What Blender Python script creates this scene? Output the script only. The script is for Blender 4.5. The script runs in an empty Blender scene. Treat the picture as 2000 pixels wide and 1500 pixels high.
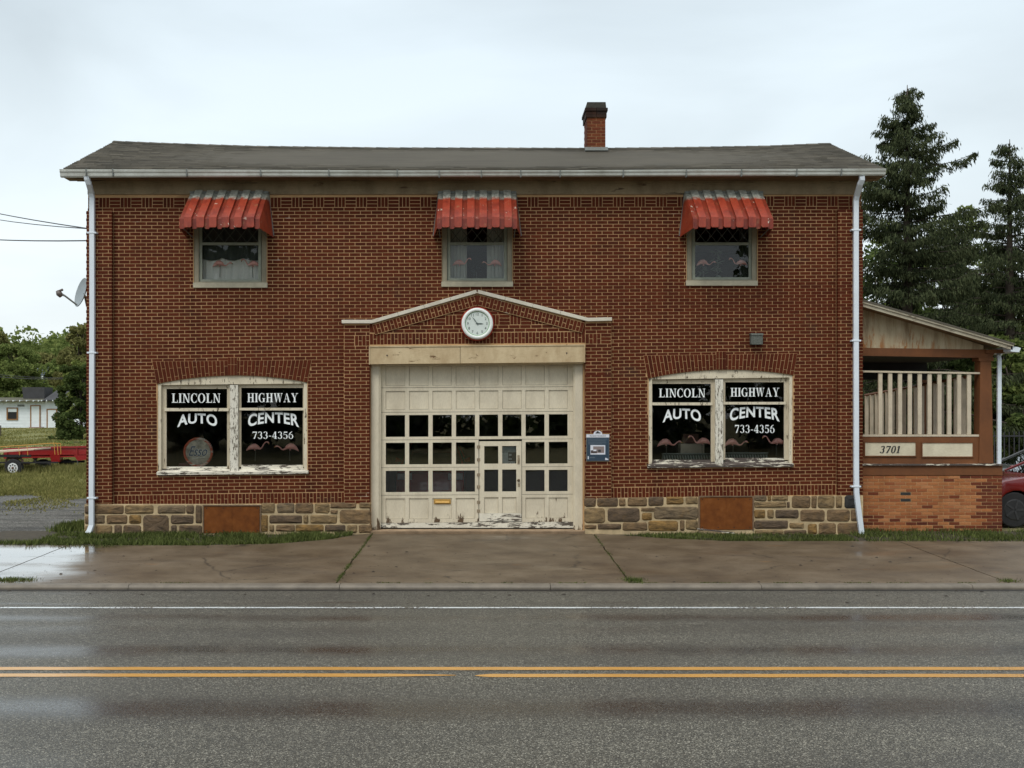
import bpy, bmesh, math, random
import numpy as np
from mathutils import Vector, Matrix, noise
random.seed(7); rng = np.random.default_rng(7)
R = math.radians
SC = bpy.context.scene
COL = SC.collection
# ------------------------------------------------------------------ camera, sky, sun, exposure
F = 2100.0; D = 21.0; CX = 940.0; CY = 800.0; EYE = 2.4
cam = bpy.data.cameras.new('camera'); co = bpy.data.objects.new('camera', cam); COL.objects.link(co)
co.location = (0, -D, EYE); co.rotation_euler = (R(90), 0, 0)
cam.sensor_width = 36; cam.lens = 36*F/2000; cam.shift_x = (1000-CX)/2000; cam.shift_y = (CY-750)/2000
cam.clip_end = 3000; SC.camera = co
world = bpy.data.worlds.new("World"); SC.world = world; world.use_nodes = True
wn = world.node_tree; wn.nodes.clear()
def wnode(t, **k):
    n = wn.nodes.new(t)
    for a, b in k.items(): setattr(n, a, b)
    return n
def build_world():
    L = wn.links
    out = wnode('ShaderNodeOutputWorld'); mix = wnode('ShaderNodeMixShader')
    sky = wnode('ShaderNodeTexSky', sky_type='NISHITA', sun_disc=False, sun_elevation=R(52), sun_rotation=R(200))
    b1 = wnode('ShaderNodeBackground'); b1.inputs['Strength'].default_value = .10
    b2 = wnode('ShaderNodeBackground'); b2.inputs['Strength'].default_value = 1.0
    tc = wnode('ShaderNodeTexCoord'); sep = wnode('ShaderNodeSeparateXYZ')
    mp = wnode('ShaderNodeMapping'); mp.inputs['Scale'].default_value = (1.6, 1.6, 4.2)
    nz = wnode('ShaderNodeTexNoise'); nz.inputs['Scale'].default_value = 1.35; nz.inputs['Detail'].default_value = 6; nz.inputs['Roughness'].default_value = .45
    nz.inputs['Distortion'].default_value = .5
    grad = wnode('ShaderNodeValToRGB')
    e = grad.color_ramp.elements
    e[0].position = 0; e[0].color = (.76, .80, .81, 1); e[1].position = 1; e[1].color = (.92, .96, .99, 1)
    n1 = e.new(.20); n1.color = (.66, .735, .765, 1)
    n2 = e.new(.34); n2.color = (.60, .68, .725, 1)
    ramp = wnode('ShaderNodeMapRange'); ramp.inputs['From Min'].default_value = .36; ramp.inputs['From Max'].default_value = .64
    ramp.inputs['To Min'].default_value = .88; ramp.inputs['To Max'].default_value = 1.13
    mul = wnode('ShaderNodeMix', data_type='RGBA', blend_type='MULTIPLY'); mul.inputs['Factor'].default_value = 1
    L.new(tc.outputs['Generated'], sep.inputs[0]); L.new(sep.outputs['Z'], grad.inputs['Fac'])
    L.new(tc.outputs['Generated'], mp.inputs['Vector']); L.new(mp.outputs[0], nz.inputs['Vector'])
    L.new(nz.outputs['Fac'], ramp.inputs['Value'])
    L.new(grad.outputs[0], mul.inputs['A']); L.new(ramp.outputs[0], mul.inputs['B'])
    L.new(mul.outputs['Result'], b2.inputs['Color']); L.new(sky.outputs[0], b1.inputs['Color'])
    mix.inputs[0].default_value = .90
    L.new(b1.outputs[0], mix.inputs[1]); L.new(b2.outputs[0], mix.inputs[2]); L.new(mix.outputs[0], out.inputs[0])
build_world()
sl = bpy.data.lights.new('sun', 'SUN'); sl.energy = 1.3; sl.angle = R(25); sl.color = (1, .95, .87)
so = bpy.data.objects.new('sun', sl); COL.objects.link(so)
# light comes from high up, in front of the facade and a little from the left
so.rotation_euler = Vector((.28, .62, -.9)).to_track_quat('-Z', 'Y').to_euler()
SC.view_settings.view_transform = 'Standard'; SC.view_settings.look = 'None'
SC.view_settings.exposure = 0.38; SC.view_settings.gamma = 1; SC.view_settings.use_curve_mapping = False
SC.render.engine = 'CYCLES'; SC.cycles.max_bounces = 6; SC.cycles.diffuse_bounces = 3; SC.cycles.glossy_bounces = 3
SC.cycles.transparent_max_bounces = 12

# ------------------------------------------------------------------ helpers
def P(px, py, Y=0.0):
    s = (Y + D)/F
    return ((px-CX)*s, Y, EYE + (CY-py)*s)
def X(px, Y=0.0): return (px-CX)*(Y+D)/F
def Z(py, Y=0.0): return EYE + (CY-py)*(Y+D)/F

def link(o, parent=None):
    COL.objects.link(o)
    if parent is not None: o.parent = parent
    return o
def tag(o, label=None, cat=None, group=None, kind=None):
    if label: o['label'] = label
    if cat: o['category'] = cat
    if group: o['group'] = group
    if kind: o['kind'] = kind
    return o
def thing(name, label, cat, group=None, loc=(0, 0, 0)):
    o = bpy.data.objects.new(name, None); link(o); o.location = loc; o.empty_display_size = .2
    return tag(o, label, cat, group)
def copy_tree(o, parent=None):
    c = o.copy(); COL.objects.link(c)
    if parent is not None: c.parent = parent
    for ch in list(o.children): copy_tree(ch, c)
    return c
def fast_mesh(name, V, Fc, mat=None, parent=None, smooth=False):
    V = np.asarray(V, dtype=np.float32); Fc = np.asarray(Fc, dtype=np.int32); k = Fc.shape[1]
    me = bpy.data.meshes.new(name)
    me.vertices.add(len(V)); me.vertices.foreach_set('co', V.ravel())
    me.loops.add(Fc.size); me.loops.foreach_set('vertex_index', Fc.ravel())
    me.polygons.add(len(Fc)); me.polygons.foreach_set('loop_start', np.arange(0, Fc.size, k, dtype=np.int32))
    me.update(calc_edges=True)
    if smooth: me.polygons.foreach_set('use_smooth', [True]*len(Fc))
    if mat: me.materials.append(mat)
    o = bpy.data.objects.new(name, me); return link(o, parent)

class MB:
    """collects shapes into one mesh"""
    def __init__(s): s.v = []; s.f = []
    def add(s, vs, fs):
        b = len(s.v); s.v += [tuple(p) for p in vs]; s.f += [tuple(i+b for i in f) for f in fs]; return s
    def box(s, x0, x1, y0, y1, z0, z1):
        if x0 > x1: x0, x1 = x1, x0
        if y0 > y1: y0, y1 = y1, y0
        if z0 > z1: z0, z1 = z1, z0
        return s.add([(x0,y0,z0),(x1,y0,z0),(x1,y1,z0),(x0,y1,z0),(x0,y0,z1),(x1,y0,z1),(x1,y1,z1),(x0,y1,z1)],
              [(0,3,2,1),(4,5,6,7),(0,1,5,4),(1,2,6,5),(2,3,7,6),(3,0,4,7)])
    def prism(s, pts, y0, y1):          # pts: (x,z) outline, extruded along y
        n = len(pts)
        if sum(pts[i][0]*pts[(i+1) % n][1]-pts[(i+1) % n][0]*pts[i][1] for i in range(n)) < 0: pts = pts[::-1]
        vs = [(x, y0, z) for x, z in pts] + [(x, y1, z) for x, z in pts]
        fs = [tuple(range(n)), tuple(range(2*n-1, n-1, -1))]
        fs += [(i, i+n, (i+1) % n+n, (i+1) % n) for i in range(n)]
        return s.add(vs, fs)
    def prism_x(s, pts, x0, x1):        # pts: (y,z)
        n = len(pts)
        if sum(pts[i][0]*pts[(i+1) % n][1]-pts[(i+1) % n][0]*pts[i][1] for i in range(n)) < 0: pts = pts[::-1]
        vs = [(x1, y, z) for y, z in pts] + [(x0, y, z) for y, z in pts]
        fs = [tuple(range(n)), tuple(range(2*n-1, n-1, -1))] + [(i, i+n, (i+1) % n+n, (i+1) % n) for i in range(n)]
        return s.add(vs, fs)
    def prism_z(s, pts, z0, z1):        # pts: (x,y)
        n = len(pts)
        if sum(pts[i][0]*pts[(i+1) % n][1]-pts[(i+1) % n][0]*pts[i][1] for i in range(n)) < 0: pts = pts[::-1]
        vs = [(x, y, z1) for x, y in pts] + [(x, y, z0) for x, y in pts]
        fs = [tuple(range(n)), tuple(range(2*n-1, n-1, -1))] + [(i, i+n, (i+1) % n+n, (i+1) % n) for i in range(n)]
        return s.add(vs, fs)
    def tube(s, pts, r, n=8, cap=True, sq=None):     # swept round section; r number or list; sq=(a,b) elliptical scale
        pts = [Vector(p) for p in pts]; m = len(pts)
        rr = r if isinstance(r, (list, tuple)) else [r]*m
        base = len(s.v); up = None
        for i, p in enumerate(pts):
            t = (pts[min(i+1, m-1)]-pts[max(i-1, 0)]).normalized()
            a = Vector((0, 1, 0)) if abs(t.y) < .9 else Vector((0, 0, 1))
            u = t.cross(a).normalized(); w = u.cross(t).normalized()
            qa, qb = sq if sq else (1, 1)
            for k in range(n):
                an = 2*math.pi*k/n
                s.v.append(tuple(p + u*math.cos(an)*rr[i]*qa + w*math.sin(an)*rr[i]*qb))
        for i in range(m-1):
            for k in range(n):
                a0 = base+i*n+k; a1 = base+i*n+(k+1) % n
                s.f.append((a0, a1, a1+n, a0+n))
        if cap:
            s.f.append(tuple(base+k for k in range(n-1, -1, -1))); s.f.append(tuple(base+(m-1)*n+k for k in range(n)))
        return s
    def obox(s, c, ax, ay, az):         # oriented box: centre and three half-axis vectors
        c = Vector(c); ax = Vector(ax); ay = Vector(ay); az = Vector(az)
        vs = [c+sx*ax+sy*ay+sz*az for sz in (-1, 1) for sx, sy in ((-1, -1), (1, -1), (1, 1), (-1, 1))]
        return s.add(vs, [(0,3,2,1),(4,5,6,7),(0,1,5,4),(1,2,6,5),(2,3,7,6),(3,0,4,7)])
    def build(s, name, mat, parent=None, smooth=False, warp=None, bevel=0, origin=None):
        me = bpy.data.meshes.new(name); vs = s.v
        if warp: vs = [warp(*p) for p in vs]
        if origin is not None: vs = [(a-origin[0], b-origin[1], c-origin[2]) for a, b, c in vs]
        me.from_pydata(vs, [], s.f); me.update()
        if mat: me.materials.append(mat)
        if smooth: me.polygons.foreach_set('use_smooth', [True]*len(me.polygons))
        o = bpy.data.objects.new(name, me); link(o, parent)
        if origin is not None: o.location = origin
        if bevel:
            m = o.modifiers.new('b', 'BEVEL'); m.width = bevel; m.segments = 2; m.limit_method = 'ANGLE'; m.angle_limit = R(40)
        return o
def box(name, mat, parent, *a, **k): return MB().box(*a).build(name, mat, parent, **k)
def part(o, label): o['label'] = label; return o

def filled(name, outer, holes, y0, y1, mat, parent=None):
    """flat outline with holes, extruded along y (for walls)"""
    cu = bpy.data.curves.new(name, 'CURVE'); cu.dimensions = '2D'; cu.fill_mode = 'BOTH'; cu.extrude = abs(y1-y0)/2
    for loop in [outer]+holes:
        sp = cu.splines.new('POLY'); sp.points.add(len(loop)-1)
        for p, (x, z) in zip(sp.points, loop): p.co = (x, z, 0, 1)
        sp.use_cyclic_u = True
    t = bpy.data.objects.new(name, cu); COL.objects.link(t)
    dg = bpy.context.evaluated_depsgraph_get(); me = bpy.data.meshes.new_from_object(t.evaluated_get(dg))
    bpy.data.objects.remove(t); bpy.data.curves.remove(cu)
    me.transform(Matrix.Rotation(R(90), 4, 'X')); me.transform(Matrix.Translation((0, (y0+y1)/2, 0)))
    me.materials.clear(); me.materials.append(mat); me.name = name
    return link(bpy.data.objects.new(name, me), parent)

# ------------------------------------------------------------------ materials
class NT:
    def __init__(s, name):
        s.m = bpy.data.materials.new(name); s.m.use_nodes = True; s.t = s.m.node_tree
        s.b = s.t.nodes['Principled BSDF']; s.out = s.t.nodes['Material Output']; s.L = s.t.links
        s._pos = None
    def n(s, t, **k):
        x = s.t.nodes.new(t)
        for a, b in k.items():
            setattr(x, a, b)
        return x
    def setin(s, x, **k):
        for a, b in k.items():
            a = a.replace('_', ' ')
            if hasattr(b, 'is_output') or isinstance(b, bpy.types.NodeSocket): s.L.new(b, x.inputs[a])
            else: x.inputs[a].default_value = b
        return x
    def pos(s):
        if s._pos is None: s._pos = s.n('ShaderNodeNewGeometry').outputs['Position']
        return s._pos
    def obj(s): return s.n('ShaderNodeTexCoord').outputs['Object']
    def vec(s, v, scale=(1, 1, 1), loc=(0, 0, 0)):
        m = s.n('ShaderNodeMapping'); s.L.new(v, m.inputs['Vector']); m.inputs['Scale'].default_value = scale; m.inputs['Location'].default_value = loc
        return m.outputs[0]
    def noise(s, scale, detail=3, rough=.5, v=None, dist=0, out='Fac'):
        x = s.n('ShaderNodeTexNoise'); s.L.new(v or s.pos(), x.inputs['Vector'])
        x.inputs['Scale'].default_value = scale; x.inputs['Detail'].default_value = detail; x.inputs['Roughness'].default_value = rough; x.inputs['Distortion'].default_value = dist
        return x.outputs[out]
    def ramp(s, v, *stops, interp='LINEAR'):
        x = s.n('ShaderNodeValToRGB'); s.L.new(v, x.inputs[0]); x.color_ramp.interpolation = interp
        e = x.color_ramp.elements
        def c4(c): return (c, c, c, 1) if not hasattr(c, '__len__') else (*c[:3], 1)
        e[0].position, e[0].color = stops[0][0], c4(stops[0][1]); e[1].position, e[1].color = stops[-1][0], c4(stops[-1][1])
        for p, c in stops[1:-1]: q = e.new(p); q.color = c4(c)
        return x.outputs[0]
    def mix(s, f, a, b, mode='MIX'):
        x = s.n('ShaderNodeMix'); x.data_type = 'RGBA'; x.blend_type = mode
        for i, v in ((0, f), (6, a), (7, b)):
            if isinstance(v, bpy.types.NodeSocket): s.L.new(v, x.inputs[i])
            elif hasattr(v, '__len__'): x.inputs[i].default_value = (*v[:3], 1)
            else: x.inputs[i].default_value = v if i == 0 else (v, v, v, 1)
        return x.outputs[2]
    def math(s, op, a, b=None, c=None, clamp=False):
        x = s.n('ShaderNodeMath'); x.operation = op; x.use_clamp = clamp
        for i, v in enumerate((a, b, c)):
            if v is None: continue
            if isinstance(v, bpy.types.NodeSocket): s.L.new(v, x.inputs[i])
            else: x.inputs[i].default_value = v
        return x.outputs[0]
    def bump(s, h, strength=.3, dist=.01):
        x = s.n('ShaderNodeBump'); s.L.new(h, x.inputs['Height']); x.inputs['Strength'].default_value = strength; x.inputs['Distance'].default_value = dist
        s.L.new(x.outputs[0], s.b.inputs['Normal']); return x
    def sep(s, v=None):
        x = s.n('ShaderNodeSeparateXYZ'); s.L.new(v or s.pos(), x.inputs[0]); return x.outputs
    def rnd(s):
        g = s.n('ShaderNodeNewGeometry').outputs['Random Per Island']; o = s.n('ShaderNodeObjectInfo').outputs['Random']
        return s.math('FRACT', s.math('ADD', g, o))
    def base(s, c):
        if isinstance(c, bpy.types.NodeSocket): s.L.new(c, s.b.inputs['Base Color'])
        else: s.b.inputs['Base Color'].default_value = (*c[:3], 1)
        return s
    def rough(s, r):
        if isinstance(r, bpy.types.NodeSocket): s.L.new(r, s.b.inputs['Roughness'])
        else: s.b.inputs['Roughness'].default_value = r
        return s

def plain(name, c, rough=.6, var=.18, scale=6, metal=0, bump=0, spec=.5, fine=60):
    t = NT(name)
    a = tuple(x*(1-var) for x in c); b = tuple(min(1, x*(1+var)) for x in c)
    n1 = t.noise(scale, 5, .6); col = t.ramp(n1, (.3, a), (.7, b)); t.base(col).rough(rough)
    t.b.inputs['Metallic'].default_value = metal; t.b.inputs['Specular IOR Level'].default_value = spec
    if bump: t.bump(t.noise(fine, 4, .6), bump, .005)
    return t.m
def brick_mat(name, cols, stain=(.042, .026, .018), stain_amt=.60, rough=.75, spec=.12):
    t = NT(name); r = t.rnd(); k = len(cols)
    col = t.ramp(r, *[(i/(k-1), c) for i, c in enumerate(cols)])
    col = t.mix(t.ramp(t.noise(45, 4, .7), (.35, 0), (.75, .45)), col, tuple(x*.45 for x in cols[0]))
    big = t.noise(.9, 5, .65, dist=.4)
    col = t.mix(t.ramp(big, (stain_amt, 0), (stain_amt+.12, .6)), col, stain)
    run = t.noise(2.4, 6, .65, v=t.vec(t.pos(), (1.3, 1, .16), (5, 0, 0)))
    col = t.mix(t.ramp(run, (.52, 0), (.72, .55)), col, tuple(x*.38 for x in cols[0]))
    # lime bloom and scuffs
    col = t.mix(t.ramp(t.noise(7, 6, .75), (.70, 0), (.78, .35)), col, (.32, .25, .2))
    t.base(col).rough(rough); t.b.inputs['Specular IOR Level'].default_value = spec
    t.bump(t.noise(90, 3, .6), .35, .004)
    return t.m
def paint_mat(name, paint, under, amt=.62, scale=9, vert=False, rough=.6, dirt=(.16, .11, .06), dirt_amt=.35, low=None):
    """flaking paint over old wood: amt = noise level above which the wood shows; low=(z0,z1,gain): more flaking near z0"""
    t = NT(name); v = t.pos()
    v1 = t.vec(v, (1, 1, .22) if vert else (.22, 1, 1))
    n1 = t.noise(scale, 8, .72, v=v1, dist=.3)
    if low:
        mr = t.n('ShaderNodeMapRange'); t.L.new(t.sep()[2], mr.inputs[0])
        mr.inputs[1].default_value = low[0]; mr.inputs[2].default_value = low[1]; mr.inputs[3].default_value = low[2]; mr.inputs[4].default_value = 0
        n1 = t.math('ADD', n1, mr.outputs[0])
    mask = t.ramp(n1, (amt, 0), (amt+.025, 1))
    d = t.ramp(t.noise(2.2, 6, .7, v=t.vec(v, (1, 1, .5))), (.42, 0), (.8, dirt_amt))
    pc = t.mix(d, paint, dirt)
    pc = t.mix(t.ramp(t.noise(70, 3, .6, v=v1), (.35, .12), (.6, 0)), pc, dirt)
    uc = t.mix(t.noise(30, 5, .7, v=v1), tuple(x*.45 for x in under), tuple(min(1, x*1.3) for x in under))
    t.base(t.mix(mask, pc, uc)).rough(rough); t.b.inputs['Specular IOR Level'].default_value = .2
    inv = t.math('SUBTRACT', 1, mask); t.bump(t.math('ADD', inv, t.math('MULTIPLY', n1, .4)), .5, .004)
    return t.m

M = {}
def mortar_mat():
    t = NT('mortar'); v = t.pos()
    c = t.ramp(t.noise(1.6, 6, .65), (.3, (.34, .205, .105)), (.5, (.49, .30, .15)), (.7, (.55, .345, .18)))
    c = t.mix(t.ramp(t.noise(2.6, 7, .7, v=t.vec(v, (.55, 1, 1.5), (2, 0, 6))), (.635, 0), (.68, .85)), c, (.68, .58, .45))
    t.base(c).rough(.9); t.b.inputs['Specular IOR Level'].default_value = .1; t.bump(t.noise(60, 4, .6), .3, .005); return t.m
M['mortar'] = mortar_mat()
M['mortar_stone'] = plain('stone_mortar', (.48, .37, .22), .9, .3, 6, bump=.5, spec=.1)
M['brick'] = brick_mat('red_brown_brick', [(.086, .0175, .0070), (.098, .0200, .0076), (.108, .0225, .0082), (.091, .0185, .0072), (.072, .0155, .0067), (.116, .0250, .0092), (.100, .0205, .0078), (.080, .0168, .0072)])
M['brick_side'] = None
M['orange_brick'] = brick_mat('orange_brick', [(.38, .14, .052), (.48, .20, .08), (.42, .165, .062), (.32, .105, .042), (.50, .22, .095), (.27, .085, .036), (.45, .18, .07)], stain_amt=.72)
M['brick_porch_edge'] = brick_mat('brown_brick', [(.13, .035, .02), (.2, .055, .025), (.1, .028, .018)], stain_amt=.7)
M['cream'] = paint_mat('cream_paint', (.70, .63, .485), (.13, .085, .05), .675, 8, True, low=(.0, .5, .235))
M['crackled'] = paint_mat('crackled_white_paint', (.76, .73, .63), (.15, .125, .09), .535, 34, True)
M['cream_peel'] = paint_mat('peeling_cream_paint', (.70, .63, .48), (.12, .09, .06), .575, 20, True)
M['cream_sash'] = paint_mat('sash_paint', (.57, .50, .37), (.13, .10, .065), .60, 18, True)
M['sill_peel'] = paint_mat('peeling_sill_paint', (.78, .74, .62), (.12, .10, .08), .53, 15, False)
M['sill_bare'] = paint_mat('weathered_sill', (.74, .70, .58), (.10, .08, .07), .44, 15, False)
M['beam'] = paint_mat('beam_paint', (.60, .48, .30), (.20, .12, .06), .615, 12, False, dirt=(.26, .15, .06), dirt_amt=.8)
M['frieze'] = paint_mat('frieze_paint', (.26, .20, .12), (.09, .06, .035), .62, 9, False, dirt=(.09, .06, .03), dirt_amt=.85)
M['soffit'] = paint_mat('soffit_paint', (.20, .13, .07), (.08, .045, .025), .62, 5, False, dirt=(.08, .045, .02), dirt_amt=.8)
M['gutter'] = paint_mat('gutter_metal', (.62, .64, .60), (.30, .28, .22), .66, 5, False, dirt=(.20, .18, .13), dirt_amt=.6, rough=.4)
M['spout'] = plain('white_downspout', (.70, .76, .82), .35, .05, 3)
M['window_frame'] = paint_mat('olive_window_frame', (.33, .295, .215), (.10, .08, .05), .66, 9, True, dirt=(.07,.055,.035), dirt_amt=.6)
M['storm'] = plain('storm_frame', (.27, .285, .225), .5, .12, 8)
M['stone_sill'] = plain('stone_sill', (.42, .38, .28), .8, .15, 9, bump=.4)
M['coping'] = paint_mat('coping_stone', (.66, .62, .52), (.22, .18, .12), .66, 9, False)
M['shingle'] = None
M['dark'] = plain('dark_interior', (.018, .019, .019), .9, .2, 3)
M['black'] = plain('black_rubber', (.012, .012, .013), .75, .2, 12)
M['rust_sheet'] = None
M['lead'] = plain('lead_came', (.10, .115, .10), .5, .1, 9)
M['white_print'] = plain('white_lettering', (.82, .86, .86), .5, .04, 30)
M['black_print'] = plain('black_lettering', (.03, .03, .03), .5, .1, 30)
M['flamingo'] = None
M['beak'] = plain('yellow_beak', (.55, .30, .08), .5, .1, 30)
M['beak_tip'] = plain('black_beak_tip', (.03, .02, .02), .5, .1, 30)
M['wire'] = plain('dark_wire', (.03, .03, .035), .6, .1, 5)
M['grey_metal'] = plain('weathered_grey_metal', (.14, .15, .14), .55, .3, 25, bump=.2)
M['brown_wood'] = paint_mat('brown_painted_wood', (.19, .075, .03), (.07, .045, .03), .64, 8, False, dirt=(.07, .035, .02), dirt_amt=.7)
M['baluster'] = plain('cream_baluster', (.56, .48, .36), .6, .12, 5)
M['cream_panel'] = paint_mat('cream_panel_paint', (.70, .64, .48), (.22, .15, .09), .70, 6, False)
M['gable'] = None

def shingle_mat():
    t = NT('grey_asphalt_shingle'); r = t.rnd()
    c = t.ramp(r, (0, (.044, .040, .030)), (.5, (.086, .077, .058)), (1, (.14, .125, .098)))
    c = t.mix(t.ramp(t.noise(2.6, 5, .6, v=t.vec(t.pos(), (.35, 6, 6))), (.4, 0), (.65, .55)), c, (.125, .11, .085))
    c = t.mix(t.ramp(t.noise(.8, 5, .6), (.4, 0), (.75, .35)), c, (.04, .037, .03))
    c = t.mix(t.ramp(t.noise(220, 2, .6), (.4, .25), (.65, 0)), c, (.02, .02, .018))
    t.base(c).rough(.85); t.b.inputs['Specular IOR Level'].default_value = .2; t.bump(t.noise(180, 2, .6), .4, .003); return t.m
M['shingle'] = shingle_mat()
def rust_mat():
    t = NT('rusty_sheet_metal')
    c = t.ramp(t.noise(5, 7, .7), (.3, (.11, .034, .009)), (.55, (.18, .058, .013)), (.75, (.24, .088, .024)))
    c = t.mix(t.ramp(t.noise(40, 4, .7), (.5, 0), (.8, .5)), c, (.10, .04, .02))
    t.base(c).rough(.8); t.b.inputs['Specular IOR Level'].default_value = .15; t.bump(t.noise(60, 3, .6), .2, .003); return t.m
M['rust_sheet'] = rust_mat()
def gable_mat():
    t = NT('rust_streaked_board')
    v = t.vec(t.pos(), (1, 1, .12))
    c = t.ramp(t.noise(7, 8, .72, v=v), (.35, (.24, .17, .10)), (.5, (.42, .34, .22)), (.7, (.50, .42, .29)))
    streak = t.math('MULTIPLY', t.ramp(t.noise(5.5, 6, .75, v=t.vec(t.pos(), (1, 1, .22), (3, 0, 1))), (.50, 0), (.58, 1)), t.ramp(t.noise(.9, 2), (.42, 0), (.6, 1)))
    c = t.mix(streak, c, (.30, .12, .03)); t.base(c).rough(.8); return t.m
M['gable'] = gable_mat()
def flamingo_mat():
    t = NT('faded_pink_plastic')
    c = t.ramp(t.noise(22, 3, .5), (.3, (.86, .36, .30)), (.7, (.93, .52, .45)))
    t.base(c).rough(.45); return t.m
M['flamingo'] = flamingo_mat()
def glass_mat(name, fac=.07, tint=(.92, .95, .93), rough=.005, dirty=.02):
    t = NT(name); t.t.nodes.remove(t.b)
    tr = t.n('ShaderNodeBsdfTransparent'); tr.inputs[0].default_value = (*tint, 1)
    gl = t.n('ShaderNodeBsdfGlossy'); gl.inputs['Roughness'].default_value = rough
    df = t.n('ShaderNodeBsdfDiffuse'); df.inputs[0].default_value = (.25, .26, .24, 1)
    fr = t.n('ShaderNodeFresnel'); fr.inputs[0].default_value = 1.5
    nz = t.noise(1.7, 3, .5); bp = t.n('ShaderNodeBump'); bp.inputs['Strength'].default_value = .05; bp.inputs['Distance'].default_value = .02
    t.L.new(nz, bp.inputs['Height']); t.L.new(bp.outputs[0], gl.inputs['Normal'])
    m1 = t.n('ShaderNodeMixShader'); m2 = t.n('ShaderNodeMixShader')
    f = t.math('MULTIPLY', fr.outputs[0], fac/.04, clamp=True)
    t.L.new(f, m1.inputs[0]); t.L.new(tr.outputs[0], m1.inputs[1]); t.L.new(gl.outputs[0], m1.inputs[2])
    dirt = t.ramp(t.noise(6, 6, .7), (.5, 0), (.8, dirty*1.2))
    t.L.new(dirt, m2.inputs[0]); t.L.new(m1.outputs[0], m2.inputs[1]); t.L.new(df.outputs[0], m2.inputs[2])
    t.L.new(m2.outputs[0], t.out.inputs[0]); return t.m
M['glass'] = glass_mat('window_glass', .05, (.97, .98, .975))
M['car_glass'] = glass_mat('car_glass', .08, (.35, .38, .37))
def leaf_mat(name, c0, c1, trans=.25):
    t = NT(name); t.t.nodes.remove(t.b)
    r = t.n('ShaderNodeNewGeometry').outputs['Random Per Island']
    c = t.ramp(r, (0, c0), (1, c1))
    c = t.mix(t.ramp(t.noise(.8, 3), (.35, .35), (.65, 0)), c, tuple(x*.6 for x in c0))
    d = t.n('ShaderNodeBsdfDiffuse'); tl = t.n('ShaderNodeBsdfTranslucent'); m = t.n('ShaderNodeMixShader'); m.inputs[0].default_value = trans
    t.L.new(c, d.inputs[0]); t.L.new(c, tl.inputs[0]); t.L.new(d.outputs[0], m.inputs[1]); t.L.new(tl.outputs[0], m.inputs[2])
    t.L.new(m.outputs[0], t.out.inputs[0]); return t.m
M['needle'] = leaf_mat('spruce_needles', (.018, .027, .015), (.12, .14, .07), .2)
M['leaf_dark'] = leaf_mat('dark_leaves', (.034, .055, .018), (.14, .18, .06), .3)
M['leaf_mid'] = leaf_mat('green_leaves', (.09, .13, .037), (.29, .34, .11), .4)
M['leaf_light'] = leaf_mat('light_leaves', (.13, .17, .04), (.34, .38, .13))
M['leaf_brown'] = leaf_mat('olive_leaves', (.13, .14, .045), (.34, .32, .13), .4)
M['grass'] = leaf_mat('grass_blades', (.03, .048, .014), (.24, .28, .09), .4)
M['grass_dry'] = leaf_mat('dry_grass_blades', (.13, .14, .04), (.36, .33, .13))
M['bark'] = plain('bark', (.06, .045, .035), .9, .3, 12, bump=.5, fine=25)

def concrete_mat():
    t = NT('wet_concrete'); v = t.pos(); s = t.sep()
    c = t.ramp(t.noise(1.3, 8, .62), (.3, (.085, .058, .034)), (.5, (.14, .102, .062)), (.72, (.20, .152, .10)))
    c = t.mix(t.ramp(t.noise(.55, 6, .7, v=t.vec(v, (.6, 1.6, 1)), dist=.8), (.52, 0), (.68, .6)), c, (.065, .047, .032))
    c = t.mix(t.ramp(t.noise(160, 3, .7), (.4, .4), (.6, 0)), c, (.05, .04, .03))
    c = t.mix(t.ramp(t.noise(26, 3, .5, v=t.vec(v, (1, .7, 1))), (.735, 0), (.76, .85)), c, (.02, .018, .014))     # dark spots
    c = t.mix(t.ramp(t.noise(3.1, 5, .6, v=t.vec(v, (.5, 1.3, 1), (4, 2, 0))), (.66, 0), (.74, .5)), c, (.22, .105, .035))   # rust tint
    cr = t.n('ShaderNodeTexVoronoi'); cr.feature = 'DISTANCE_TO_EDGE'; cr.inputs['Scale'].default_value = .33
    wv = t.n('ShaderNodeVectorMath'); wv.operation = 'ADD'; t.L.new(v, wv.inputs[0]); sc_ = t.n('ShaderNodeVectorMath'); sc_.operation = 'SCALE'; sc_.inputs['Scale'].default_value = .35
    t.L.new(t.noise(2.2, 6, .7, out='Color'), sc_.inputs[0]); t.L.new(sc_.outputs[0], wv.inputs[1]); t.L.new(wv.outputs[0], cr.inputs['Vector'])
    crack = t.math('MULTIPLY', t.ramp(cr.outputs['Distance'], (.002, 1), (.007, 0)), t.ramp(t.noise(.7, 3), (.5, 0), (.58, .8)))
    c = t.mix(crack, c, (.018, .015, .011))
    t.base(c)
    # the film of rain water: smooth where it stands
    w = t.noise(.7, 5, .6, v=t.vec(v, (.5, 1.4, 1)), dist=.3)
    edge = t.n('ShaderNodeMapRange'); t.L.new(s[0], edge.inputs[0]); edge.inputs[1].default_value = -7.0; edge.inputs[2].default_value = -6.0; edge.inputs[3].default_value = .27; edge.inputs[4].default_value = 0
    wet = t.math('ADD', w, edge.outputs[0])
    t.rough(t.ramp(wet, (.38, .60), (.64, .42), (.84, .09)))
    t.b.inputs['IOR'].default_value = 1.42
    cw = t.ramp(wet, (.58, 0), (.84, 1)); t.L.new(cw, t.b.inputs['Coat Weight']); t.b.inputs['Coat Roughness'].default_value = .04; t.b.inputs['Coat IOR'].default_value = 1.5
    amt = t.math('MULTIPLY', t.ramp(wet, (.5, 1), (.85, .08)), t.noise(70, 4, .6))
    t.bump(amt, .35, .006); return t.m
M['concrete'] = concrete_mat()
M['kerb'] = plain('kerb_concrete', (.165, .14, .108), .6, .25, 4, bump=.5)
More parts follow.
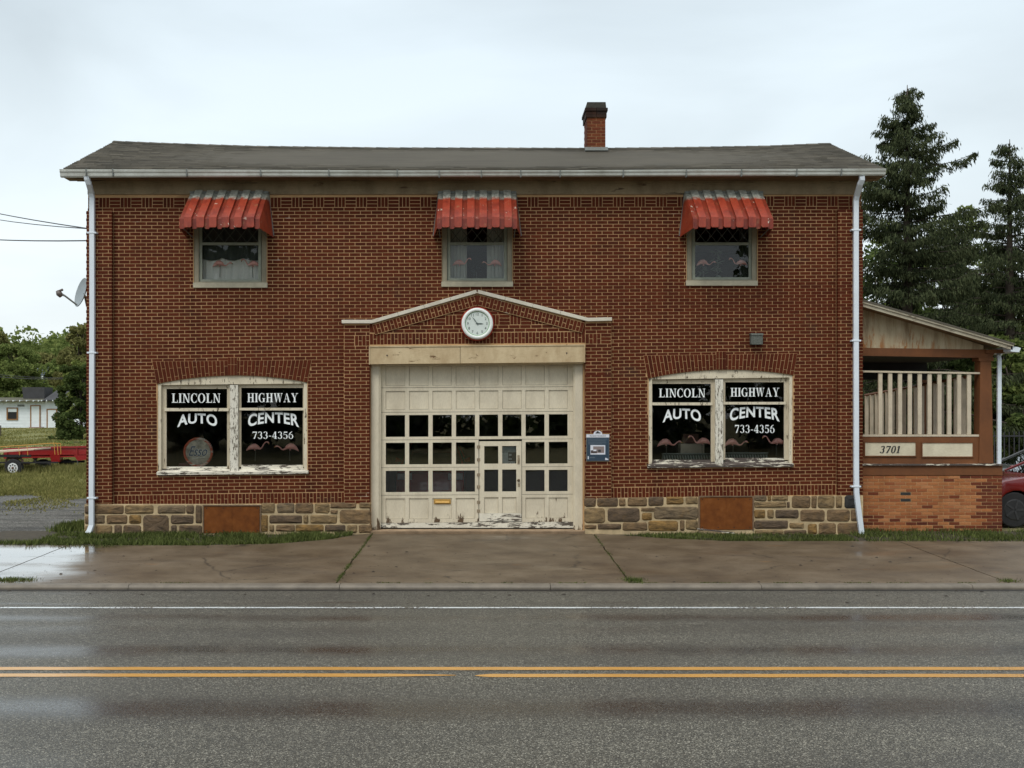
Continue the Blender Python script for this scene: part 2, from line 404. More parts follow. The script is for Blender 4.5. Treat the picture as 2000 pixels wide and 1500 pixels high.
def asphalt_mat(name='wet_asphalt', tracks=True, c0=.045, c1=.135):
    t = NT(name); v = t.pos(); s = t.sep()
    vo = t.n('ShaderNodeTexVoronoi'); t.L.new(v, vo.inputs['Vector']); vo.inputs['Scale'].default_value = 105
    g = t.n('ShaderNodeSeparateColor'); t.L.new(vo.outputs['Color'], g.inputs[0])
    c = t.ramp(g.outputs[0], (0, (c0*.5, c0*.46, c0*.34)), (.45, (c0*1.75, c0*1.63, c0*1.22)), (.82, (c1*1.1, c1*1.03, c1*.80)), (1, (c1*3.3, c1*3.1, c1*2.5)))
    c = t.mix(t.ramp(t.noise(.6, 6, .65, v=t.vec(v, (.35, 1.6, 1))), (.4, 0), (.7, .45)), c, (c0*.8, c0*.72, c0*.62))
    rough = t.ramp(t.noise(24, 4, .6), (.3, .36), (.7, .55))
    if tracks:
        tot = None
        wob = t.math('MULTIPLY', t.math('SUBTRACT', t.noise(.45, 3, .6), .5), .5)
        y = t.math('ADD', s[1], wob)
        for yc, wd, a in ((-7.55, .24, 1.0), (-9.38, .30, 1.15), (-11.62, .34, 1.2), (-8.25, .3, .35), (-6.55, .06, .6), (-5.62, .14, .5), (-13.3, .5, .35)):
            q = t.math('DIVIDE', t.math('SUBTRACT', y, yc), wd); q = t.math('MULTIPLY', q, q)
            q = t.math('MULTIPLY', t.math('POWER', 2.718, t.math('MULTIPLY', q, -1)), a)
            tot = q if tot is None else t.math('MAXIMUM', tot, q)
        tot = t.math('MULTIPLY', tot, t.ramp(t.noise(.5, 5, .6, v=t.vec(v, (.5, 2, 1), (7, 0, 0))), (.3, .35), (.6, 1)))
        grain = t.math('ADD', tot, t.math('MULTIPLY', t.math('SUBTRACT', t.noise(60, 4, .7), .5), 1.7))
        wetm = t.math('MULTIPLY', t.ramp(grain, (.12, 0), (1.0, .95)), t.ramp(g.outputs[1], (.62, 1), (.74, .45)), clamp=True)
        c = t.mix(t.math('MULTIPLY', wetm, .92), c, (.012, .009, .007))
        rough = t.mix(wetm, rough, .20)
        t.L.new(t.math('MULTIPLY', wetm, .9), t.b.inputs['Coat Weight']); t.b.inputs['Coat Roughness'].default_value = .19; t.b.inputs['Coat IOR'].default_value = 1.45
        hh = t.math('MULTIPLY', t.math('ADD', vo.outputs['Distance'], t.noise(140, 2, .5)), t.math('SUBTRACT', 1, t.math('MULTIPLY', wetm, .75)))
    else: hh = vo.outputs['Distance']
    t.base(c).rough(rough); bp = t.bump(hh, .8, .010); return t.m
M['asphalt'] = asphalt_mat()
def drive_mat():
    t = NT('gravel_and_asphalt'); v = t.pos(); s = t.sep()
    vo = t.n('ShaderNodeTexVoronoi'); t.L.new(v, vo.inputs['Vector']); vo.inputs['Scale'].default_value = 45
    g = t.n('ShaderNodeSeparateColor'); t.L.new(vo.outputs['Color'], g.inputs[0])
    c = t.ramp(g.outputs[0], (0, (.06, .06, .055)), (.6, (.14, .138, .125)), (1, (.27, .265, .245)))
    c = t.mix(t.ramp(t.noise(.9, 7, .7, v=t.vec(v, (.4, 1.5, 1)), dist=.5), (.45, 0), (.62, .8)), c, (.028, .028, .027))
    w = t.noise(.55, 5, .6, v=t.vec(v, (.3, 1.2, 1), (5, 3, 0)), dist=.4)
    t.base(c).rough(t.ramp(w, (.58, .85), (.7, .35))); t.b.inputs['Specular IOR Level'].default_value=.25; t.bump(t.math('ADD', vo.outputs['Distance'], t.noise(9,5,.7)), .9, .02); return t.m
M['drive'] = drive_mat()
def ground_mat():
    t = NT('field_ground'); v = t.pos(); s = t.sep()
    c = t.ramp(t.noise(.35, 7, .65, v=t.vec(v, (.5, 1, 1))), (.3, (.12, .135, .035)), (.5, (.19, .19, .055)), (.7, (.30, .26, .10)))
    # dry, trodden band close to the drive, greener beyond
    dry = t.n('ShaderNodeMapRange'); t.L.new(s[1], dry.inputs[0])
    for i, q in ((1, 9), (2, 17), (3, .85), (4, 0)): dry.inputs[i].default_value = q
    c = t.mix(t.math('MULTIPLY', dry.outputs[0], t.ramp(t.noise(.8, 6, .7), (.35, .25), (.6, 1))), c, (.30, .24, .13))
    c = t.mix(t.ramp(t.noise(9, 5, .7), (.35, .5), (.6, 0)), c, (.04, .045, .015))
    mow = t.noise(.9, 3, .5, v=t.vec(v, (.05, .5, 1)))
    c = t.mix(t.ramp(mow, (.45, 0), (.7, .25)), c, (.24, .23, .09))
    t.base(c).rough(.95); t.bump(t.noise(14, 5, .7), .8, .05); return t.m
M['ground'] = ground_mat()
def line_mat(name, col, wear):
    t = NT(name); v = t.pos()
    n1 = t.noise(26, 5, .7); m = t.ramp(t.math('ADD', n1, t.math('MULTIPLY', t.math('SUBTRACT', t.noise(.7, 4, .6, v=t.vec(v, (1, .2, 1))), .5), .9)), (wear, 0), (wear+.06, 1))
    c = t.mix(t.ramp(t.noise(1.5, 5, .6), (.4, 0), (.7, .25)), col, tuple(x*.6 for x in col))
    t.base(t.mix(m, c, (.075, .068, .055))).rough(.24); t.bump(t.noise(110, 3, .6), .5, .003); return t.m
M['white_line'] = line_mat('white_road_paint', (.68, .72, .72), .53)
M['yellow_line'] = line_mat('yellow_road_paint', (.58, .31, .085), .66)

# ------------------------------------------------------------------ ground, road, pavement
def gz(x, y):
    if y < -4.9: return -.30
    if y < 0: return -.30 + (y+4.9)/4.9*.24
    pts = [(0, -.06), (2, -.03), (19, .06), (40, .12), (60, .28), (79, .70), (95, 1.3), (130, 6.2), (200, 7.5), (420, 12), (900, 16)]
    for (a, za), (b, zb) in zip(pts, pts[1:]):
        if y <= b:
            u = (y-a)/(b-a); return za+(zb-za)*u
    return 16
def make_ground():
    ys = [-400, -200, -120, -60, -35, -24, -18, -12, -5.5, -4.9, -4, -3, -2, -1, 0] + [i*1.5 for i in range(1, 14)] + [22+i*4 for i in range(0, 28)] + [140, 160, 200, 260, 340, 420, 600, 900]
    xs = [-900, -500, -300, -200, -150] + [-120+i*5 for i in range(0, 49)] + [150, 200, 300, 500, 900]
    V = []; n = len(xs)
    for y in ys:
        for x in xs:
            z = gz(x, y)
            if y > 3: z += noise.noise(Vector((x*.15, y*.15, 0)))*.06*min(1, y/30)
            V.append((x, y, z))
    Fc = [(j*n+i, j*n+i+1, (j+1)*n+i+1, (j+1)*n+i) for j in range(len(ys)-1) for i in range(n-1)]
    o = fast_mesh('ground', V, Fc, M['ground']); tag(o, 'field of mown grass rising behind the building', kind='structure')
make_ground()
ROADZ = -.20
def sheet(name, mat, pts, z, label, kind='structure', parent=None):
    o = MB().add([(x, y, z(x, y) if callable(z) else z) for x, y in pts], [tuple(range(len(pts)))]).build(name, mat, parent)
    return tag(o, label, kind=kind)
road = box('road', M['asphalt'], None, -120, 120, -24, -5.46, ROADZ-.2, ROADZ); tag(road, 'wet grey asphalt road with darker wheel tracks', kind='structure')
verge = box('verge', M['ground'], None, -120, 120, -60, -24.01, -.35, -.16); tag(verge, 'grass verge across the road behind the viewer', kind='structure')
def stripe(name, mat, x0, x1, yc, w, label, parent, jit=.008, taper=(0, 0)):
    xs = np.arange(x0, x1, .05); V = []
    for i, x in enumerate(xs):
        j1 = noise.noise(Vector((x*3, yc, 1)))*jit; j2 = noise.noise(Vector((x*3, yc, 5)))*jit
        f = 1.0
        if taper[0]: f = min(f, max(.02, (x-x0)/taper[0])**.6)
        if taper[1]: f = min(f, max(.02, (x1-x)/taper[1])**.6)
        V += [(x, yc-w/2*f+j1, ROADZ+.004), (x, yc+w/2*f+j2, ROADZ+.004)]
    Fc = [(2*i, 2*i+2, 2*i+3, 2*i+1) for i in range(len(xs)-1)]
    o = fast_mesh(name, V, Fc, mat, parent); part(o, label); return o
stripe('edge_line', M['white_line'], -60, 60, -6.90, .085, 'thin worn white edge line along the kerb', road, .02)
stripe('centre_line', M['yellow_line'], -60, 60, -10.215, .125, 'yellow centre line nearer the building', road)
stripe('centre_line', M['yellow_line'], -60, -.24, -10.485, .13, 'lower yellow centre line, ending in a frayed tip', road, taper=(0, .8))
stripe('centre_line', M['yellow_line'], -.06, 60, -10.50, .13, 'lower yellow centre line starting again near the middle', road, taper=(.16, 0))

def swz(x, y): return -.135 + (y+5.3)/5.3*.125      # pavement slopes up to the wall
def back_edge(x):
    pts = [(-40, -1.55), (X(450), -1.6), (X(560, -1), -1.35), (X(640, -1), -.85), (X(690), -.35), (X(705), -.02), (X(1160), -.02), (X(1215), -.35), (X(1300), -.75), (X(1400), -1.05), (40, -1.15)]
    for (a, ya), (b, yb) in zip(pts, pts[1:]):
        if x <= b: return ya+(yb-ya)*(x-a)/(b-a)
    return -1.1
pave = box('pavement', M['kerb'], None, -60, 60, -5.29, -1.7, -.5, -.20); tag(pave, 'wet brown concrete pavement in front of the building', kind='structure')
joints = [-60, -13.4, -7.45, -2.12, 2.18, 7.72, 13.3, 60]
for a, b in zip(joints, joints[1:]):
    xs = list(np.linspace(a+.012, b-.012, max(4, int((b-a)/.35))))
    V = []
    def jj(x, y, e): return x + (noise.noise(Vector((y*2.5, e*3, 0)))*.015 if abs(x) < 30 else 0)
    for x in xs: V.append((x, back_edge(x)+noise.noise(Vector((x*2, 0, 3)))*.03))
    rightside = [(b-.012 + noise.noise(Vector((y*2.2, b*3, 0)))*.014, y) for y in np.linspace(back_edge(b)-.2, -5.2, 14)]
    leftside = [(a+.012 + noise.noise(Vector((y*2.2, a*3, 0)))*.014, y) for y in np.linspace(-5.2, back_edge(a)-.2, 14)]
    front = [(x, -5.285) for x in reversed(xs)]
    pts = V+rightside+front+leftside
    m = MB(); n = len(pts)
    m.add([(x, y, swz(x, y)) for x, y in pts]+[(x, y, -.3) for x, y in pts], [tuple(range(n-1, -1, -1))]+[((i+1) % n, i, i+n, (i+1) % n+n) for i in range(n)])
    o = m.build('slab', M['concrete'], pave)
# kerb stones, rounded nose
kerb = box('kerb', M['kerb'], None, -60, 60, -5.44, -5.32, -.4, -.19); tag(kerb, 'low pale concrete kerb along the pavement edge', kind='structure')
gr = sheet('kerb_shadow_strip', plain('kerb_shadow_black', (.016, .014, .012), .5, .3, 6), [(-60, -5.585), (60, -5.585), (60, -5.47), (-60, -5.47)], ROADZ+.003, 'dark strip painted as shadow along the foot of the kerb')  # flat dark strip paints the kerb's shadow onto the road edge
prof = [(-5.295, -.3), (-5.295, -.134), (-5.43, -.138), (-5.458, -.147), (-5.475, -.170), (-5.478, -.24)]
x = -60.0
while x < 60:
    ln = 3.05; m = MB().prism_x(prof, x+.004, x+ln-.004)
    o = m.build('kerb_stone', M['kerb'], kerb); x += ln
# asphalt drive beside the building, ragged edge towards the field
def drive():
    top = [(x, 8.6+noise.noise(Vector((x*.35, 2, 0)))*2.2+noise.noise(Vector((x*1.7, 9, 0)))*.7) for x in np.linspace(-30, -5, 60)]
    V = []; Fc = []
    rows = 16
    for i, (x, yt) in enumerate(top):
        for j in range(rows):
            y = -1.75+(yt+1.75)*j/(rows-1); V.append((x, y, max(gz(x, y), -.09 if y < 0 else -9)+.012+noise.noise(Vector((x*.8, y*.8, 4)))*.006))
    for i in range(len(top)-1):
        for j in range(rows-1): Fc.append((i*rows+j, (i+1)*rows+j, (i+1)*rows+j+1, i*rows+j+1))
    o = fast_mesh('driveway', V, Fc, M['drive']); tag(o, 'wet gravel and asphalt drive left of the building', kind='structure')
drive()
fl = sheet('soil', plain('damp_soil', (.05, .04, .024), .9, .3, 9, bump=.6), [(-9.5, -1.75), (14, -1.75), (14, .4), (-9.5, .4)], lambda x, y: -.058+(y+1.7)*.02, 'damp soil strip under the weeds by the wall')

# ------------------------------------------------------------------ grass
def blades(pts, h, w, lean=.5, seed=1):
    """pts Nx3 base points -> triangles, arrays"""
    r = np.random.default_rng(seed); n = len(pts)
    a = r.uniform(0, 2*np.pi, n); hh = h*r.uniform(.45, 1.25, n); ww = w*r.uniform(.6, 1.3, n)
    la = r.uniform(0, 2*np.pi, n); ll = hh*lean*r.uniform(0, 1, n)
    b0 = pts+np.stack([-np.cos(a)*ww, -np.sin(a)*ww, 0*a], 1); b1 = pts+np.stack([np.cos(a)*ww, np.sin(a)*ww, 0*a], 1)
    tip = pts+np.stack([np.cos(la)*ll, np.sin(la)*ll, hh], 1)
    V = np.stack([b0, b1, tip], 1).reshape(-1, 3); Fc = np.arange(3*n).reshape(-1, 3)
    return V, Fc
def grass_patch(name, n, sampler, h, w, mat, label, lean=.5, seed=1, parent=None):
    r = np.random.default_rng(seed); pts = []
    while len(pts) < n:
        p = sampler(r)
        if p is not None: pts.append(p)
    V, Fc = blades(np.array(pts), h, w, lean, seed)
    o = fast_mesh(name, V, Fc, mat, parent); return tag(o, label, 'grass' if 'grass' in name else 'weeds', kind='stuff')
def strip_sampler(x0, x1, dens=None, yb=-.06, front=.04, clump=1.6):
    def f(r):
        x = r.uniform(x0, x1); e = back_edge(x)
        if e > -.12: return None
        y = r.uniform(e-front, yb)
        if dens is not None and r.uniform() > dens(x, y): return None
        if noise.noise(Vector((x*clump, y*clump*2, 3)))*1.3+.42 < r.uniform(): return None
        return (x, y, -.058+(y+1.7)*.02)
    return f
grass_patch('grass', 11500, strip_sampler(X(55, -1.5), X(690)), .09, .011, M['grass'], 'green grass and weeds along the stone base left of the garage door', 1.1, 3)
grass_patch('grass', 6500, strip_sampler(X(1215), X(1640), dens=lambda x, y: .9 if y < -.5 else .35), .07, .008, M['grass'], 'short weeds along the stone base right of the garage door', .8, 4)
def porch_grass(r):
    x = r.uniform(X(1655), 16); y = r.uniform(-1.15, .3)
    if noise.noise(Vector((x*1.3, y*2, 8)))+.6 < r.uniform(): return None
    return (x, y, -.058+(y+1.7)*.02)
grass_patch('grass', 8500, porch_grass, .10, .009, M['grass'], 'green grass in front of the orange brick porch base', 1.1, 5)
def weed_clump(r):
    x = r.normal(X(155, 1), .17); y = r.normal(.9, .3)
    return (x, y, gz(x, y)) if x < -7.75 else None
grass_patch('weeds', 2600, weed_clump, .15, .02, M['grass'], 'tall weed clump at the left corner of the building', .7, 6)
grass_patch('weeds', 900, lambda r: (r.normal(X(60, -.8), .45), r.normal(-1.3, .12), -.05), .07, .008, M['grass'], 'small weeds at the edge of the drive by the puddle', .8, 8)
def joint_grass(xj, y0, y1, n, name_label, seed, h=.03):
    r = np.random.default_rng(seed); pts = []
    while len(pts) < n:
        y = r.uniform(y0, y1)
        if noise.noise(Vector((xj, y*2.2, 2)))+.45 < r.uniform(): continue
        x = xj+noise.noise(Vector((y*2.2, xj*3, 0)))*.014+r.normal(0, .018)
        pts.append((x, y, swz(x, y)-.006))
    V, Fc = blades(np.array(pts), h, .006, 1.2, seed); o = fast_mesh('weeds', V, Fc, M['grass']); tag(o, name_label, 'weeds', kind='stuff')
joint_grass(-2.12, -5.2, -.1, 900, 'weeds in the pavement joint left of the garage ramp', 11)
joint_grass(2.18, -5.2, -.1, 350, 'weeds in the pavement joint right of the garage ramp', 12, .025)
r_ = np.random.default_rng(14)
for (xx, yy, nn, sx, sy, lab) in ((2.25, -5.1, 260, .08, .10, 'little weed tuft where the right joint meets the kerb'), (X(30, -5.0), -5.05, 500, .16, .06, 'weed tuft at the kerb beside the puddle'), (7.78, -5.15, 120, .07, .05, 'tuft at the far right joint by the kerb')):
    pts = np.stack([r_.normal(xx, sx, nn), r_.normal(yy, sy, nn), np.full(nn, -.135)], 1)
    V, Fc = blades(pts, .055, .007, 1.1, nn); o = fast_mesh('weeds', V, Fc, M['grass']); tag(o, lab, 'weeds', kind='stuff')
def kerb_line(r):
    x = r.uniform(-9.5, 9.5)
    if noise.noise(Vector((x*1.9, 0, 6))) < .12: return None
    return (x, -5.29+r.normal(0, .008), -.137)
grass_patch('weeds', 1300, kerb_line, .022, .005, M['grass'], 'fine weeds in the crack between kerb and pavement', 1.2, 15)
def field_s(y0, y1, thr):
    def f(r):
        y = y0+(y1-y0)*r.uniform()**1.3; d = y+D; x = r.uniform((-60-CX)*d/F, (200-CX)*d/F)
        if noise.noise(Vector((x*.35, y*.35, 1)))*1.2+thr < r.uniform(): return None
        return (x, y, gz(x, y))
    return f
grass_patch('grass', 26000, field_s(8, 26, .45), .10, .022, M['grass_dry'], 'dry patchy grass between the drive and the trailers', .8, 21)
grass_patch('grass', 9000, lambda r: (lambda x, y: (x, y, gz(x, y)))(r.uniform((-60-CX)*41/F, (190-CX)*41/F), r.normal(19.6, .7)), .26, .016, M['grass_dry'], 'taller green grass growing under the trailers', .6, 22)
grass_patch('grass', 16000, field_s(26, 78, .6), .12, .05, M['grass_dry'], 'mown green lawn in front of the white shed', .6, 23)

grass_patch('grass', 5000, lambda r: (lambda x, y: (x, y, gz(x, y)+.01) if noise.noise(Vector((x*.5, y*.5, 4))) > .02 else None)(r.uniform(-17, -8), 8.8-abs(r.normal(0, 1.8))), .05, .02, M['grass_dry'], 'sparse dry grass creeping over the far edge of the drive', 1.0, 27)
# ================================================================== THE BRICK BUILDING
B = thing('brick_building', 'two-storey dark red brick garage with grey roof, red metal awnings and a cream garage door', 'building')
XL, XR = X(172), X(1682)
def wz(z):
    pts = [(-1, .145), (1.3, .145), (3.1, .12), (4.2, .09), (4.85, .045), (7.2, .01)]
    for (a, wa), (b, wb) in zip(pts, pts[1:]):
        if z <= b: return wa+(wb-wa)*(z-a)/(b-a)
    return .01
def settle(x, z):       # the courses have settled: they rise a little towards the right
    return z + wz(z)*(x+4.87)/9.55 + noise.noise(Vector((x*.35, z*.5, 2)))*.012

# arches of the two shop windows: trapezoid outside, arc below
ARCH = [dict(tl=(297.7, 705.7), tr=(609, 702.8), bl=(306, 750), br=(600.5, 747), crest=(452.6, 733.5), kx=(445.7, 463.8), kt=698),
        dict(tl=(1256.7, 694.4), tr=(1557, 690), bl=(1264.8, 739.5), br=(1549.6, 733), crest=(1406.7, 722.3), kx=(1398, 1417.4), kt=686.5)]
for a in ARCH:
    for k in ('tl', 'tr', 'bl', 'br', 'crest'): a['w'+k] = (X(a[k][0]), Z(a[k][1]))
def arc_z(a, x):        # lower arc height at x
    (x0, z0), (x1, z1), (xc, zc) = a['wbl'], a['wbr'], a['wcrest']
    u = (x-x0)/(x1-x0); base = z0+(z1-z0)*u
    h = zc-(z0+(z1-z0)*.5)
    return base+h*(1-(2*u-1)**2)
def arch_outline(a, n=16):
    (x0, z0), (x1, z1) = a['wbl'], a['wbr']
    return [(x0+(x1-x0)*i/n, arc_z(a, x0+(x1-x0)*i/n)) for i in range(n+1)]
WB = [(308, 600, 928, 926), (1267, 1548, 914, 912)]          # frame sides and bottoms (left, right)
UP = [(378, 521, 562), (863, 1001, 560), (1341, 1479, 558)]
# ---------------- front wall core with openings
holes = []
for a, (l, r, b0, b1) in zip(ARCH, WB):
    pts = arch_outline(a)
    pts = [(max(X(l), min(X(r), x)), z) for x, z in pts]
    holes.append([(X(l), Z(b0))]+pts+[(X(r), Z(b1))])
for l, r, b in UP: holes.append([(X(l)+.002, Z(b)+.06), (X(l)+.002, 6.45), (X(r)-.002, 6.45), (X(r)-.002, Z(b)+.06)])
GL, GR = X(724.5, .0), X(1138.5, .0)
holes.append([(GL, .02), (GL, Z(690)), (GR, Z(690)), (GR, .02)])
wall = filled('front_wall', [(XL, -.4), (XL, 6.90), (XR, 6.90), (XR, -.4)], holes, 0, .30, M['mortar'], B)
# side, back walls and floors: dark inside
M['side_brick'] = M['brick']
def wallbox(*a): return box('side_wall', M['mortar'], B, *a)
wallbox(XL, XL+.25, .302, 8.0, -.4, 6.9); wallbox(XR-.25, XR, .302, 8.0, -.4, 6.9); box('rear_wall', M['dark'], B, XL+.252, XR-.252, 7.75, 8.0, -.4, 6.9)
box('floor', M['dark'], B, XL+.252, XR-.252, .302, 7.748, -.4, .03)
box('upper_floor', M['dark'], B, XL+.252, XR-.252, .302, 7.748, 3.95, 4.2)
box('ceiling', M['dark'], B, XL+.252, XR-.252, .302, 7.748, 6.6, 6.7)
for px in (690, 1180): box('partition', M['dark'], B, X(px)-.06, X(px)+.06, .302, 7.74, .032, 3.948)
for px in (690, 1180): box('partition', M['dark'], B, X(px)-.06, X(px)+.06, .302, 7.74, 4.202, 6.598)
for px, zz in ((453, 0), (1407, 0)):   # plaster lining inside keeps the rooms dark
    pass

# ---------------- bricks
BL, BH, PX, PZ = .2035, .0560, .2145, .068
brick_mesh = {}
def unit_brick(depth, key):
    if key not in brick_mesh:
        m = MB(); c = .004
        x, z = .5, .5
        me = bpy.data.meshes.new(key)
        # chamfered front so that the edges catch light
        v = [(-x, 0, -z), (x, 0, -z), (x, 0, z), (-x, 0, z)]
        w = [(-x+.012, -depth, -z+.045), (x-.012, -depth, -z+.045), (x-.012, -depth, z-.045), (-x+.012, -depth, z-.045)]
        me.from_pydata(v+w, [], [(4, 5, 6, 7), (0, 1, 5, 4), (1, 2, 6, 5), (2, 3, 7, 6), (3, 0, 4, 7)]); me.update()
        brick_mesh[key] = me
    return brick_mesh[key]
stuff_acc = {}
def put_brick(xc, zc, ln, ht, y, angle=0, stuff=None, parent=None, name='brick', depth=.007, mat=None):
    """front face of the brick at y-depth; ln along x, ht along z before rotation by angle about y"""
    jy = random.uniform(-.0015, .0015); ja = angle+random.uniform(-.004, .004)
    if stuff is not None:
        acc = stuff_acc.setdefault(stuff, MB())
        ca, sa = math.cos(ja), math.sin(ja)
        def tr(px_, pz_): return (xc+px_*ca-pz_*sa, zc+px_*sa+pz_*ca)
        hx, hz = ln/2, ht/2; e = .0022
        o = [tr(-hx, -hz), tr(hx, -hz), tr(hx, hz), tr(-hx, hz)]; i = [tr(-hx+e, -hz+e), tr(hx-e, -hz+e), tr(hx-e, hz-e), tr(-hx+e, hz-e)]
        acc.add([(a, y+.002, b) for a, b in o]+[(a, y-depth+jy, b) for a, b in i], [(4, 5, 6, 7), (0, 1, 5, 4), (1, 2, 6, 5), (2, 3, 7, 6), (3, 0, 4, 7)])
        return
    me = unit_brick(1, 'brick'+(mat or M['brick']).name)
    if not me.materials: me.materials.append(mat or M['brick'])
    o = bpy.data.objects.new(name, me); COL.objects.link(o); o.parent = parent
    o.location = (xc, y+.002+jy, zc); o.rotation_euler = (0, -ja, 0); o.scale = (ln, depth+.002, ht); return o
def inside_poly(x, z, poly):
    c = False; j = len(poly)-1
    for i in range(len(poly)):
        (xi, zi), (xj, zj) = poly[i], poly[j]
        if (zi > z) != (zj > z) and x < (xj-xi)*(z-zi)/(zj-zi)+xi: c = not c
        j = i
    return c
def G(*p): return [(X(a), Z(b)) for a, b in p]
arch_polys = []
for a, (l, r, b0, b1) in zip(ARCH, WB):
    kt = Z(a['kt'])
    arch_polys.append([a['wtl'], (X(a['kx'][0]), a['wtl'][1]), (X(a['kx'][0]), kt), (X(a['kx'][1]), kt), (X(a['kx'][1]), a['wtr'][1]), a['wtr'], a['wbr'],
                       (X(r)+.002, Z(b1)-.002), (X(l)-.002, Z(b0)-.002), a['wbl']])
surround = G((674, 1060), (674, 629), (728, 628), (932, 569), (1142, 624), (1192, 624), (1192, 1060))
SOLD_L, SOLD_R = Z(962.5), Z(945)
def blocked(x, z):
    for p in arch_polys:
        if inside_poly(x, z, p): return True
    for l, r, b in UP:
        if X(l)-.002 < x < X(r)+.002 and Z(b)-.10*0 < z-.0 and z < 6.9 and z > Z(b): return True
    if inside_poly(x, z, surround): return True
    return False
def course(zc, x0, x1, k, y, test, stuff, parent=None, name='brick', limit=None, warp=settle, ln=PX, off=0, ht=BH):
    """one course of stretchers between x0 and x1"""
    runs = []; st = None; N = int((x1-x0)/.012)+1
    if test:
        for i in range(N+1):
            x = x0+(x1-x0)*i/N; z = warp(x, zc)
            ok = not (test(x, z-ht*.36) and test(x, z+ht*.36))
            if ok and st is None: st = x
            if (not ok or i == N) and st is not None:
                runs.append((st, x if ok else x-(x1-x0)/N)); st = None
    else: runs = [(x0, x1)]
    for a, b in runs:
        k0 = math.floor((a-off)/ln)-1; x = k0*ln+off+(.5*ln if k % 2 else 0)
        while x < b:
            l, r = max(a, x+.0062), min(b, x+ln-.0062)
            if r-l > .014:
                xc = (l+r)/2; z = warp(xc, zc); ang = math.atan2(warp(xc+.05, zc)-warp(xc-.05, zc), .1)
                put_brick(xc, z, r-l, ht, y, ang, stuff=stuff, parent=parent, name=name)
            x += ln
def soldier(x0, x1, zb, y, warp=settle, stuff=None, parent=None, name='soldier_brick', h=.207, pitch=PZ+.001, start=0, test=None):
    n = max(1, round((x1-x0)/pitch)); p = (x1-x0)/n
    for i in range(n):
        xc = x0+p*(i+.5); zc = zb+h/2
        if test and test(xc, warp(xc, zc)): continue
        ang = math.atan2(warp(xc+.05, zc)-warp(xc-.05, zc), .1)
        if (i+start) % 2 == 0: pieces = [(zc, h-.010)]
        else: pieces = [(zb+h*.25, h/2-.010), (zb+h*.75, h/2-.010)]
        for zz, hh in pieces: put_brick(xc, warp(xc, zz), p-.0105, hh, y, ang, stuff=stuff, parent=parent, name=name)
def weave(x0, x1, zb, y, warp=settle, stuff=None, parent=None, test=None, name='brick', h=3*PZ, flip=0):
    x = x0; g = flip
    while x < x1-.02:
        w = PX if g % 2 == 0 else 3*PZ
        e = min(x+w, x1)
        if g % 2 == 0:
            for i in range(3):
                zc = zb+h/3*(i+.5); xc = (x+e)/2
                if test and test(xc, zc): continue
                put_brick(xc, warp(xc, zc), e-x-.011, h/3-.0105, y, 0, stuff=stuff, parent=parent, name=name)
        else:
            for i in range(3):
                xc = x+PZ*(i+.5)
                if xc+.02 > x1 or (test and test(xc, zb+h/2)): continue
                put_brick(xc, warp(xc, zb+h/2), PZ-.0105, h-.011, y, 0, stuff=stuff, parent=parent, name=name)
        x = e; g += 1
PIL_L, PIL_R = (X(172), X(222)), (X(1633), X(1682))
PTOP = Z(413)
z_field0 = .765
SOL_Z = .552
ncourse = int((6.40-z_field0)/PZ)
for k in range(ncourse+1):
    zc = z_field0+PZ*(k+.5)
    if zc > 6.40-.03: break
    full = zc > PTOP+.03
    course(zc, XL-.006 if full else PIL_L[1]+.004, XR+.006 if full else PIL_R[0]-.004, k, 0, blocked, 'field')
zb_top = z_field0+PZ*ncourse
weave(XL, XR, zb_top, 0, stuff='field', test=lambda x, z: any(X(l)-.06 < x < X(r)+.06 for l, r, b in UP))
soldier(PIL_L[1]+.01, X(674), SOL_Z, 0, stuff=None, parent=B)
soldier(X(1192), PIL_R[0]-.01, SOL_Z, 0, stuff=None, parent=B, start=1)
# pilasters at the two corners: proud of the wall by a half brick
for (a, b), side in ((PIL_L, 1), (PIL_R, -1)):
    zs = settle((a+b)/2, SOL_Z)
    MB().box(a+.008, b-.008, -.098, .0, zs-.02, PTOP-.006).build('pilaster', M['mortar'], B)
    nk = int((PTOP-SOL_Z)/PZ)
    for k in range(nk+1):
        zc = SOL_Z+PZ*(k+.5)
        if settle(a, zc) > PTOP: break
        course(zc, a-.002, b+.002, k, -.098, None, 'field', off=a if side > 0 else b, ln=PX)
        # return face seen from the middle
        xin = b if side > 0 else a
        z = settle(xin, zc); acc = stuff_acc['field']; s0 = BH/2; dx = .006*(1 if side > 0 else -1)
        x0_, x1_ = xin-.008*side, xin-.008*side+dx
        acc.box(x0_, x1_, -.098, -.003, z-s0, z+s0)
    # little diamond pattern near the top
# ---------------- door surround: two piers and a gable with raked soldiers
sur = [(X(672, -.1), -.1), (X(672, -.1), Z(630, -.1)), (X(728, -.1), Z(628, -.1)), (X(932, -.1), Z(570, -.1)), (X(1145, -.1), Z(624, -.1)), (X(1194, -.1), Z(624, -.1)), (X(1194, -.1), -.1),
       (X(1143, -.1), -.1), (X(1143, -.1), Z(692, -.1)), (X(722, -.1), Z(692, -.1)), (X(722, -.1), -.1)]
filled('door_surround', sur, [], -.098, -.002, M['mortar'], B)
def sx(px): return X(px, -.1)
for a_, b_ in ((X(722, -.1)-.004, X(722, -.1)+.003), (X(1143, -.1)-.003, X(1143, -.1)+.004)): box('reveal', M['brick'], B, a_, b_, -.101, -.0025, -.05, Z(692, -.1))
def szz(py): return Z(py, -.1)
def surwarp(x, z): return z + .012*(x-sx(722)) * (.6 if z > 3 else 1)*1.2
piers = [(sx(672)+.003, sx(722)-.003), (sx(1143)+.003, sx(1194)-.003)]
sol_b, sol_t = szz(672.5), szz(650)
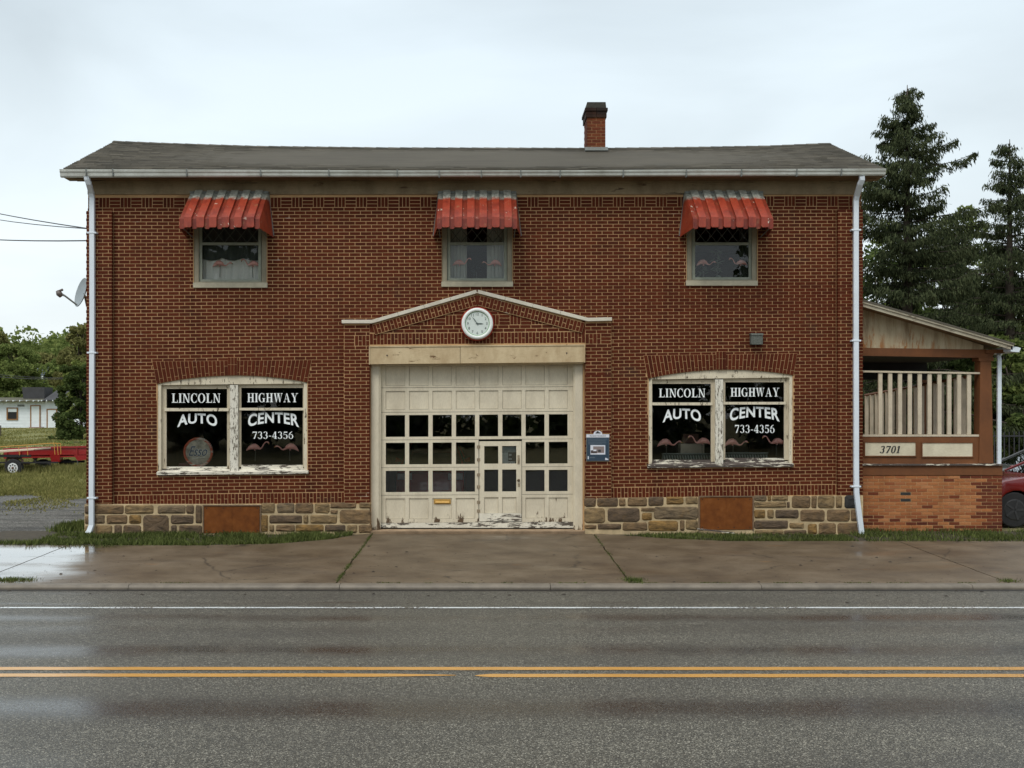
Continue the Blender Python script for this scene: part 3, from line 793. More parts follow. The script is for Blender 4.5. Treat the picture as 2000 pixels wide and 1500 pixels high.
for pi, (a, b) in enumerate(piers):
    zlow = szz(983)
    k = 0; zc = zlow+PZ*.5
    while surwarp((a+b)/2, zc+PZ/2) < surwarp((a+b)/2, sol_b)+.012:
        course(zc, a, b, k, -.098, None, None if k < 50 else None, parent=B, off=a, warp=surwarp); k += 1; zc += PZ
    base = zlow+PZ*k
    if pi == 0:
        put_brick(a+.1, surwarp(a, base+PZ*.5), .19, BH, -.098, parent=B); put_brick(a+.1, surwarp(a, base+PZ*1.5), .19, BH, -.098, parent=B); put_brick(a+.1, surwarp(a, base+PZ*2.5), .19, BH, -.098, parent=B)
        soldier(a+.205, b, base, -.098, warp=surwarp, parent=B, h=3*PZ)
    else:
        put_brick(b-.1, surwarp(b, base+PZ*.5), .19, BH, -.098, parent=B); put_brick(b-.1, surwarp(b, base+PZ*1.5), .19, BH, -.098, parent=B); put_brick(b-.1, surwarp(b, base+PZ*2.5), .19, BH, -.098, parent=B)
        soldier(a, b-.205, base, -.098, warp=surwarp, parent=B, h=3*PZ)
    zc = base+PZ*3.5; k = 0; top = szz(630 if pi == 0 else 624.5)
    while surwarp((a+b)/2, zc)+BH/2 < top:
        course(zc, a, b, k, -.098, None, None, parent=B, off=a, warp=surwarp); k += 1; zc += PZ
soldier(sx(722), sx(1143), szz(673.5), -.098, warp=surwarp, parent=B, h=.222)
# tympanum
tri = [(sx(724), szz(656)), (sx(724), szz(648)), (sx(932), szz(588)), (sx(1142), szz(643)), (sx(1142), szz(656))]
def out_tri(x, z): return not inside_poly(x, z, tri)
zt = szz(673.5)+.228
for k in range(2): course(zt+PZ*(k+.5), sx(730), sx(1140), k, -.098, out_tri, None, parent=B, warp=surwarp)
weave(sx(786), sx(1090), zt+2*PZ, -.098, warp=surwarp, parent=B, test=out_tri, flip=1)
for k in range(5, 9): course(zt+PZ*(k+.5), sx(730), sx(1140), k, -.098, out_tri, None, parent=B, warp=surwarp)
for a_, b_, c_ in ((722.3, 730, 628), (1136, 1142.8, 624)): box('brick', M['brick'], B, sx(a_), sx(b_), -.105, -.0985, szz(649), szz(c_+2))
# raked soldiers, set proud
def rake(p0, p1, n, h, flip):
    (ax, az), (bx, bz) = p0, p1; L = math.hypot(bx-ax, bz-az); ux, uz = (bx-ax)/L, (bz-az)/L
    nx, nz = uz, -ux        # downwards normal
    if nz > 0: nx, nz = -nx, -nz
    th = math.atan2(uz, ux); p = L/n
    quad = [(ax, az), (bx, bz), (bx+nx*h+(0 if flip else 0), bz+nz*h), (ax+nx*h, az+nz*h)]
    MB().prism(quad, -.128, -.1).build('raked_band', M['mortar'], B)
    for i in range(n):
        cx, cz = ax+ux*p*(i+.5), az+uz*p*(i+.5)
        if i % 2 == 0: pc = [(h/2, h-.012)]
        else: pc = [(h*.27, h*.5-.016), (h*.75, h*.46-.012)]
        for dd, hh in pc: put_brick(cx+nx*dd, cz+nz*dd, p-.0105, hh, -.128, th, parent=B, name='raked_brick')
rake((X(727, -.13), Z(634, -.13)), (X(931.5, -.13), Z(575, -.13)), 31, .205, 0)
rake((X(932.5, -.13), Z(575, -.13)), (X(1142, -.13), Z(630, -.13)), 31, .205, 1)
# coping stones
def slab_along(p0, p1, t, y0, y1, name='coping_stone'):
    (ax, az), (bx, bz) = p0, p1; L = math.hypot(bx-ax, bz-az); nx, nz = -(bz-az)/L*t, (bx-ax)/L*t
    return MB().prism([(ax, az), (bx, bz), (bx+nx, bz+nz), (ax+nx, az+nz)], y0, y1).build(name, M['coping'], B, bevel=.006)
Yc = -.17
cp = [(667, 631.5), (727, 631.5), (932, 572.5), (1148, 627.5), (1195.5, 626.5)]
def along(a, b, n):
    return [(a[0]+(b[0]-a[0])*i/n, a[1]+(b[1]-a[1])*i/n) for i in range(n+1)]
for seg, n in (((cp[0], cp[1]), 1), ((cp[1], cp[2]), 4), ((cp[2], cp[3]), 4), ((cp[3], cp[4]), 1)):
    q = along(seg[0], seg[1], n)
    for a, b in zip(q, q[1:]):
        slab_along((X(a[0], Yc)+.002, Z(a[1], Yc)), (X(b[0], Yc)-.002, Z(b[1], Yc)), .068, Yc, -.0085)
# ---------------- arch bricks (voussoirs): radiating columns, each cut in two at alternating heights
def voussoirs(a, n):
    (tx0, tz0), (tx1, tz1) = a['wtl'], a['wtr']; (bx0, bz0), (bx1, bz1) = a['wbl'], a['wbr']
    filled('arch_mortar', [(tx0, tz0), (bx0, bz0)]+arch_outline(a)[1:-1]+[(bx1, bz1), (tx1, tz1)], [], -.012, .02, M['mortar'], B)
    def top(u): return (tx0+(tx1-tx0)*u, tz0+(tz1-tz0)*u-.004)
    def bot(u):
        x = bx0+(bx1-bx0)*u; return (x, arc_z(a, x)+.004)
    for i in range(n):
        u0, u1 = i/n, (i+1)/n; g = .0055/(tx1-tx0)
        T0, T1, B0, B1 = top(u0+g), top(u1-g), bot(u0+g), bot(u1-g)
        cuts = [.36, .80][i % 2]; cs = [cuts]
        def lerp(A, C, f): return (A[0]+(C[0]-A[0])*f, A[1]+(C[1]-A[1])*f)
        H = T0[1]-B0[1]; gg = .0055/H
        lv = [0]+cs+[1]
        for j in range(len(lv)-1):
            f0 = lv[j]+(gg if j else 0); f1 = lv[j+1]-(gg if j < len(lv)-2 else 0)
            q = [lerp(T0, B0, f0), lerp(T1, B1, f0), lerp(T1, B1, f1), lerp(T0, B0, f1)]
            MB().prism(q, -.019, -.011).build('arch_brick', M['brick'], B)
    # raised key
    kx0, kx1 = X(a['kx'][0]), X(a['kx'][1]); kt = Z(a['kt']); kb = arc_z(a, (kx0+kx1)/2)
    MB().box(kx0, kx1, -.028, -.004, kb, kt).build('key_mortar', M['mortar'], B)
    for (p0, p1) in ((kx0+.003, kx0+.055), (kx0+.065, kx0+.115), (kx0+.125, kx1-.003)):
        for (q0, q1) in ((0, .6), (.6, 1)):
            MB().box(p0, p1, -.036, -.027, kb+(kt-kb)*q0+.005, kb+(kt-kb)*q1-.005).build('arch_brick', M['brick'], B)
for a in ARCH: voussoirs(a, 40)
# everything that was gathered
stuff_acc['field'].build('brickwork', M['brick'], B)['kind'] = 'stuff'

# ---------------- stone base
def stone(x0, x1, z0, z1, parent, mat, ybase=0.0, relief=.026):
    r = random.Random(int(x0*997+z0*131)); w, h = x1-x0, z1-z0; rc = min(w, h)*.22; n = 0; pts = []
    for cx_, cz_, a0 in ((x1-rc, z1-rc, 0), (x0+rc, z1-rc, 90), (x0+rc, z0+rc, 180), (x1-rc, z0+rc, 270)):
        for q in (10, 45, 80): an = R(a0+q); pts.append((cx_+rc*math.cos(an)+r.uniform(-.004, .004), cz_+rc*math.sin(an)+r.uniform(-.004, .004)))
    n = len(pts); cx_, cz_ = (x0+x1)/2, (z0+z1)/2
    V = [(a, ybase+.004, b) for a, b in pts]
    def ring(f, y, j): return [(cx_+(a-cx_)*f[0]+r.uniform(-j, j)*w, y+r.uniform(-.5, .5)*relief*.5, cz_+(b-cz_)*f[1]+r.uniform(-j, j)*h) for a, b in pts]
    ix = 1-.022/w*2; iz = 1-.022/h*2
    V += ring((max(ix, .6), max(iz, .55)), ybase-relief*.55, .01); V += ring((.55, .5), ybase-relief, .07); V.append((cx_+r.uniform(-.1, .1)*w, ybase-relief*r.uniform(.6, 1.3), cz_+r.uniform(-.1, .1)*h))
    Fs = []
    for k in range(2):
        for i in range(n): Fs.append((k*n+i, (k+1)*n+i, (k+1)*n+(i+1) % n, k*n+(i+1) % n)[::-1])
    for i in range(n): Fs.append((2*n+(i+1) % n, 2*n+i, 3*n))
    o = MB().add(V, Fs).build('stone', mat, parent); return o
def stone_mat(name, cols):
    t = NT(name); o = t.n('ShaderNodeObjectInfo').outputs['Random']; k = len(cols)
    c = t.ramp(o, *[(i/k, q) for i, q in enumerate(cols)]+[(1, cols[0])], interp='CONSTANT')
    c = t.mix(t.ramp(t.noise(9, 7, .7, v=t.vec(t.pos(), (.6, 1, 1.3))), (.35, .75), (.65, 0)), c, (.045, .036, .028))
    c = t.mix(t.ramp(t.noise(6, 6, .7), (.55, 0), (.75, .6)), c, (.24, .14, .05))
    c = t.mix(t.ramp(t.noise(30, 5, .75), (.6, 0), (.8, .5)), c, (.30, .25, .17))
    t.b.inputs['Specular IOR Level'].default_value = .15; t.base(c).rough(.9); t.bump(t.noise(28, 6, .7, v=t.vec(t.pos(), (.6, 1, 1.5))), .9, .02); return t.m
M['stone'] = stone_mat('rough_sandstone', [(.24, .155, .082), (.27, .175, .09), (.32, .19, .065), (.17, .115, .07), (.32, .22, .11), (.24, .175, .105), (.15, .105, .068)])
M['stone_black'] = plain('sooty_stone', (.025, .024, .022), .8, .4, 10, bump=.7)
S = []
def sec(sc, ox, oy, lst):
    for a, b, c, d in lst: S.append((a/sc+ox, b/sc+ox, c/sc+oy, d/sc+oy))
sec(6.25, 100, 940, [(530,885,290,400),(900,1250,290,400),(1300,1640,292,398),(1650,1745,292,398),(1765,1840,292,515),(530,655,412,520),(675,930,412,520),(950,1100,412,520),(1122,1438,410,655),
    (1460,1740,412,520),(540,745,536,660),(770,862,536,660),(880,1100,536,660),(1465,1535,536,655),(1560,1845,536,660)])
sec(8.333, 500, 940, [(80,310,358,522),(345,625,358,520),(640,935,358,522),(955,1200,358,522),(1212,1630,350,440),(1680,1868,345,440),(1212,1332,470,525),(1362,1870,465,690),(75,198,552,820),
    (220,750,552,690),(770,855,552,690),(885,1320,548,690),(220,292,710,820),(325,630,710,820),(645,1100,710,820),(1120,1455,712,820),(1482,1650,710,845),(1672,1880,708,845)])
sec(6.452, 1130, 930, [(72,218,275,385),(235,497,275,385),(510,592,280,380),(618,862,270,382),(880,1072,262,375),(1105,1322,262,358),(1350,1500,258,355),(74,335,402,592),(365,770,400,578),
    (790,965,402,446),(800,925,465,556),(948,1505,385,545),(80,226,612,668),(240,536,600,672),(555,866,585,690),(880,1250,562,695),(1280,1332,555,688),(1350,1502,548,680)])
sec(7.407, 1430, 930, [(320,497,284,356),(513,562,284,356),(578,808,282,356),(320,782,370,458),(794,828,370,458),(860,1135,284,468),(1145,1222,284,462),(1238,1482,280,466),(1498,1588,284,462),
    (320,478,484,612),(508,602,484,612),(628,962,484,612),(984,1338,486,658),(1368,1702,480,656),(1718,1835,482,656),(318,806,640,764),(830,1038,675,758),(1094,1228,690,842),(1248,1502,678,845),
    (1525,1850,676,850),(325,742,782,850),(754,1072,782,850)])
foot = MB().box(XL-.03, sx(722), -.105, -.0005, -.3, Z(985.0, -.1)); foot.build('stone_base', M['mortar_stone'], B)
MB().prism([(sx(1142.5), -.4), (XR+.0, -.4), (XR+.0, Z(967)), (sx(1142.5), Z(973.0))], -.105, -.0005).build('stone_base', M['mortar_stone'], B)
for (a, b, c, d) in S:
    a, b, c, d = a-.6, b+.6, c-.5, d+.5
    yb = -.105
    if b > 1670: b = min(b, 1681)
    stone(X(a, yb), X(b, yb), Z(d, yb), Z(c, yb), B, M['stone'], yb)
stone(X(1645.5), X(1672), Z(992.5), Z(966.5), B, M['stone_black'], -.106)
# lower corner stones left of the first measured ones (under the downspout)
for c, d in ((987, 1004), (1006, 1023), (1025.5, 1046)): stone(X(169), X(184), Z(d), Z(c), B, M['stone'], -.105)
# two rusty sheet-metal covers over the cellar openings
def cover(l, r, t, b, tilt):
    MB().prism([(X(l, -.09), Z(b, -.09)), (X(r, -.09), Z(b+tilt, -.09)), (X(r, -.09), Z(t+(-1 if tilt < 0 else 0), -.09)), (X(l, -.09), Z(t, -.09))], -.118, -.1055).build('cellar_cover', M['rust_sheet'], B, bevel=.004)
    m = MB(); y = -.132
    m.box(X(l-2.5, y), X(l, y), y, -.1, Z(b+1, y), Z(t-2, y)); m.box(X(r, y), X(r+2.5, y), y, -.1, Z(b+1, y), Z(t-2, y)); m.box(X(l, y), X(r, y), y, -.1, Z(t, y)+.001, Z(t-2.5, y))
    m.build('cover_frame', plain('old_frame_wood', (.15, .095, .055), .85, .3, 10, bump=.5), B)
def cover_bolts(l, r, t, b):
    for a in np.linspace(l+5, r-5, 4):
        for c in (t+4, b-5): MB().tube([(X(a, -.125), -.124, Z(c, -.12)), (X(a, -.125), -.1185, Z(c, -.12))], .010, 6).build('bolt', M['black'], B)
    MB().box(X((l+r)/2-.6, -.12), X((l+r)/2+.6, -.12), -.1215, -.1182, Z(b-2, -.12), Z(t+2, -.12)).build('seam', M['rust_sheet'], B)
cover_bolts(398, 507.5, 988.5, 1041); cover_bolts(1367, 1470, 971, 1035)
cover(398, 507.5, 988.5, 1041, 0); cover(1367, 1470, 971, 1035, -1)
MB().obox(P(1398, 1037, -.20), (.36, 0, -.040), (0, .03, 0), (0, 0, .012)).build('loose_board', M['sill_bare'], None)
tag(bpy.data.objects['loose_board'], 'thin weathered board leaning at the foot of the right rusty cover', 'board')

# ---------------- shop windows
def letter_mesh(strokes): return strokes
def shop_window(idx, a, l, r, b0, b1, panes, mull, rails, sillz):
    w = MB(); n = 16
    # header board filling the arc
    hb = panes[0][2]
    top = [(max(X(l), min(X(r), x)), z-.003) for x, z in arch_outline(a)]
    wn_ = MB(); root = None
    lo = [(X(r), Z(rails['head_r'])), (X(l), Z(rails['head_l']))]
    header = filled('window', top+lo, [], .015, .09, M['cream_peel'], B)
    header['label'] = ['wide shop window left of the garage door, flaking cream frame', 'wide shop window right of the garage door, bare wooden sill'][idx]
    win = header
    def fr(name, x0, x1, y0, y1, z0, z1, mt): return box(name, mt, win, X(x0, y0), X(x1, y0), y0, y1, Z(z0, y0), Z(z1, y0))
    fr('frame', l, l+6.5, .012, .11, b0, rails['head_l'], M['cream_peel']); fr('frame', r-6.5, r, .012, .11, b1, rails['head_r'], M['cream_peel'])
    fr('mullion', mull[0], mull[1], -.005, .11, b0-3, rails['head_l'], M['crackled'])
    # sashes: two lights each side
    for s in (0, 1):
        x0, x1 = (l+6.5, mull[0]) if s == 0 else (mull[1], r-6.5)
        pu, pl = panes[s], panes[s+2]
        hd = rails['head_l'] if s == 0 else rails['head_r']
        Y0, Y1 = .075, .13
        fr('sash_stile', x0, pu[0], Y0, Y1, pl[3]+4, hd, M['cream_sash']); fr('sash_stile', pu[1], x1, Y0, Y1, pl[3]+4, hd, M['cream_sash'])
        fr('sash_rail', pu[0], pu[1], Y0+.001, Y1, pu[2], hd, M['cream_sash'])
        fr('sash_rail', pu[0]-4, pu[1]+3, .030, Y1-.002, pl[2], pu[3], M['cream_peel'])
        fr('sash_rail', pu[0], pu[1], Y0+.001, Y1, pl[3]+9, pl[3], M['sill_peel'] if idx == 0 else M['sill_bare'])
        for p in (pu, pl):
            g = MB().add([(X(p[0]-1, .1), .1, Z(p[3]+1, .1)), (X(p[1]+1, .1), .1, Z(p[3]+1, .1)), (X(p[1]+1, .1), .1, Z(p[2]-1, .1)), (X(p[0]-1, .1), .1, Z(p[2]-1, .1))], [(0, 1, 2, 3)]).build('pane', M['glass'], win)
    mt = M['sill_peel'] if idx == 0 else M['sill_bare']
    MB().prism_x([(-.06, sillz[0]), (-.065, sillz[0]+.055), (.11, sillz[0]+.105), (.11, sillz[0])], X(l-2, -.05), X(r+2, -.05)).build('sill', mt, win, warp=lambda x, y, z: (x, y, z+(x-X(l))*sillz[1]), bevel=.005)
    return win
win1 = shop_window(0, ARCH[0], 308, 600, 928, 926, [(325, 443.5, 759.5, 797), (471, 591.5, 757.5, 796.5), (325.5, 443.5, 803, 911.5), (471.5, 592, 801.5, 908)], (449, 464.5), dict(head_l=752, head_r=749), (Z(928, -.05), .008))
win2 = shop_window(1, ARCH[1], 1267, 1548, 914, 912, [(1274, 1388.5, 749.5, 786), (1416.5, 1531.5, 746.5, 785), (1274, 1388, 791.5, 898), (1417, 1531, 790, 894.5)], (1397.5, 1412.5), dict(head_l=741, head_r=737), (Z(914, -.05), .008))
# ---------------- lettering: a small serif alphabet from strokes
def ell(cx_, cz_, rx, rz, tx, tz, a0, a1, n=20):
    q = []
    for i in range(n):
        for_ = []
        b0, b1 = R(a0+(a1-a0)*i/n), R(a0+(a1-a0)*(i+1)/n)
        q.append([(cx_+rx*math.cos(b0), cz_+rz*math.sin(b0)), (cx_+rx*math.cos(b1), cz_+rz*math.sin(b1)), (cx_+(rx-tx)*math.cos(b1), cz_+(rz-tz)*math.sin(b1)), (cx_+(rx-tx)*math.cos(b0), cz_+(rz-tz)*math.sin(b0))])
    return q
def rc(x0, x1, z0, z1): return [[(x0, z0), (x1, z0), (x1, z1), (x0, z1)]]
def sl(xb0, xb1, xt0, xt1, z0=0, z1=1): return [[(xb0, z0), (xb1, z0), (xt1, z1), (xt0, z1)]]
T_ = .18; t_ = .075; sf = .065
HB = .08
GLY = {
 'L': (rc(.10, .10+T_, 0, 1)+rc(0, .37, 0, sf)+rc(0, .37, 1-sf, 1)+rc(.3, .64, 0, sf+.01)+sl(.57, .64, .61, .64, sf, .30), .66),
 'I': (rc(.08, .08+T_, 0, 1)+rc(0, .33, 0, sf)+rc(0, .33, 1-sf, 1), .33),
 'N': (rc(.11, .11+t_, 0, 1)+sl(.58, .70, .06, .26)+rc(.645, .645+t_, 0, 1)+rc(0, .28, 0, sf)+rc(0, .12, 1-sf, 1)+rc(.53, .81, 1-sf, 1), .81),
 'C': (ell(.38, .5, .38, .52, .18, .055, 48, 312, 24)+rc(.61, .655, .66, 1.0)+sl(.60, .64, .64, .67, .04, .30), .68),
 'O': (ell(.40, .5, .40, .52, .18, .055, 0, 360, 30), .80),
 'G': (ell(.39, .5, .39, .52, .18, .055, 48, 318, 24)+rc(.62, .66, .66, 1.0)+rc(.52, .52+T_, .03, .42)+rc(.43, .78, .40, .45), .78),
 'H': (rc(.09, .09+T_, 0, 1)+rc(.54, .54+T_, 0, 1)+rc(.2, .6, .47, .555)+rc(0, .35, 0, sf)+rc(0, .35, 1-sf, 1)+rc(.45, .80, 0, sf)+rc(.45, .80, 1-sf, 1), .80),
 'W': (sl(.27, .36, .05, .23)+sl(.29, .335, .48, .53)+sl(.68, .77, .44, .62)+sl(.70, .745, .90, .95)+rc(0, .29, 1-sf, 1)+rc(.38, .70, 1-sf, 1)+rc(.81, 1.04, 1-sf, 1), 1.04),
 'A': (sl(.09, .14, .36, .41)+sl(.55, .73, .34, .44)+rc(.2, .6, .33, .38)+rc(0, .25, 0, sf)+rc(.47, .82, 0, sf), .82),
 'Y': (rc(.30, .30+T_, 0, .5)+sl(.30, .46, .04, .22, .42, 1)+sl(.40, .45, .62, .67, .46, 1)+rc(0, .31, 1-sf, 1)+rc(.52, .78, 1-sf, 1)+rc(.2, .57, 0, sf), .78),
 '7': (rc(.03, .56, .86, 1)+sl(.14, .30, .47, .56, 0, .88)+rc(.03, .07, .72, .9), .58),
 '3': (ell(.27, .74, .25, .28, .14, .05, -90, 160, 16)+ell(.27, .28, .28, .30, .15, .05, -160, 90, 16), .58),
 '4': (sl(.0, .06, .33, .42, .25, 1)+rc(.0, .58, .22, .31)+rc(.33, .48, 0, 1)+rc(.24, .57, 0, sf), .60),
 '5': (rc(.10, .52, .86, 1)+sl(.06, .11, .10, .15, .5, .95)+ell(.27, .31, .29, .33, .15, .05, -150, 120, 18), .58),
 '6': (ell(.29, .32, .29, .34, .14, .05, 0, 360, 24)+ell(.50, .34, .50, .68, .15, .06, 95, 180, 12), .60),
 '-': (rc(.03, .32, .33, .42), .35),
 '0': (ell(.28, .5, .28, .52, .14, .05, 0, 360, 24), .56),
 '1': (rc(.15, .30, 0, 1)+rc(.03, .42, 0, sf)+sl(.03, .06, .15, .2, .78, .98), .45),
 ' ': ([], .35)}
def sign(text, x0, x1, z0, z1, y, mat, parent, shear=0, gap=.09, name='lettering', slope=0, glyphs=GLY):
    W = sum(glyphs[c][1]+gap for c in text)-gap; k = (x1-x0)/W; H = z1-z0; cx_ = 0; m = MB(); d = 0
    for c in text:
        for q in glyphs[c][0]:
            pts = []
            for (u, v) in q:
                pts.append((x0+(cx_+u)*k+shear*v*H, z0+v*H+slope*(cx_+u)*k))
            A = sum(pts[i][0]*pts[(i+1) % 4][1]-pts[(i+1) % 4][0]*pts[i][1] for i in range(4))
            if A < 0: pts = pts[::-1]
            yy = y-.0004*(d % 6); d += 1
            m.add([(x, yy, z) for x, z in pts], [(0, 1, 2, 3)])
        cx_ += glyphs[c][1]+gap
    return m.build(name, mat, parent)
def text_mesh(text, bold=0.0, shear=0, space=1):
    cu = bpy.data.curves.new('t', 'FONT'); cu.body = text; cu.offset = bold; cu.shear = shear; cu.space_character = space; cu.resolution_u = 5
    t = bpy.data.objects.new('t', cu); COL.objects.link(t)
    me = bpy.data.meshes.new_from_object(t.evaluated_get(bpy.context.evaluated_depsgraph_get())); bpy.data.objects.remove(t); bpy.data.curves.remove(cu)
    V = [v.co.copy() for v in me.vertices]; Fc = [tuple(p.vertices) for p in me.polygons]; bpy.data.meshes.remove(me)
    x0 = min(v.x for v in V); x1 = max(v.x for v in V); y0 = min(v.y for v in V); y1 = max(v.y for v in V)
    return [((v.x-x0)/(x1-x0), (v.y-y0)/(y1-y0)) for v in V], Fc, (x1-x0)/(y1-y0)
def print_text(text, x0, x1, z0, z1, y, mat, parent, bold=0, arch=0, shear=0, name='lettering', fn=None, flare=0):
    V, Fc, _ = text_mesh(text, bold, shear, 1.06 if arch else 1); out = []
    for u, v in V:
        xx = x0+(x1-x0)*u; s = 2*u-1; bo = z0+arch*(1-s*s); to = z1-arch*.45*s*s
        zz = bo+v*(to-bo)
        if flare: xx += s*flare*(.5-v)
        if fn: xx, zz = fn(xx, zz)
        out.append((xx, y, zz))
    return MB().add(out, Fc).build(name, mat, parent)
YP = .097
def L_(t, a, b, c, d, w): sign(t, X(a, YP), X(b, YP), Z(d, YP), Z(c, YP), YP, M['white_print'], w)
L_('LINCOLN', 335.5, 430.5, 768.5, 786.5, win1); L_('HIGHWAY', 483, 582, 768, 785.5, win1); L_('733-4356', 493, 573, 843, 857, win1)
L_('LINCOLN', 1287, 1377.5, 759, 776, win2); L_('HIGHWAY', 1427, 1522, 757.5, 774.5, win2); L_('733-4356', 1435, 1513, 830, 845.5, win2)
def A_(t, a, b, c, d, w, arch): print_text(t, X(a, YP), X(b, YP), Z(d, YP), Z(c, YP), YP, M['white_print'], w, bold=.028, arch=arch*.01, flare=.02)
A_('AUTO', 347, 424, 807, 835, win1, 8); A_('CENTER', 484.5, 583.5, 805, 835, win1, 9); A_('AUTO', 1295, 1369, 797.5, 826, win2, 8); A_('CENTER', 1425.5, 1522, 794, 824, win2, 9)

# ---------------- upstairs windows and awnings
AW = [(.0, 'left', 430), (.0, 'middle', 934), (.0, 'right', 1436)]
def upper_window(i, l, r, b):
    y = .03
    sill = MB().box(X(l-1, -.04), X(r+1, -.04), -.045, .10, Z(b, -.04), Z(b-10, -.04)).build('window', M['stone_sill'], B, bevel=.006)
    sill['label'] = 'upstairs sash window under the %s red awning' % AW[i][1]
    w = sill; H = 6.46
    def fr(name, x0, x1, y0, y1, z0, z1, mt): return MB().box(X(x0, y0), X(x1, y0), y0, y1, z0, z1).build(name, mt, w)
    zb = Z(b-10, 0)
    fr('casing', l+.3, l+10, .02, .12, zb, H, M['window_frame']); fr('casing', r-10, r-.3, .02, .12, zb, H, M['window_frame'])
    fr('casing', l+10, r-10, .021, .12, zb, zb+.022, M['window_frame'])
    fr('storm_frame', l+10.8, l+16.5, .06, .10, zb+.022, H, M['storm']); fr('storm_frame', r-16.5, r-10.8, .06, .10, zb+.022, H, M['storm'])
    fr('storm_frame', l+16.5, r-16.5, .046, .10, zb+.022, zb+.07, M['storm'])
    zr = Z(475.5, .05)
    fr('meeting_rail', l+16.5, r-16.5, .040, .10, zr-.005, zr+.018, M['storm']); fr('meeting_rail', l+16.5, r-16.5, .050, .10, zr-.03, zr-.010, M['storm'])
    x0, x1 = X(l+16.5, .08), X(r-16.5, .08)
    for z0, z1 in ((zb+.07, zr-.02), (zr+.01, H)): MB().add([(x0, .08, z0), (x1, .08, z0), (x1, .08, z1), (x0, .08, z1)], [(0, 1, 2, 3)]).build('pane', M['glass'], w)
    # diamond leading of the upper sash
    m = MB(); n = 5; pw = (x1-x0)/n*1.0; hh = pw*1.25
    for s in (1, -1):
        for k in range(-4, n+5):
            xa = x0+pw*k; za = zr+.02; t1 = (H-za); xb = xa+s*pw*(t1/hh)
            # clip to window
            pa, pb = [xa, za], [xb, H]
            def clip(p, q, xl, right):
                if (p[0] > xl) == right:
                    u = (xl-q[0])/(p[0]-q[0]); return [xl, q[1]+(p[1]-q[1])*u]
                return p
            if (pa[0] < x0 and pb[0] < x0) or (pa[0] > x1 and pb[0] > x1): continue
            pa2 = clip(pa, pb, x1, True); pa2 = clip(pa2, pb, x0, False) if pa2[0] < x0 else pa2
            pb2 = clip(pb, pa, x1, True); pb2 = clip(pb2, pa, x0, False) if pb2[0] < x0 else pb2
            if abs(pa2[0]-pb2[0]) < .01: continue
            m.tube([(pa2[0], .074+.003*s, pa2[1]), (pb2[0], .074+.003*s, pb2[1])], .0055, 5)
    m.build('diamond_leading', M['lead'], w)
    return w
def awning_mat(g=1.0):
    t = NT('red_awning_paint' if g == 1 else 'shaded_red_awning_paint'); s = t.sep(); v = t.pos()
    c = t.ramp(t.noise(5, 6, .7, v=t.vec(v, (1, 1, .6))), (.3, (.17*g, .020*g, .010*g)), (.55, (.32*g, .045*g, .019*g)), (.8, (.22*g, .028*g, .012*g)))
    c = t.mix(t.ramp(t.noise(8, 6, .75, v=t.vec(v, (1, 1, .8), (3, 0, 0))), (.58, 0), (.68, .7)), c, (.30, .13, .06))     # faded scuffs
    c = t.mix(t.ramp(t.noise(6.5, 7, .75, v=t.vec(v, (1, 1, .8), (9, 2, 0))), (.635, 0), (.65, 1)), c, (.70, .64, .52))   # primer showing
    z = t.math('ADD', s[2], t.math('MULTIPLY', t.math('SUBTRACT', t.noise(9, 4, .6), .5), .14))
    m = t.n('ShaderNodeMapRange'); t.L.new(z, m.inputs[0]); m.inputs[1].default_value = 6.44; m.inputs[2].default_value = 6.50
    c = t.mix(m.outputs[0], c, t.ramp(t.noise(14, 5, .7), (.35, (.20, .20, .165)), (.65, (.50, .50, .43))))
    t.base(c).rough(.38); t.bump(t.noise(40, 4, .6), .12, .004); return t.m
M['awning'] = awning_mat(); M['awning_low'] = awning_mat(.7)  # second copy is darkened: channel shade painted into the sunken slats
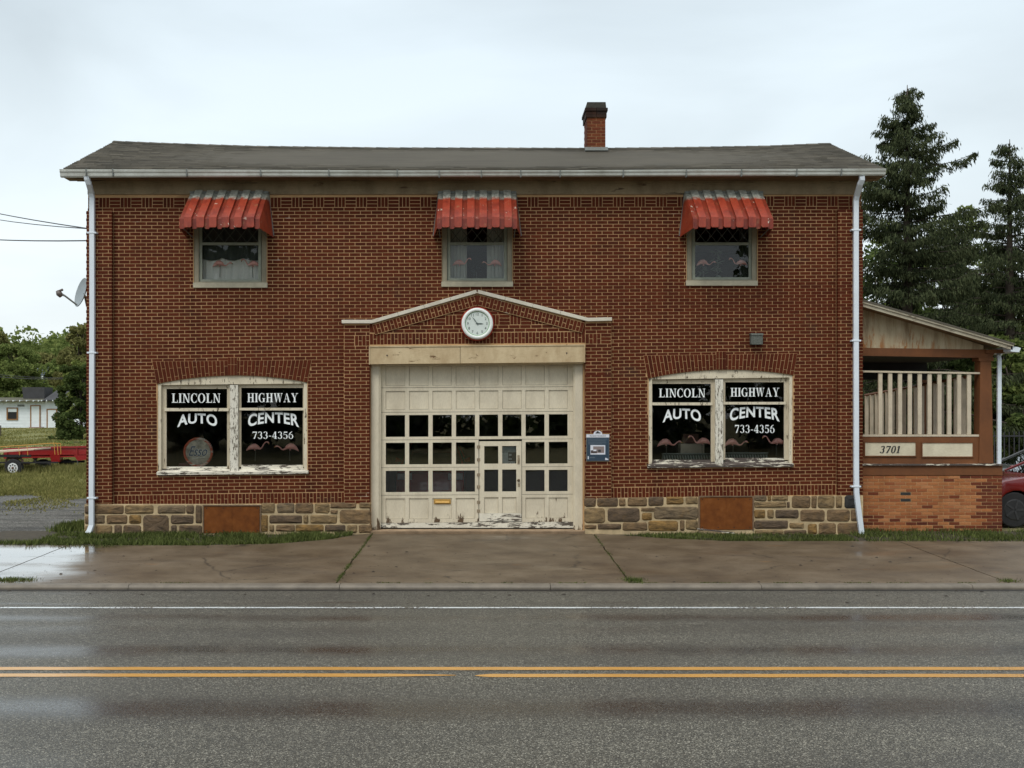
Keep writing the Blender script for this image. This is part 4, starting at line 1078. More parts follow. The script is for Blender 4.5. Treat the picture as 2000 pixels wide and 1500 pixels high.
def awning(i, xc):
    w2 = .752; Pj = .85; zt, zf, zh = 6.63, Z(427, -Pj), Z(444.5, -Pj)
    per = 2*w2/7.0
    rail = box('awning', M['grey_metal'], B, xc-w2-.01, xc+w2+.01, -.032, -.101, zt-.02, zt+.015)
    rail['label'] = 'red ribbed metal awning over the %s upstairs window' % AW[i][1]
    x = xc-w2; k = 0
    edges = []
    low_w = per*.42; hi_w = per*.58
    seq = [('low', low_w)] + [('hi', hi_w), ('low', low_w)]*6
    tot = sum(q for _, q in seq); sc = 2*w2/tot
    for kind, ww in seq:
        ww *= sc; off = .05 if kind == 'hi' else 0.0
        x0, x1 = x+.001, x+ww-.001
        if kind == 'hi': x0 -= .003; x1 += .003
        t = .005; nrm = Vector((0, -(zt-zf), Pj)).normalized()  # outward normal of the slope (y,z)
        ny, nz = nrm.y, nrm.z
        hem = zh-(.022 if kind == 'low' else 0)
        a = (-.06+ny*off, zt+nz*off-.0); b = (-Pj+ny*off*.5-off*.6, zf+nz*off*.6)
        c = (-Pj-off, hem); cw = (x1-x0)
        m = MB()
        q = .02
        outer = [(x0, a), (x1, a)]
        V = [(x0, *a), (x1, *a), (x1, *b), (x0, *b), (x1, c[0], c[1]+q), (x0, c[0], c[1]+q), (x1-q, c[0], c[1]), (x0+q, c[0], c[1])]
        # thin folded sheet: outside and inside skins
        Vi = [(vx, vy+t, vz-t) for vx, vy, vz in V]
        n = len(V); Fs = [(3, 2, 1, 0), (5, 4, 2, 3), (7, 6, 4, 5)]
        Fi = [tuple(j+n for j in f[::-1]) for f in Fs]
        loop = [0, 3, 5, 7, 6, 4, 2, 1]
        rim = [(loop[j], loop[(j+1) % 8], loop[(j+1) % 8]+n, loop[j]+n) for j in range(8)]
        if kind == 'hi':   # folded-down sides of the rib
            dn = .05
            for sx_, A in ((x0, 1), (x1, -1)):
                V2 = [(sx_, a[0], a[1]), (sx_, b[0], b[1]), (sx_, b[0]-ny*dn, b[1]-nz*dn), (sx_, a[0]-ny*dn, a[1]-nz*dn), (sx_, c[0], c[1]+q), (sx_, c[0]+dn, c[1]+q)]
                m.add(V2, [(0, 1, 2, 3), (1, 4, 5, 2)])
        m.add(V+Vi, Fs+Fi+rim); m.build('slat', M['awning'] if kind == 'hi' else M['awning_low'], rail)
        x += ww
    # end wings, reaching lower at the wall
    for s in (-1, 1):
        xe = xc+s*w2; xo = xc+s*(w2+.10)
        V = [(xe, -.04, zt-.01), (xe, -Pj, zf), (xe, -Pj-.002, zh-.01), (xo, -.05, 5.76), (xo, -.015, 5.80), (xe+s*.02, -.015, zt-.1)]
        V2 = [(a-s*.006, b, c) for a, b, c in V]; n = 6
        Fs = [tuple(range(n)), tuple(range(2*n-1, n-1, -1))]+[(j, (j+1) % n, (j+1) % n+n, j+n) for j in range(n)]
        MB().add(V+V2, Fs).build('wing', M['awning'], rail)
        MB().tube([(xe+s*.01, -.03, zt-.02), (xe+s*.03, -.02, zt-.25), (xo+s*.005, -.03, 5.79)], .012, 6).build('wing_edge', M['grey_metal'], rail)
        # wall bracket hanging under the wing
        MB().tube([(xe-s*.03, -Pj+.05, zh+.02), (xe-s*.03, -.02, zh-.05)], .010, 6).build('brace', M['grey_metal'], rail)
for i, (l, r, b) in enumerate(UP):
    upper_window(i, l, r, b); awning(i, (X(l)+X(r))/2 + (.0, 0, .02)[i])

# ---------------- cornice, soffit, gutter
FZ0, FZ1 = Z(380.3), 6.862
for a, b in ((XL+.0, -3.2), (-3.2, 1.9), (1.9, XR)):
    box('frieze_board', M['frieze'], B, a+.0015, b-.0015, -.034, -.0085, FZ0, FZ1-.003)
box('soffit', M['soffit'], B, X(120, -.42), X(1727, -.42), -.43, .0, FZ1, FZ1+.02)
for yy in (-.13, -.27): MB().box(XL-.2, XR+.2, yy, yy+.12, FZ1-.010, FZ1-.001).build('soffit_board', M['soffit'], B)
MB().box(XL, XR, -.060, -.0345, FZ1-.035, FZ1-.011).build('bed_moulding', M['frieze'], B)
gx = [X(118, -.5), X(222, -.5), -4.2, -1.6, 0, 1.5, 3.9, 6.0, X(1729, -.5)]
gpy = [(331.0, 345.5), (331.5, 345), (332.5, 344.0), (334, 344), (333.8, 343.4), (333.6, 343.2), (332.0, 342.6), (330.8, 342), (330, 341.5)]
def gutter():
    g = None
    for i in range(len(gx)-1):
        x0, x1 = gx[i], gx[i+1]
        for s in range(2):
            xa = x0+(x1-x0)*s/2; xb = x0+(x1-x0)*(s+1)/2
            V = []; n = 0
            for xx in (xa+.0015, xb-.0015):
                u = (xx-x0)/(x1-x0); t = Z(gpy[i][0]+(gpy[i+1][0]-gpy[i][0])*u, -.54); b = Z(gpy[i][1]+(gpy[i+1][1]-gpy[i][1])*u, -.54)
                h = t-b
                pr = [(-.432, t-.01), (-.432, b+.005), (-.50, b), (-.512, b+h*.12), (-.520, b+h*.16), (-.530, b+h*.55), (-.548, b+h*.72), (-.552, b+h*.80), (-.546, t-.012), (-.556, t-.008), (-.556, t+.004), (-.536, t+.004), (-.536, t-.015), (-.52, b+h*.3), (-.445, b+.02), (-.445, t-.01)]
                n = len(pr); V += [(xx, y, z) for y, z in pr]
            Fs = [(j, (j+1) % n, (j+1) % n+n, j+n) for j in range(n)]+[tuple(range(n)), tuple(range(2*n-1, n-1, -1))]
            if g is None: g = MB().add(V, Fs).build('gutter', M['gutter'], B)
            else: MB().add(V, Fs).build('gutter_length', M['gutter'], g)
            xx = xb if not (i == len(gx)-2 and s == 1) else None
            if xx is not None:
                t = Z(gpy[i][0], -.54)
                MB().box(xx-.012, xx+.012, -.564, -.43, t+.005, t+.013).box(xx-.010, xx+.010, -.563, -.50, t-.125, t+.005).build('gutter_strap', M['grey_metal'], g)
    return g
gutter()
def rect_pipe(path, w, d, name, parent, mat, widths=None):
    """rectangular pipe swept along a path lying mainly in x,z,y"""
    m = MB(); V = []; pts = [Vector(p) for p in path]
    for i, p in enumerate(pts):
        t = (pts[min(i+1, len(pts)-1)]-pts[max(i-1, 0)]).normalized()
        sx_ = Vector((1, 0, 0)); sx_ = (sx_-t*sx_.dot(t)).normalized(); sy = t.cross(sx_).normalized()
        V += [p+sx_*w/2+sy*d/2, p-sx_*w/2+sy*d/2, p-sx_*w/2-sy*d/2, p+sx_*w/2-sy*d/2]
    n = len(pts)
    Fs = [(i*4+k, i*4+(k+1) % 4, (i+1)*4+(k+1) % 4, (i+1)*4+k) for i in range(n-1) for k in range(4)]+[(0, 1, 2, 3)]
    return m.add(V, Fs).build(name, mat, parent, bevel=.006)
Yd = -.165
p1 = [(X(169, -.48), -.48, 6.86), (X(170, -.48), -.47, 6.80), (X(172.5, -.45), -.43, 6.73), (X(180, Yd), Yd-.05, 6.60), (X(180, Yd), Yd, 6.50), (X(180.5, Yd), Yd, 4.3), (X(179, Yd), Yd, .30), (X(179, Yd), Yd, .16), (X(176, Yd), Yd-.03, .05), (X(173, Yd), Yd-.05, .0)]
s1 = rect_pipe(p1, .095, .075, 'downspout', B, M['spout']); s1['label'] = 'white downspout at the left corner with a kicked-out foot'
p2 = [(X(1683, -.48), -.48, 6.86), (X(1683.5, -.47), -.47, 6.79), (X(1681, -.45), -.42, 6.72), (X(1672, Yd), Yd-.05, 6.55), (X(1671.5, Yd), Yd, 6.45), (X(1671.5, Yd), Yd, 4.2), (X(1672, Yd), Yd, 1.2), (X(1672.5, Yd), Yd, .80), (X(1674.5, Yd), Yd, .62), (X(1683.5, Yd), Yd, -.06)]
s2 = rect_pipe(p2, .095, .075, 'downspout', B, M['spout']); s2['label'] = 'white downspout at the right corner, bent outwards at the foot'
for sp, xx, lst in ((s1, 180.5, (455, 689, 972.5)), (s2, 1671.5, (449.5, 665.5, 950))):
    for py in lst: MB().box(X(xx-9.5, Yd), X(xx+9, Yd), Yd-.045, -.1, Z(py+1.6, Yd), Z(py-1.6, Yd)).build('pipe_strap', M['spout'], sp, bevel=.004)
# ---------------- roof with courses of shingles
RY = 2.7
rp = [(X(222, RY)-.02, 277), (X(330, RY), 281.5), (X(500, RY), 287), (X(750, RY), 290), (X(1000, RY), 290.5), (X(1170, RY), 291), (X(1350, RY), 289), (X(1500, RY), 286.5), (X(1620, RY)+.02, 281)]
def ridge_z(x):
    xs = [a for a, _ in rp]; ys = [Z(b, RY) for _, b in rp]
    return float(np.interp(x, xs, ys))
REX0, REX1 = X(124, -.45), X(1727, -.45); RRX0, RRX1 = X(222, RY), X(1621, RY)
def roof_pt(u, v):       # u 0..1 left-right, v 0..1 eave-ridge
    x = (REX0+(REX1-REX0)*u)*(1-v)+(RRX0+(RRX1-RRX0)*u)*v
    ze = Z(330.8+1.8*math.sin(u*math.pi), -.45)+.01
    z = ze*(1-v)+ridge_z(RRX0+(RRX1-RRX0)*u)*v - .03*math.sin(v*math.pi)*math.sin(u*math.pi)
    return (x, -.46+(RY+.46)*v, z)
V = []; Fs = []; nu = 40
for j in (0, 1):
    for i in range(nu+1): V.append(roof_pt(i/nu, j))
for i in range(nu+1): x, y, z = roof_pt(i/nu, 1); V.append((x, 8.5, 6.9))
for j in range(2):
    for i in range(nu): Fs.append((j*(nu+1)+i, j*(nu+1)+i+1, (j+1)*(nu+1)+i+1, (j+1)*(nu+1)+i))
nv = len(V); V += [(x, y, z-.05) for x, y, z in V]
Fb = [tuple(k+nv for k in f[::-1]) for f in Fs]
rim = [(i+1, i, i+nv, i+1+nv) for i in range(nu)]+[(0, nu+1, nu+1+nv, nv), (nu+1, 2*nu+2, 2*nu+2+nv, nu+1+nv)]+[(nu+nu+1, nu, nu+nv, nu+nu+1+nv), (3*nu+2, 2*nu+1, 2*nu+1+nv, 3*nu+2+nv)]
roof = MB().add(V, Fs+Fb+rim).build('roof', M['shingle'], B)
sh = MB(); nc = 26
for j in range(nc):
    v0 = j/nc; v1 = min(1, (j+1.06)/nc); u = -random.uniform(0, .02)
    while u < 1:
        uw = random.uniform(.012, .024); a, b = max(0, u+.0002), min(1, u+uw-.0002); u += uw
        if b-a < .002: continue
        q = [roof_pt(a, v0), roof_pt(b, v0), roof_pt(b, v1), roof_pt(a, v1)]; h0 = .013+random.uniform(0, .005); h1 = .004
        sh.add([(q[0][0], q[0][1], q[0][2]+h0), (q[1][0], q[1][1], q[1][2]+h0), (q[2][0], q[2][1], q[2][2]+h1), (q[3][0], q[3][1], q[3][2]+h1), q[0], q[1]], [(0, 1, 2, 3), (4, 5, 1, 0)])
so_ = sh.build('shingles', M['shingle'], roof); so_['kind'] = 'stuff'
rid = MB()
for i in range(60):
    a, b = roof_pt(i/60, 1), roof_pt((i+1.05)/60 if i < 59 else 1, 1)
    rid.add([(a[0], a[1]-.13, a[2]-.035), (b[0], b[1]-.13, b[2]-.035), (b[0], b[1], b[2]+.022), (a[0], a[1], a[2]+.030), (a[0], a[1]+.15, a[2]-.03), (b[0], b[1]+.15, b[2]-.03)], [(0, 1, 2, 3), (3, 2, 5, 4)])
rid.build('ridge_cap', M['shingle'], roof)['kind'] = 'stuff'
for s, u in ((-1, 0), (1, 1)):     # gable ends
    a, b = roof_pt(u, 0), roof_pt(u, 1); xw = XL+.12 if s < 0 else XR-.12
    MB().prism_x([(0, 6.9), (RY, b[2]-.1), (8, 6.9)], xw-.1, xw+.1).build('gable_wall', M['frieze'], B)
    MB().add([(a[0]-s*.02, a[1], a[2]-.16), (a[0], a[1], a[2]-.001), (b[0], b[1], b[2]-.001), (b[0]-s*.02, b[1], b[2]-.16), (a[0]-s*.04, a[1], a[2]-.16), (b[0]-s*.04, b[1], b[2]-.16)], [(0, 1, 2, 3), (4, 5, 3, 0)]).build('rake_board', M['gutter'], B)
# ---------------- chimney
YC0, YC1 = 2.3, 2.98
cx0, cx1 = X(1146.5, YC0), X(1182.5, YC0)
czt = Z(205.5, YC0); czb = Z(296, YC0)
ch = box('chimney', M['mortar'], B, cx0+.006, cx1-.006, YC0+.006, YC1, czb-.3, Z(224, YC0))
k = 0; zc = Z(291, YC0)+.034-.068
def chim_brick(l, r, z, y=YC0+.006, **kw):
    put_brick((l+r)/2, z, r-l, BH, y, parent=ch)
M_ch = brick_mat('chimney_brick', [(.15, .038, .018), (.19, .055, .022), (.11, .03, .016), (.17, .045, .02)], stain_amt=.70)
def cb(l, r, y0, y1, z, mt, h=BH):
    o = MB().box(l, r, y0, y1, z-h/2, z+h/2).build('brick', mt, ch); return o
while zc < Z(232, YC0):
    W2 = cx1-cx0
    cuts = [0, .26, .76, 1] if k % 2 else [0, .5, 1]
    for a, b in zip(cuts, cuts[1:]):
        cb(cx0+W2*a+(.005 if a else 0), cx0+W2*b-(.005 if b < 1 else 0), YC0-.002, YC0+.1, zc, M_ch)
    for a, b in ((.11, .34), (.35, .58)) if k % 2 else ((.11, .22), (.23, .46), (.47, .66)): cb(cx0-.002, cx0+.08, YC0+a, YC0+b-.01, zc, M_ch)
    zc += PZ*1.0; k += 1
M_soot = brick_mat('sooty_brick', [(.035, .02, .015), (.05, .026, .018), (.026, .02, .018), (.06, .026, .016)], stain=(.02, .02, .018), stain_amt=.45)
for e, n_ in ((.028, 2), (.05, 1)):
    for _ in range(n_):
        for a, b in ((0, .5), (.5, 1)): cb(cx0-e+(cx1-cx0+2*e)*a+.004, cx0-e+(cx1-cx0+2*e)*b-.004, YC0-e, YC1+e, zc, M_soot, .064)
        zc += PZ
MB().prism([(cx0-.02, zc-.03), (cx1+.02, zc-.03), (cx1+.004, zc+.10), (cx0+.004, zc+.10)], YC0-.0, YC1-.0).build('chimney_cap', plain('mossy_cap', (.04, .038, .03), .9, .4, 14, bump=.5), ch)
MB().prism_x([(YC0-.10, Z(293, YC0)-.03), (YC0-.004, Z(288, YC0)+.01), (YC0-.004, Z(288, YC0)-.12)], cx0-.05, cx1+.05).build('flashing', M['grey_metal'], ch)

# ---------------- garage door
YD = .15
GD = box('garage_door', M['sill_peel'], B, X(742, YD), X(1121.5, YD), YD+.004, YD+.045, Z(1031, YD), Z(1018.9, YD)); GD['label'] = 'cream panelled garage door with three rows of dark panes and peeling lower rail'
lx = 742.0
def dzy(px): return -(px-lx)*.0060*1.0     # rows rise slightly to the right (px)
def dbox(name, x0, x1, t, b, y0, y1, mt, skew=True):
    V = []
    for y in (y0, y1):
        for (a, c) in ((x0, b), (x1, b), (x1, t), (x0, t)):
            V.append((X(a, YD), y, Z(c+(dzy(a) if skew else 0), YD)))
    return MB().add(V, [(0, 1, 2, 3), (7, 6, 5, 4), (0, 4, 5, 1), (1, 5, 6, 2), (2, 6, 7, 3), (3, 7, 4, 0)]).build(name, mt, GD)
cols = [(753.3, 791), (799, 836.7), (844.9, 882.3), (890.5, 927.7), (936, 973), (981.3, 1018.5), (1026.5, 1063.6), (1072, 1108.7)]
rows = [(716, 753.5, 0), (764, 800, 0), (811, 853.5, 1), (865, 907.4, 1), (919.7, 961.5, 1), (973.8, 1014, 0)]
bounds = [712, 757.5, 805.5, 859.5, 913.5, 967.5, 1021.5]
yF, yB = YD, YD+.04
def wicket(c, r): return c in (4, 5) and r >= 3
for r, (t, b, glass) in enumerate(rows):
    T, Bm = bounds[r], bounds[r+1]
    # rails of this section
    xs = [(742, 1121.5)] if r < 3 else [(742, 934.8), (1019.6, 1121.5)]
    for xa, xb in xs:
        dbox('rail', xa, xb, T+.35, t, yF, yB, M['cream']); dbox('rail', xa, xb, b, Bm-.35, yF, yB, M['cream'])
    edges = [742]+[q for c in cols for q in c]+[1121.5]
    for i in range(0, len(edges), 2):
        a, c = edges[i], edges[i+1]; ci = i//2
        if r >= 3 and ci == 5: continue
        if r >= 3 and ci == 4: c = 934.8
        if r >= 3 and ci == 6: a = 1019.6
        dbox('stile', a, c, t, b, yF+.001, yB, M['cream'])
    for ci, (a, c) in enumerate(cols):
        if wicket(ci, r): continue
        if glass: dbox('pane', a-.5, c+.5, t-.5, b+.5, yF+.022, yF+.026, M['glass'])
        else: dbox('panel', a+.35, c-.35, t+.35, b-.45, yF+.020, yF+.034, M['cream'])
# the wicket door
wd = dbox('rail', 936, 1018.6, 863.2, 872.5, yF-.006, yB, M['cream'])
dbox('rail', 936, 1018.6, 907, 918.5, yF-.006, yB, M['cream']); dbox('rail', 936, 1018.6, 961.5, 972.5, yF-.006, yB, M['cream']); dbox('rail', 936, 1018.6, 1004, 1019.5, yF-.006, yB, M['sill_peel'])
for t, b in ((872.5, 907), (918.5, 961.5), (972.5, 1004)):
    for a, c in ((936, 945.8), (973.2, 980.8), (1008.4, 1018.6)): dbox('stile', a, c, t, b, yF-.005, yB, M['cream'])
    for a, c in ((945.8, 973.2), (980.8, 1008.4)):
        if t < 970: dbox('pane', a-.4, c+.4, t-.4, b+.4, yF+.018, yF+.022, M['glass'])
        else: dbox('panel', a+.3, c-.3, t+.3, b-.4, yF+.018, yF+.03, M['cream'])
M['hinge'] = plain('rusty_hinge', (.30, .24, .16), .6, .35, 30, bump=.4)
for z in (873, 898, 927.5, 951, 981, 998):
    m = MB().tube([(X(934.6, YD), yF-.014, Z(z+3.6, YD)), (X(934.6, YD), yF-.014, Z(z-3.6, YD))], .011, 6); m.box(X(931.5, YD), X(938, YD), yF-.007, yF-.003, Z(z+3, YD), Z(z-3, YD)); m.build('hinge', M['hinge'], GD)
MB().tube([(X(1012.7, YD), yF-.06, Z(938, YD)), (X(1012.7, YD), yF-.045, Z(938, YD)), (X(1012.7, YD), yF-.03, Z(938, YD)), (X(1012.7, YD), yF, Z(938, YD))], [.012, .028, .026, .012], 12).build('door_knob', plain('old_bronze', (.10, .07, .04), .4, .3, 30, metal=.6), GD, smooth=True)
m = MB().box(X(1010.6, YD), X(1014.8, YD), yF-.010, yF-.005, Z(907, YD), Z(889, YD)); m.tube([(X(1012.7, YD), yF-.012, Z(891.5, YD)), (X(1012.7, YD), yF-.045, Z(894, YD)), (X(1012.7, YD), yF-.045, Z(900, YD)), (X(1012.7, YD), yF-.012, Z(903, YD))], .008, 6)
m.build('door_pull', M['hinge'], GD); MB().box(X(1011.5, YD), X(1015.5, YD), yF-.012, yF-.005, Z(951, YD), Z(944, YD)).build('hasp', M['hinge'], GD)
m = MB().box(X(847.4, YD), X(880.2, YD), yF+.002, yF+.016, Z(984.5, YD), Z(975.2, YD)).box(X(849, YD), X(878.6, YD), yF-.008, yF+.002, Z(982.8, YD), Z(977, YD)); m.prism_x([(yF-.009, Z(978.5, YD)), (yF-.022, Z(982, YD)), (yF-.009, Z(982.5, YD))], X(850, YD), X(877.6, YD))
m.build('mail_slot', plain('brass_mail_slot', (.52, .30, .07), .4, .15, 20, metal=.3), GD, bevel=.002)
# notice behind the wicket pane: white net at the left, black sheet with white words at the right
Yn = yF+.05
NB = thing('door_notice', 'black notice with white words behind the upper right pane of the small door', 'notice')
MB().box(X(981, Yn), X(1009, Yn), Yn+.012, Yn+.014, Z(883.5, Yn), Z(872, Yn)).build('paper', plain('net_curtain', (.30, .33, .32), .9, .15, 20), NB)
MB().box(X(980, Yn), X(992.5, Yn), Yn+.004, Yn+.008, Z(907, Yn), Z(883.8, Yn)).build('curtain', plain('net_curtain_edge', (.42, .46, .46), .9, .15, 20), NB)
MB().box(X(992.6, Yn), X(1009, Yn), Yn+.010, Yn+.013, Z(907, Yn), Z(883.8, Yn)).build('sheet', M['black_print'], NB)
for tx, x0, x1, zc_ in (('se', 994.2, 999, 888.6), ('de', 993.5, 999.5, 896), ('rance', 992.9, 1005.6, 903.4)):
    print_text(tx, X(x0, Yn), X(x1, Yn), Z(zc_+1.8, Yn), Z(zc_-2.2, Yn), Yn+.007, M['white_print'], NB, bold=.01)
# casing, threshold, header board over the door
box('door_casing', M['cream'], B, X(725.2, .03), X(739.8, .03), .03, .15, .0, Z(700)); box('door_casing', M['cream'], B, X(1123.2, .03), X(1137.8, .03), .03, .15, .02, Z(700))
box('casing_edge', M['cream'], B, X(740, .06), X(743.3, .06), .06, .149, .0, Z(700)); box('casing_edge', M['cream'], B, X(1120, .06), X(1123, .06), .06, .149, .02, Z(700))
MB().prism([(sx(721.5), szz(711.5)), (sx(898.5), szz(709.9)), (sx(898.5), szz(674.8)), (sx(721.5), szz(676))], -.150, -.1005).build('header_board', M['beam'], B)
MB().prism([(sx(899.4), szz(709.8)), (sx(1142), szz(707.5)), (sx(1142), szz(673)), (sx(899.4), szz(674.7))], -.152, -.1005).build('header_board', M['beam'], B)
for a_, b_ in ((756, 694), (1107, 689.5)): MB().tube([(X(a_, -.16), -.160, Z(b_, -.16)), (X(a_, -.16), -.1525, Z(b_, -.16))], .014, 8).build('bolt', M['black'], B)
m = MB(); yb_ = -.165
m.prism([(X(721, yb_), Z(678, yb_)), (X(1142.5, yb_), Z(675, yb_)), (X(1142.5, yb_), Z(672.5, yb_)), (X(721, yb_), Z(675.3, yb_))], yb_, -.1)
m.prism([(X(720.5, yb_), Z(711.8, yb_)), (X(722.5, yb_), Z(711.8, yb_)), (X(722.5, yb_), Z(678, yb_)), (X(720.5, yb_), Z(678, yb_))], yb_, -.1)
m.prism([(X(1140.8, yb_), Z(708, yb_)), (X(1142.8, yb_), Z(708, yb_)), (X(1142.8, yb_), Z(675, yb_)), (X(1140.8, yb_), Z(675, yb_))], yb_, -.1)
m.build('header_trim', M['beam'], B)
box('lintel_back', M['beam'], B, GL, GR, -.0995, .29, Z(711), Z(690))
MB().prism_x([(-.10, -.02), (-.115, .035), (.12, .055), (.145, .02), (.145, -.02)], X(724), X(1141)).build('threshold', plain('sandstone_threshold', (.30, .21, .13), .8, .25, 6, bump=.5), B)
# ---------------- flush grey box lamp, clock, information sign, dish
wl = MB().box(X(1467, -.12), X(1489.5, -.12), -.14, -.0, Z(673, -.12), Z(651.5, -.12)).prism_x([(-.155, Z(655, -.12)), (-.14, Z(651, -.12)), (0, Z(650.5, -.12)), (0, Z(652, -.12))], X(1466, -.12), X(1490.5, -.12)).build('wall_lamp', plain('mossy_grey_box', (.10, .11, .095), .8, .4, 35, bump=.5), None, bevel=.006)
tag(wl, 'unlit weathered grey box lamp on the bricks above the right shop window', 'lamp')
CKx, CKz = X(932.3, -.22), Z(632, -.22)
clock = thing('wall_clock', 'round white-rimmed wall clock with a red back, on the brick gable over the garage door', 'clock', loc=(CKx, -.13, CKz))
def lathe_y(prof, n=48):      # (radius, y) profile about the y axis
    m = MB(); V = []; k = len(prof)
    for i in range(n):
        a = 2*math.pi*i/n
        for r, y in prof: V.append((r*math.cos(a), y, r*math.sin(a)))
    return m.add(V, [(i*k+j, i*k+j+1, ((i+1) % n)*k+j+1, ((i+1) % n)*k+j) for i in range(n) for j in range(k-1)])
def rim_mat():
    t = NT('clock_rim_white_paint'); o = t.obj(); z = t.sep(o)
    c = t.ramp(t.noise(20, 5, .7, v=o), (.62, (.80, .83, .80)), (.78, (.45, .12, .07))); t.base(c).rough(.35); return t.m
lathe_y([(.31, .02), (.328, -.01), (.328, -.060), (.310, -.090)]).build('back_ring', plain('faded_red_enamel', (.42, .035, .02), .4, .25, 9), clock, smooth=True)
lathe_y([(.306, -.090), (.303, -.118), (.285, -.135), (.258, -.138), (.240, -.125), (.236, -.105)]).build('rim', rim_mat(), clock, smooth=True)
lathe_y([(.238, -.108), (.224, -.104)]).build('green_ring', plain('green_neon_ring', (.16, .32, .14), .4, .2, 8), clock)
lathe_y([(.2245, -.104), (.0001, -.103)]).build('dial', plain('pale_dial', (.62, .68, .64), .45, .06, 12), clock)
M['dialprint'] = plain('dial_grey', (.10, .13, .12), .5, .1, 10)
numb = MB()
for h in range(1, 13):
    V, Fc, asp = text_mesh(str(h), .015); hh = .052; ww = hh*asp; a = R(90-30*h); cx_, cz_ = .183*math.cos(a), .183*math.sin(a)
    numb.add([(cx_+(u-.5)*ww, -.1055, cz_+(v-.5)*hh) for u, v in V], Fc)
numb.build('numerals', M['dialprint'], clock)
def hand(ang, ln, w, y):
    a = R(ang); u = (math.cos(a), math.sin(a)); n = (-u[1], u[0])
    pts = [(-u[0]*.03+n[0]*w*.6, -u[1]*.03+n[1]*w*.6), (u[0]*ln*.6+n[0]*w, u[1]*ln*.6+n[1]*w), (u[0]*ln, u[1]*ln), (u[0]*ln*.6-n[0]*w, u[1]*ln*.6-n[1]*w), (-u[0]*.03-n[0]*w*.6, -u[1]*.03-n[1]*w*.6)]
    return MB().prism(pts, y, y+.003).build('hand', M['dialprint'], clock)
hand(-2, .118, .012, -.112); hand(127, .165, .008, -.116)
lathe_y([(.016, -.104), (.016, -.12), (.0001, -.121)], 12).build('hub', M['dialprint'], clock)
# information sign on the right pier
Ys = -.13
sg = thing('information_sign', 'blue information panel with a white header and a small photo, right of the garage door', 'sign')
def sb(name, a, b, c, d, y0, y1, mt): return MB().box(X(a, y0), X(b, y0), y0, y1, Z(d, y0), Z(c, y0)).build(name, mt, sg)
M['sign_blue'] = plain('sign_slate_blue', (.030, .055, .085), .35, .15, 12); M['sign_white'] = plain('sign_white', (.66, .68, .74), .4, .04, 12)
sb('backing', 1145.2, 1190, 848.3, 900.8, Ys, -.106, M['grey_metal']); sb('panel', 1146.3, 1189, 854.6, 899.8, Ys-.004, Ys, M['sign_blue']); sb('header', 1145.2, 1190, 848.3, 854.4, Ys-.005, Ys, M['sign_white'])
pts = [(X(1167.7+8.6*math.cos(R(a)), Ys), Z(848.2-7.2*math.sin(R(a)), Ys)) for a in range(0, 181, 15)]
MB().prism(pts, Ys-.004, Ys+.01).build('crest', M['sign_white'], sg)
car_ = [(-.045, .0), (-.045, .018), (-.028, .02), (-.02, .042), (.01, .045), (.018, .022), (.05, .018), (.052, 0)]
MB().prism([(X(1167.7, Ys)+a, Z(846.5, Ys)+b) for a, b in car_], Ys-.0065, Ys-.0042).build('crest_emblem', M['black_print'], sg)
print_text('TRAVELING THE HIGHWAY', X(1151.5, Ys), X(1184, Ys), Z(852.7, Ys), Z(850.3, Ys), Ys-.0062, M['black_print'], sg, bold=.01)
sb('photo', 1153.2, 1182.2, 869.3, 887.7, Ys-.0052, Ys-.004, M['sign_white'])
sb('photo_building', 1158.5, 1180, 871.8, 884.6, Ys-.0062, Ys-.0053, plain('photo_brown', (.24, .19, .18), .5, .3, 90)); sb('photo_door', 1168.2, 1173.6, 878.2, 883, Ys-.007, Ys-.0063, M['black_print'])
sb('photo_car', 1154, 1166, 879.5, 885.2, Ys-.0078, Ys-.0071, plain('photo_dark', (.07, .05, .045), .5, .3, 90)); sb('photo_car_roof', 1159, 1165, 878, 881, Ys-.0085, Ys-.0079, M['sign_white'])
M['sign_text'] = plain('sign_grey_text', (.10, .13, .16), .5, .1, 30)
for i in range(3): sb('text_line', 1148.5, 1186-3*(i == 2), 856.6+i*2, 857.4+i*2, Ys-.0048, Ys-.004, M['sign_text'])
for i in range(3): sb('text_line', 1148.5, 1184-8*(i == 2), 863+i*1.9, 863.8+i*1.9, Ys-.0048, Ys-.004, M['sign_text'])
sb('text_line', 1152, 1162, 892.8, 894.6, Ys-.0048, Ys-.004, M['sign_text']); sb('symbol', 1148, 1150, 891, 896.8, Ys-.0048, Ys-.004, M['sign_white'])
MB().prism([(X(a, Ys), Z(b, Ys)) for a, b in ((1182, 898.4), (1188, 898.4), (1188, 896), (1185.5, 895.6), (1184, 894.2), (1181.8, 894.4))], Ys-.0048, Ys-.004).build('symbol', M['sign_white'], sg)
# satellite dish on the left side wall
dsh = thing('satellite_dish', 'grey satellite dish on an arm, fixed to the left side wall', 'satellite dish', loc=(0, 0, 0))
dc = Vector((X(158, .5), .5, Z(571, .5))); nrm = Vector((-.76, -.60, .24)).normalized()
u_ = nrm.cross(Vector((0, 0, 1))).normalized(); v_ = u_.cross(nrm)
V = []; rings = 6; n = 28; Fs = []
for i in range(rings+1):
    r = .30*i/rings
    for k in range(n):
        a = 2*math.pi*k/n; q = dc+u_*math.cos(a)*r+v_*math.sin(a)*r*1.0+nrm*(r*r*.75-.06); V.append(q)
for i in range(rings):
    for k in range(n): Fs.append((i*n+k, i*n+(k+1) % n, (i+1)*n+(k+1) % n, (i+1)*n+k))
m = MB().add(V, Fs); V2 = [Vector(q)-nrm*.012 for q in V]; m.add(V2, [f[::-1] for f in Fs])
m.build('reflector', plain('grey_dish_paint', (.27, .31, .33), .45, .08, 6), dsh, smooth=True)
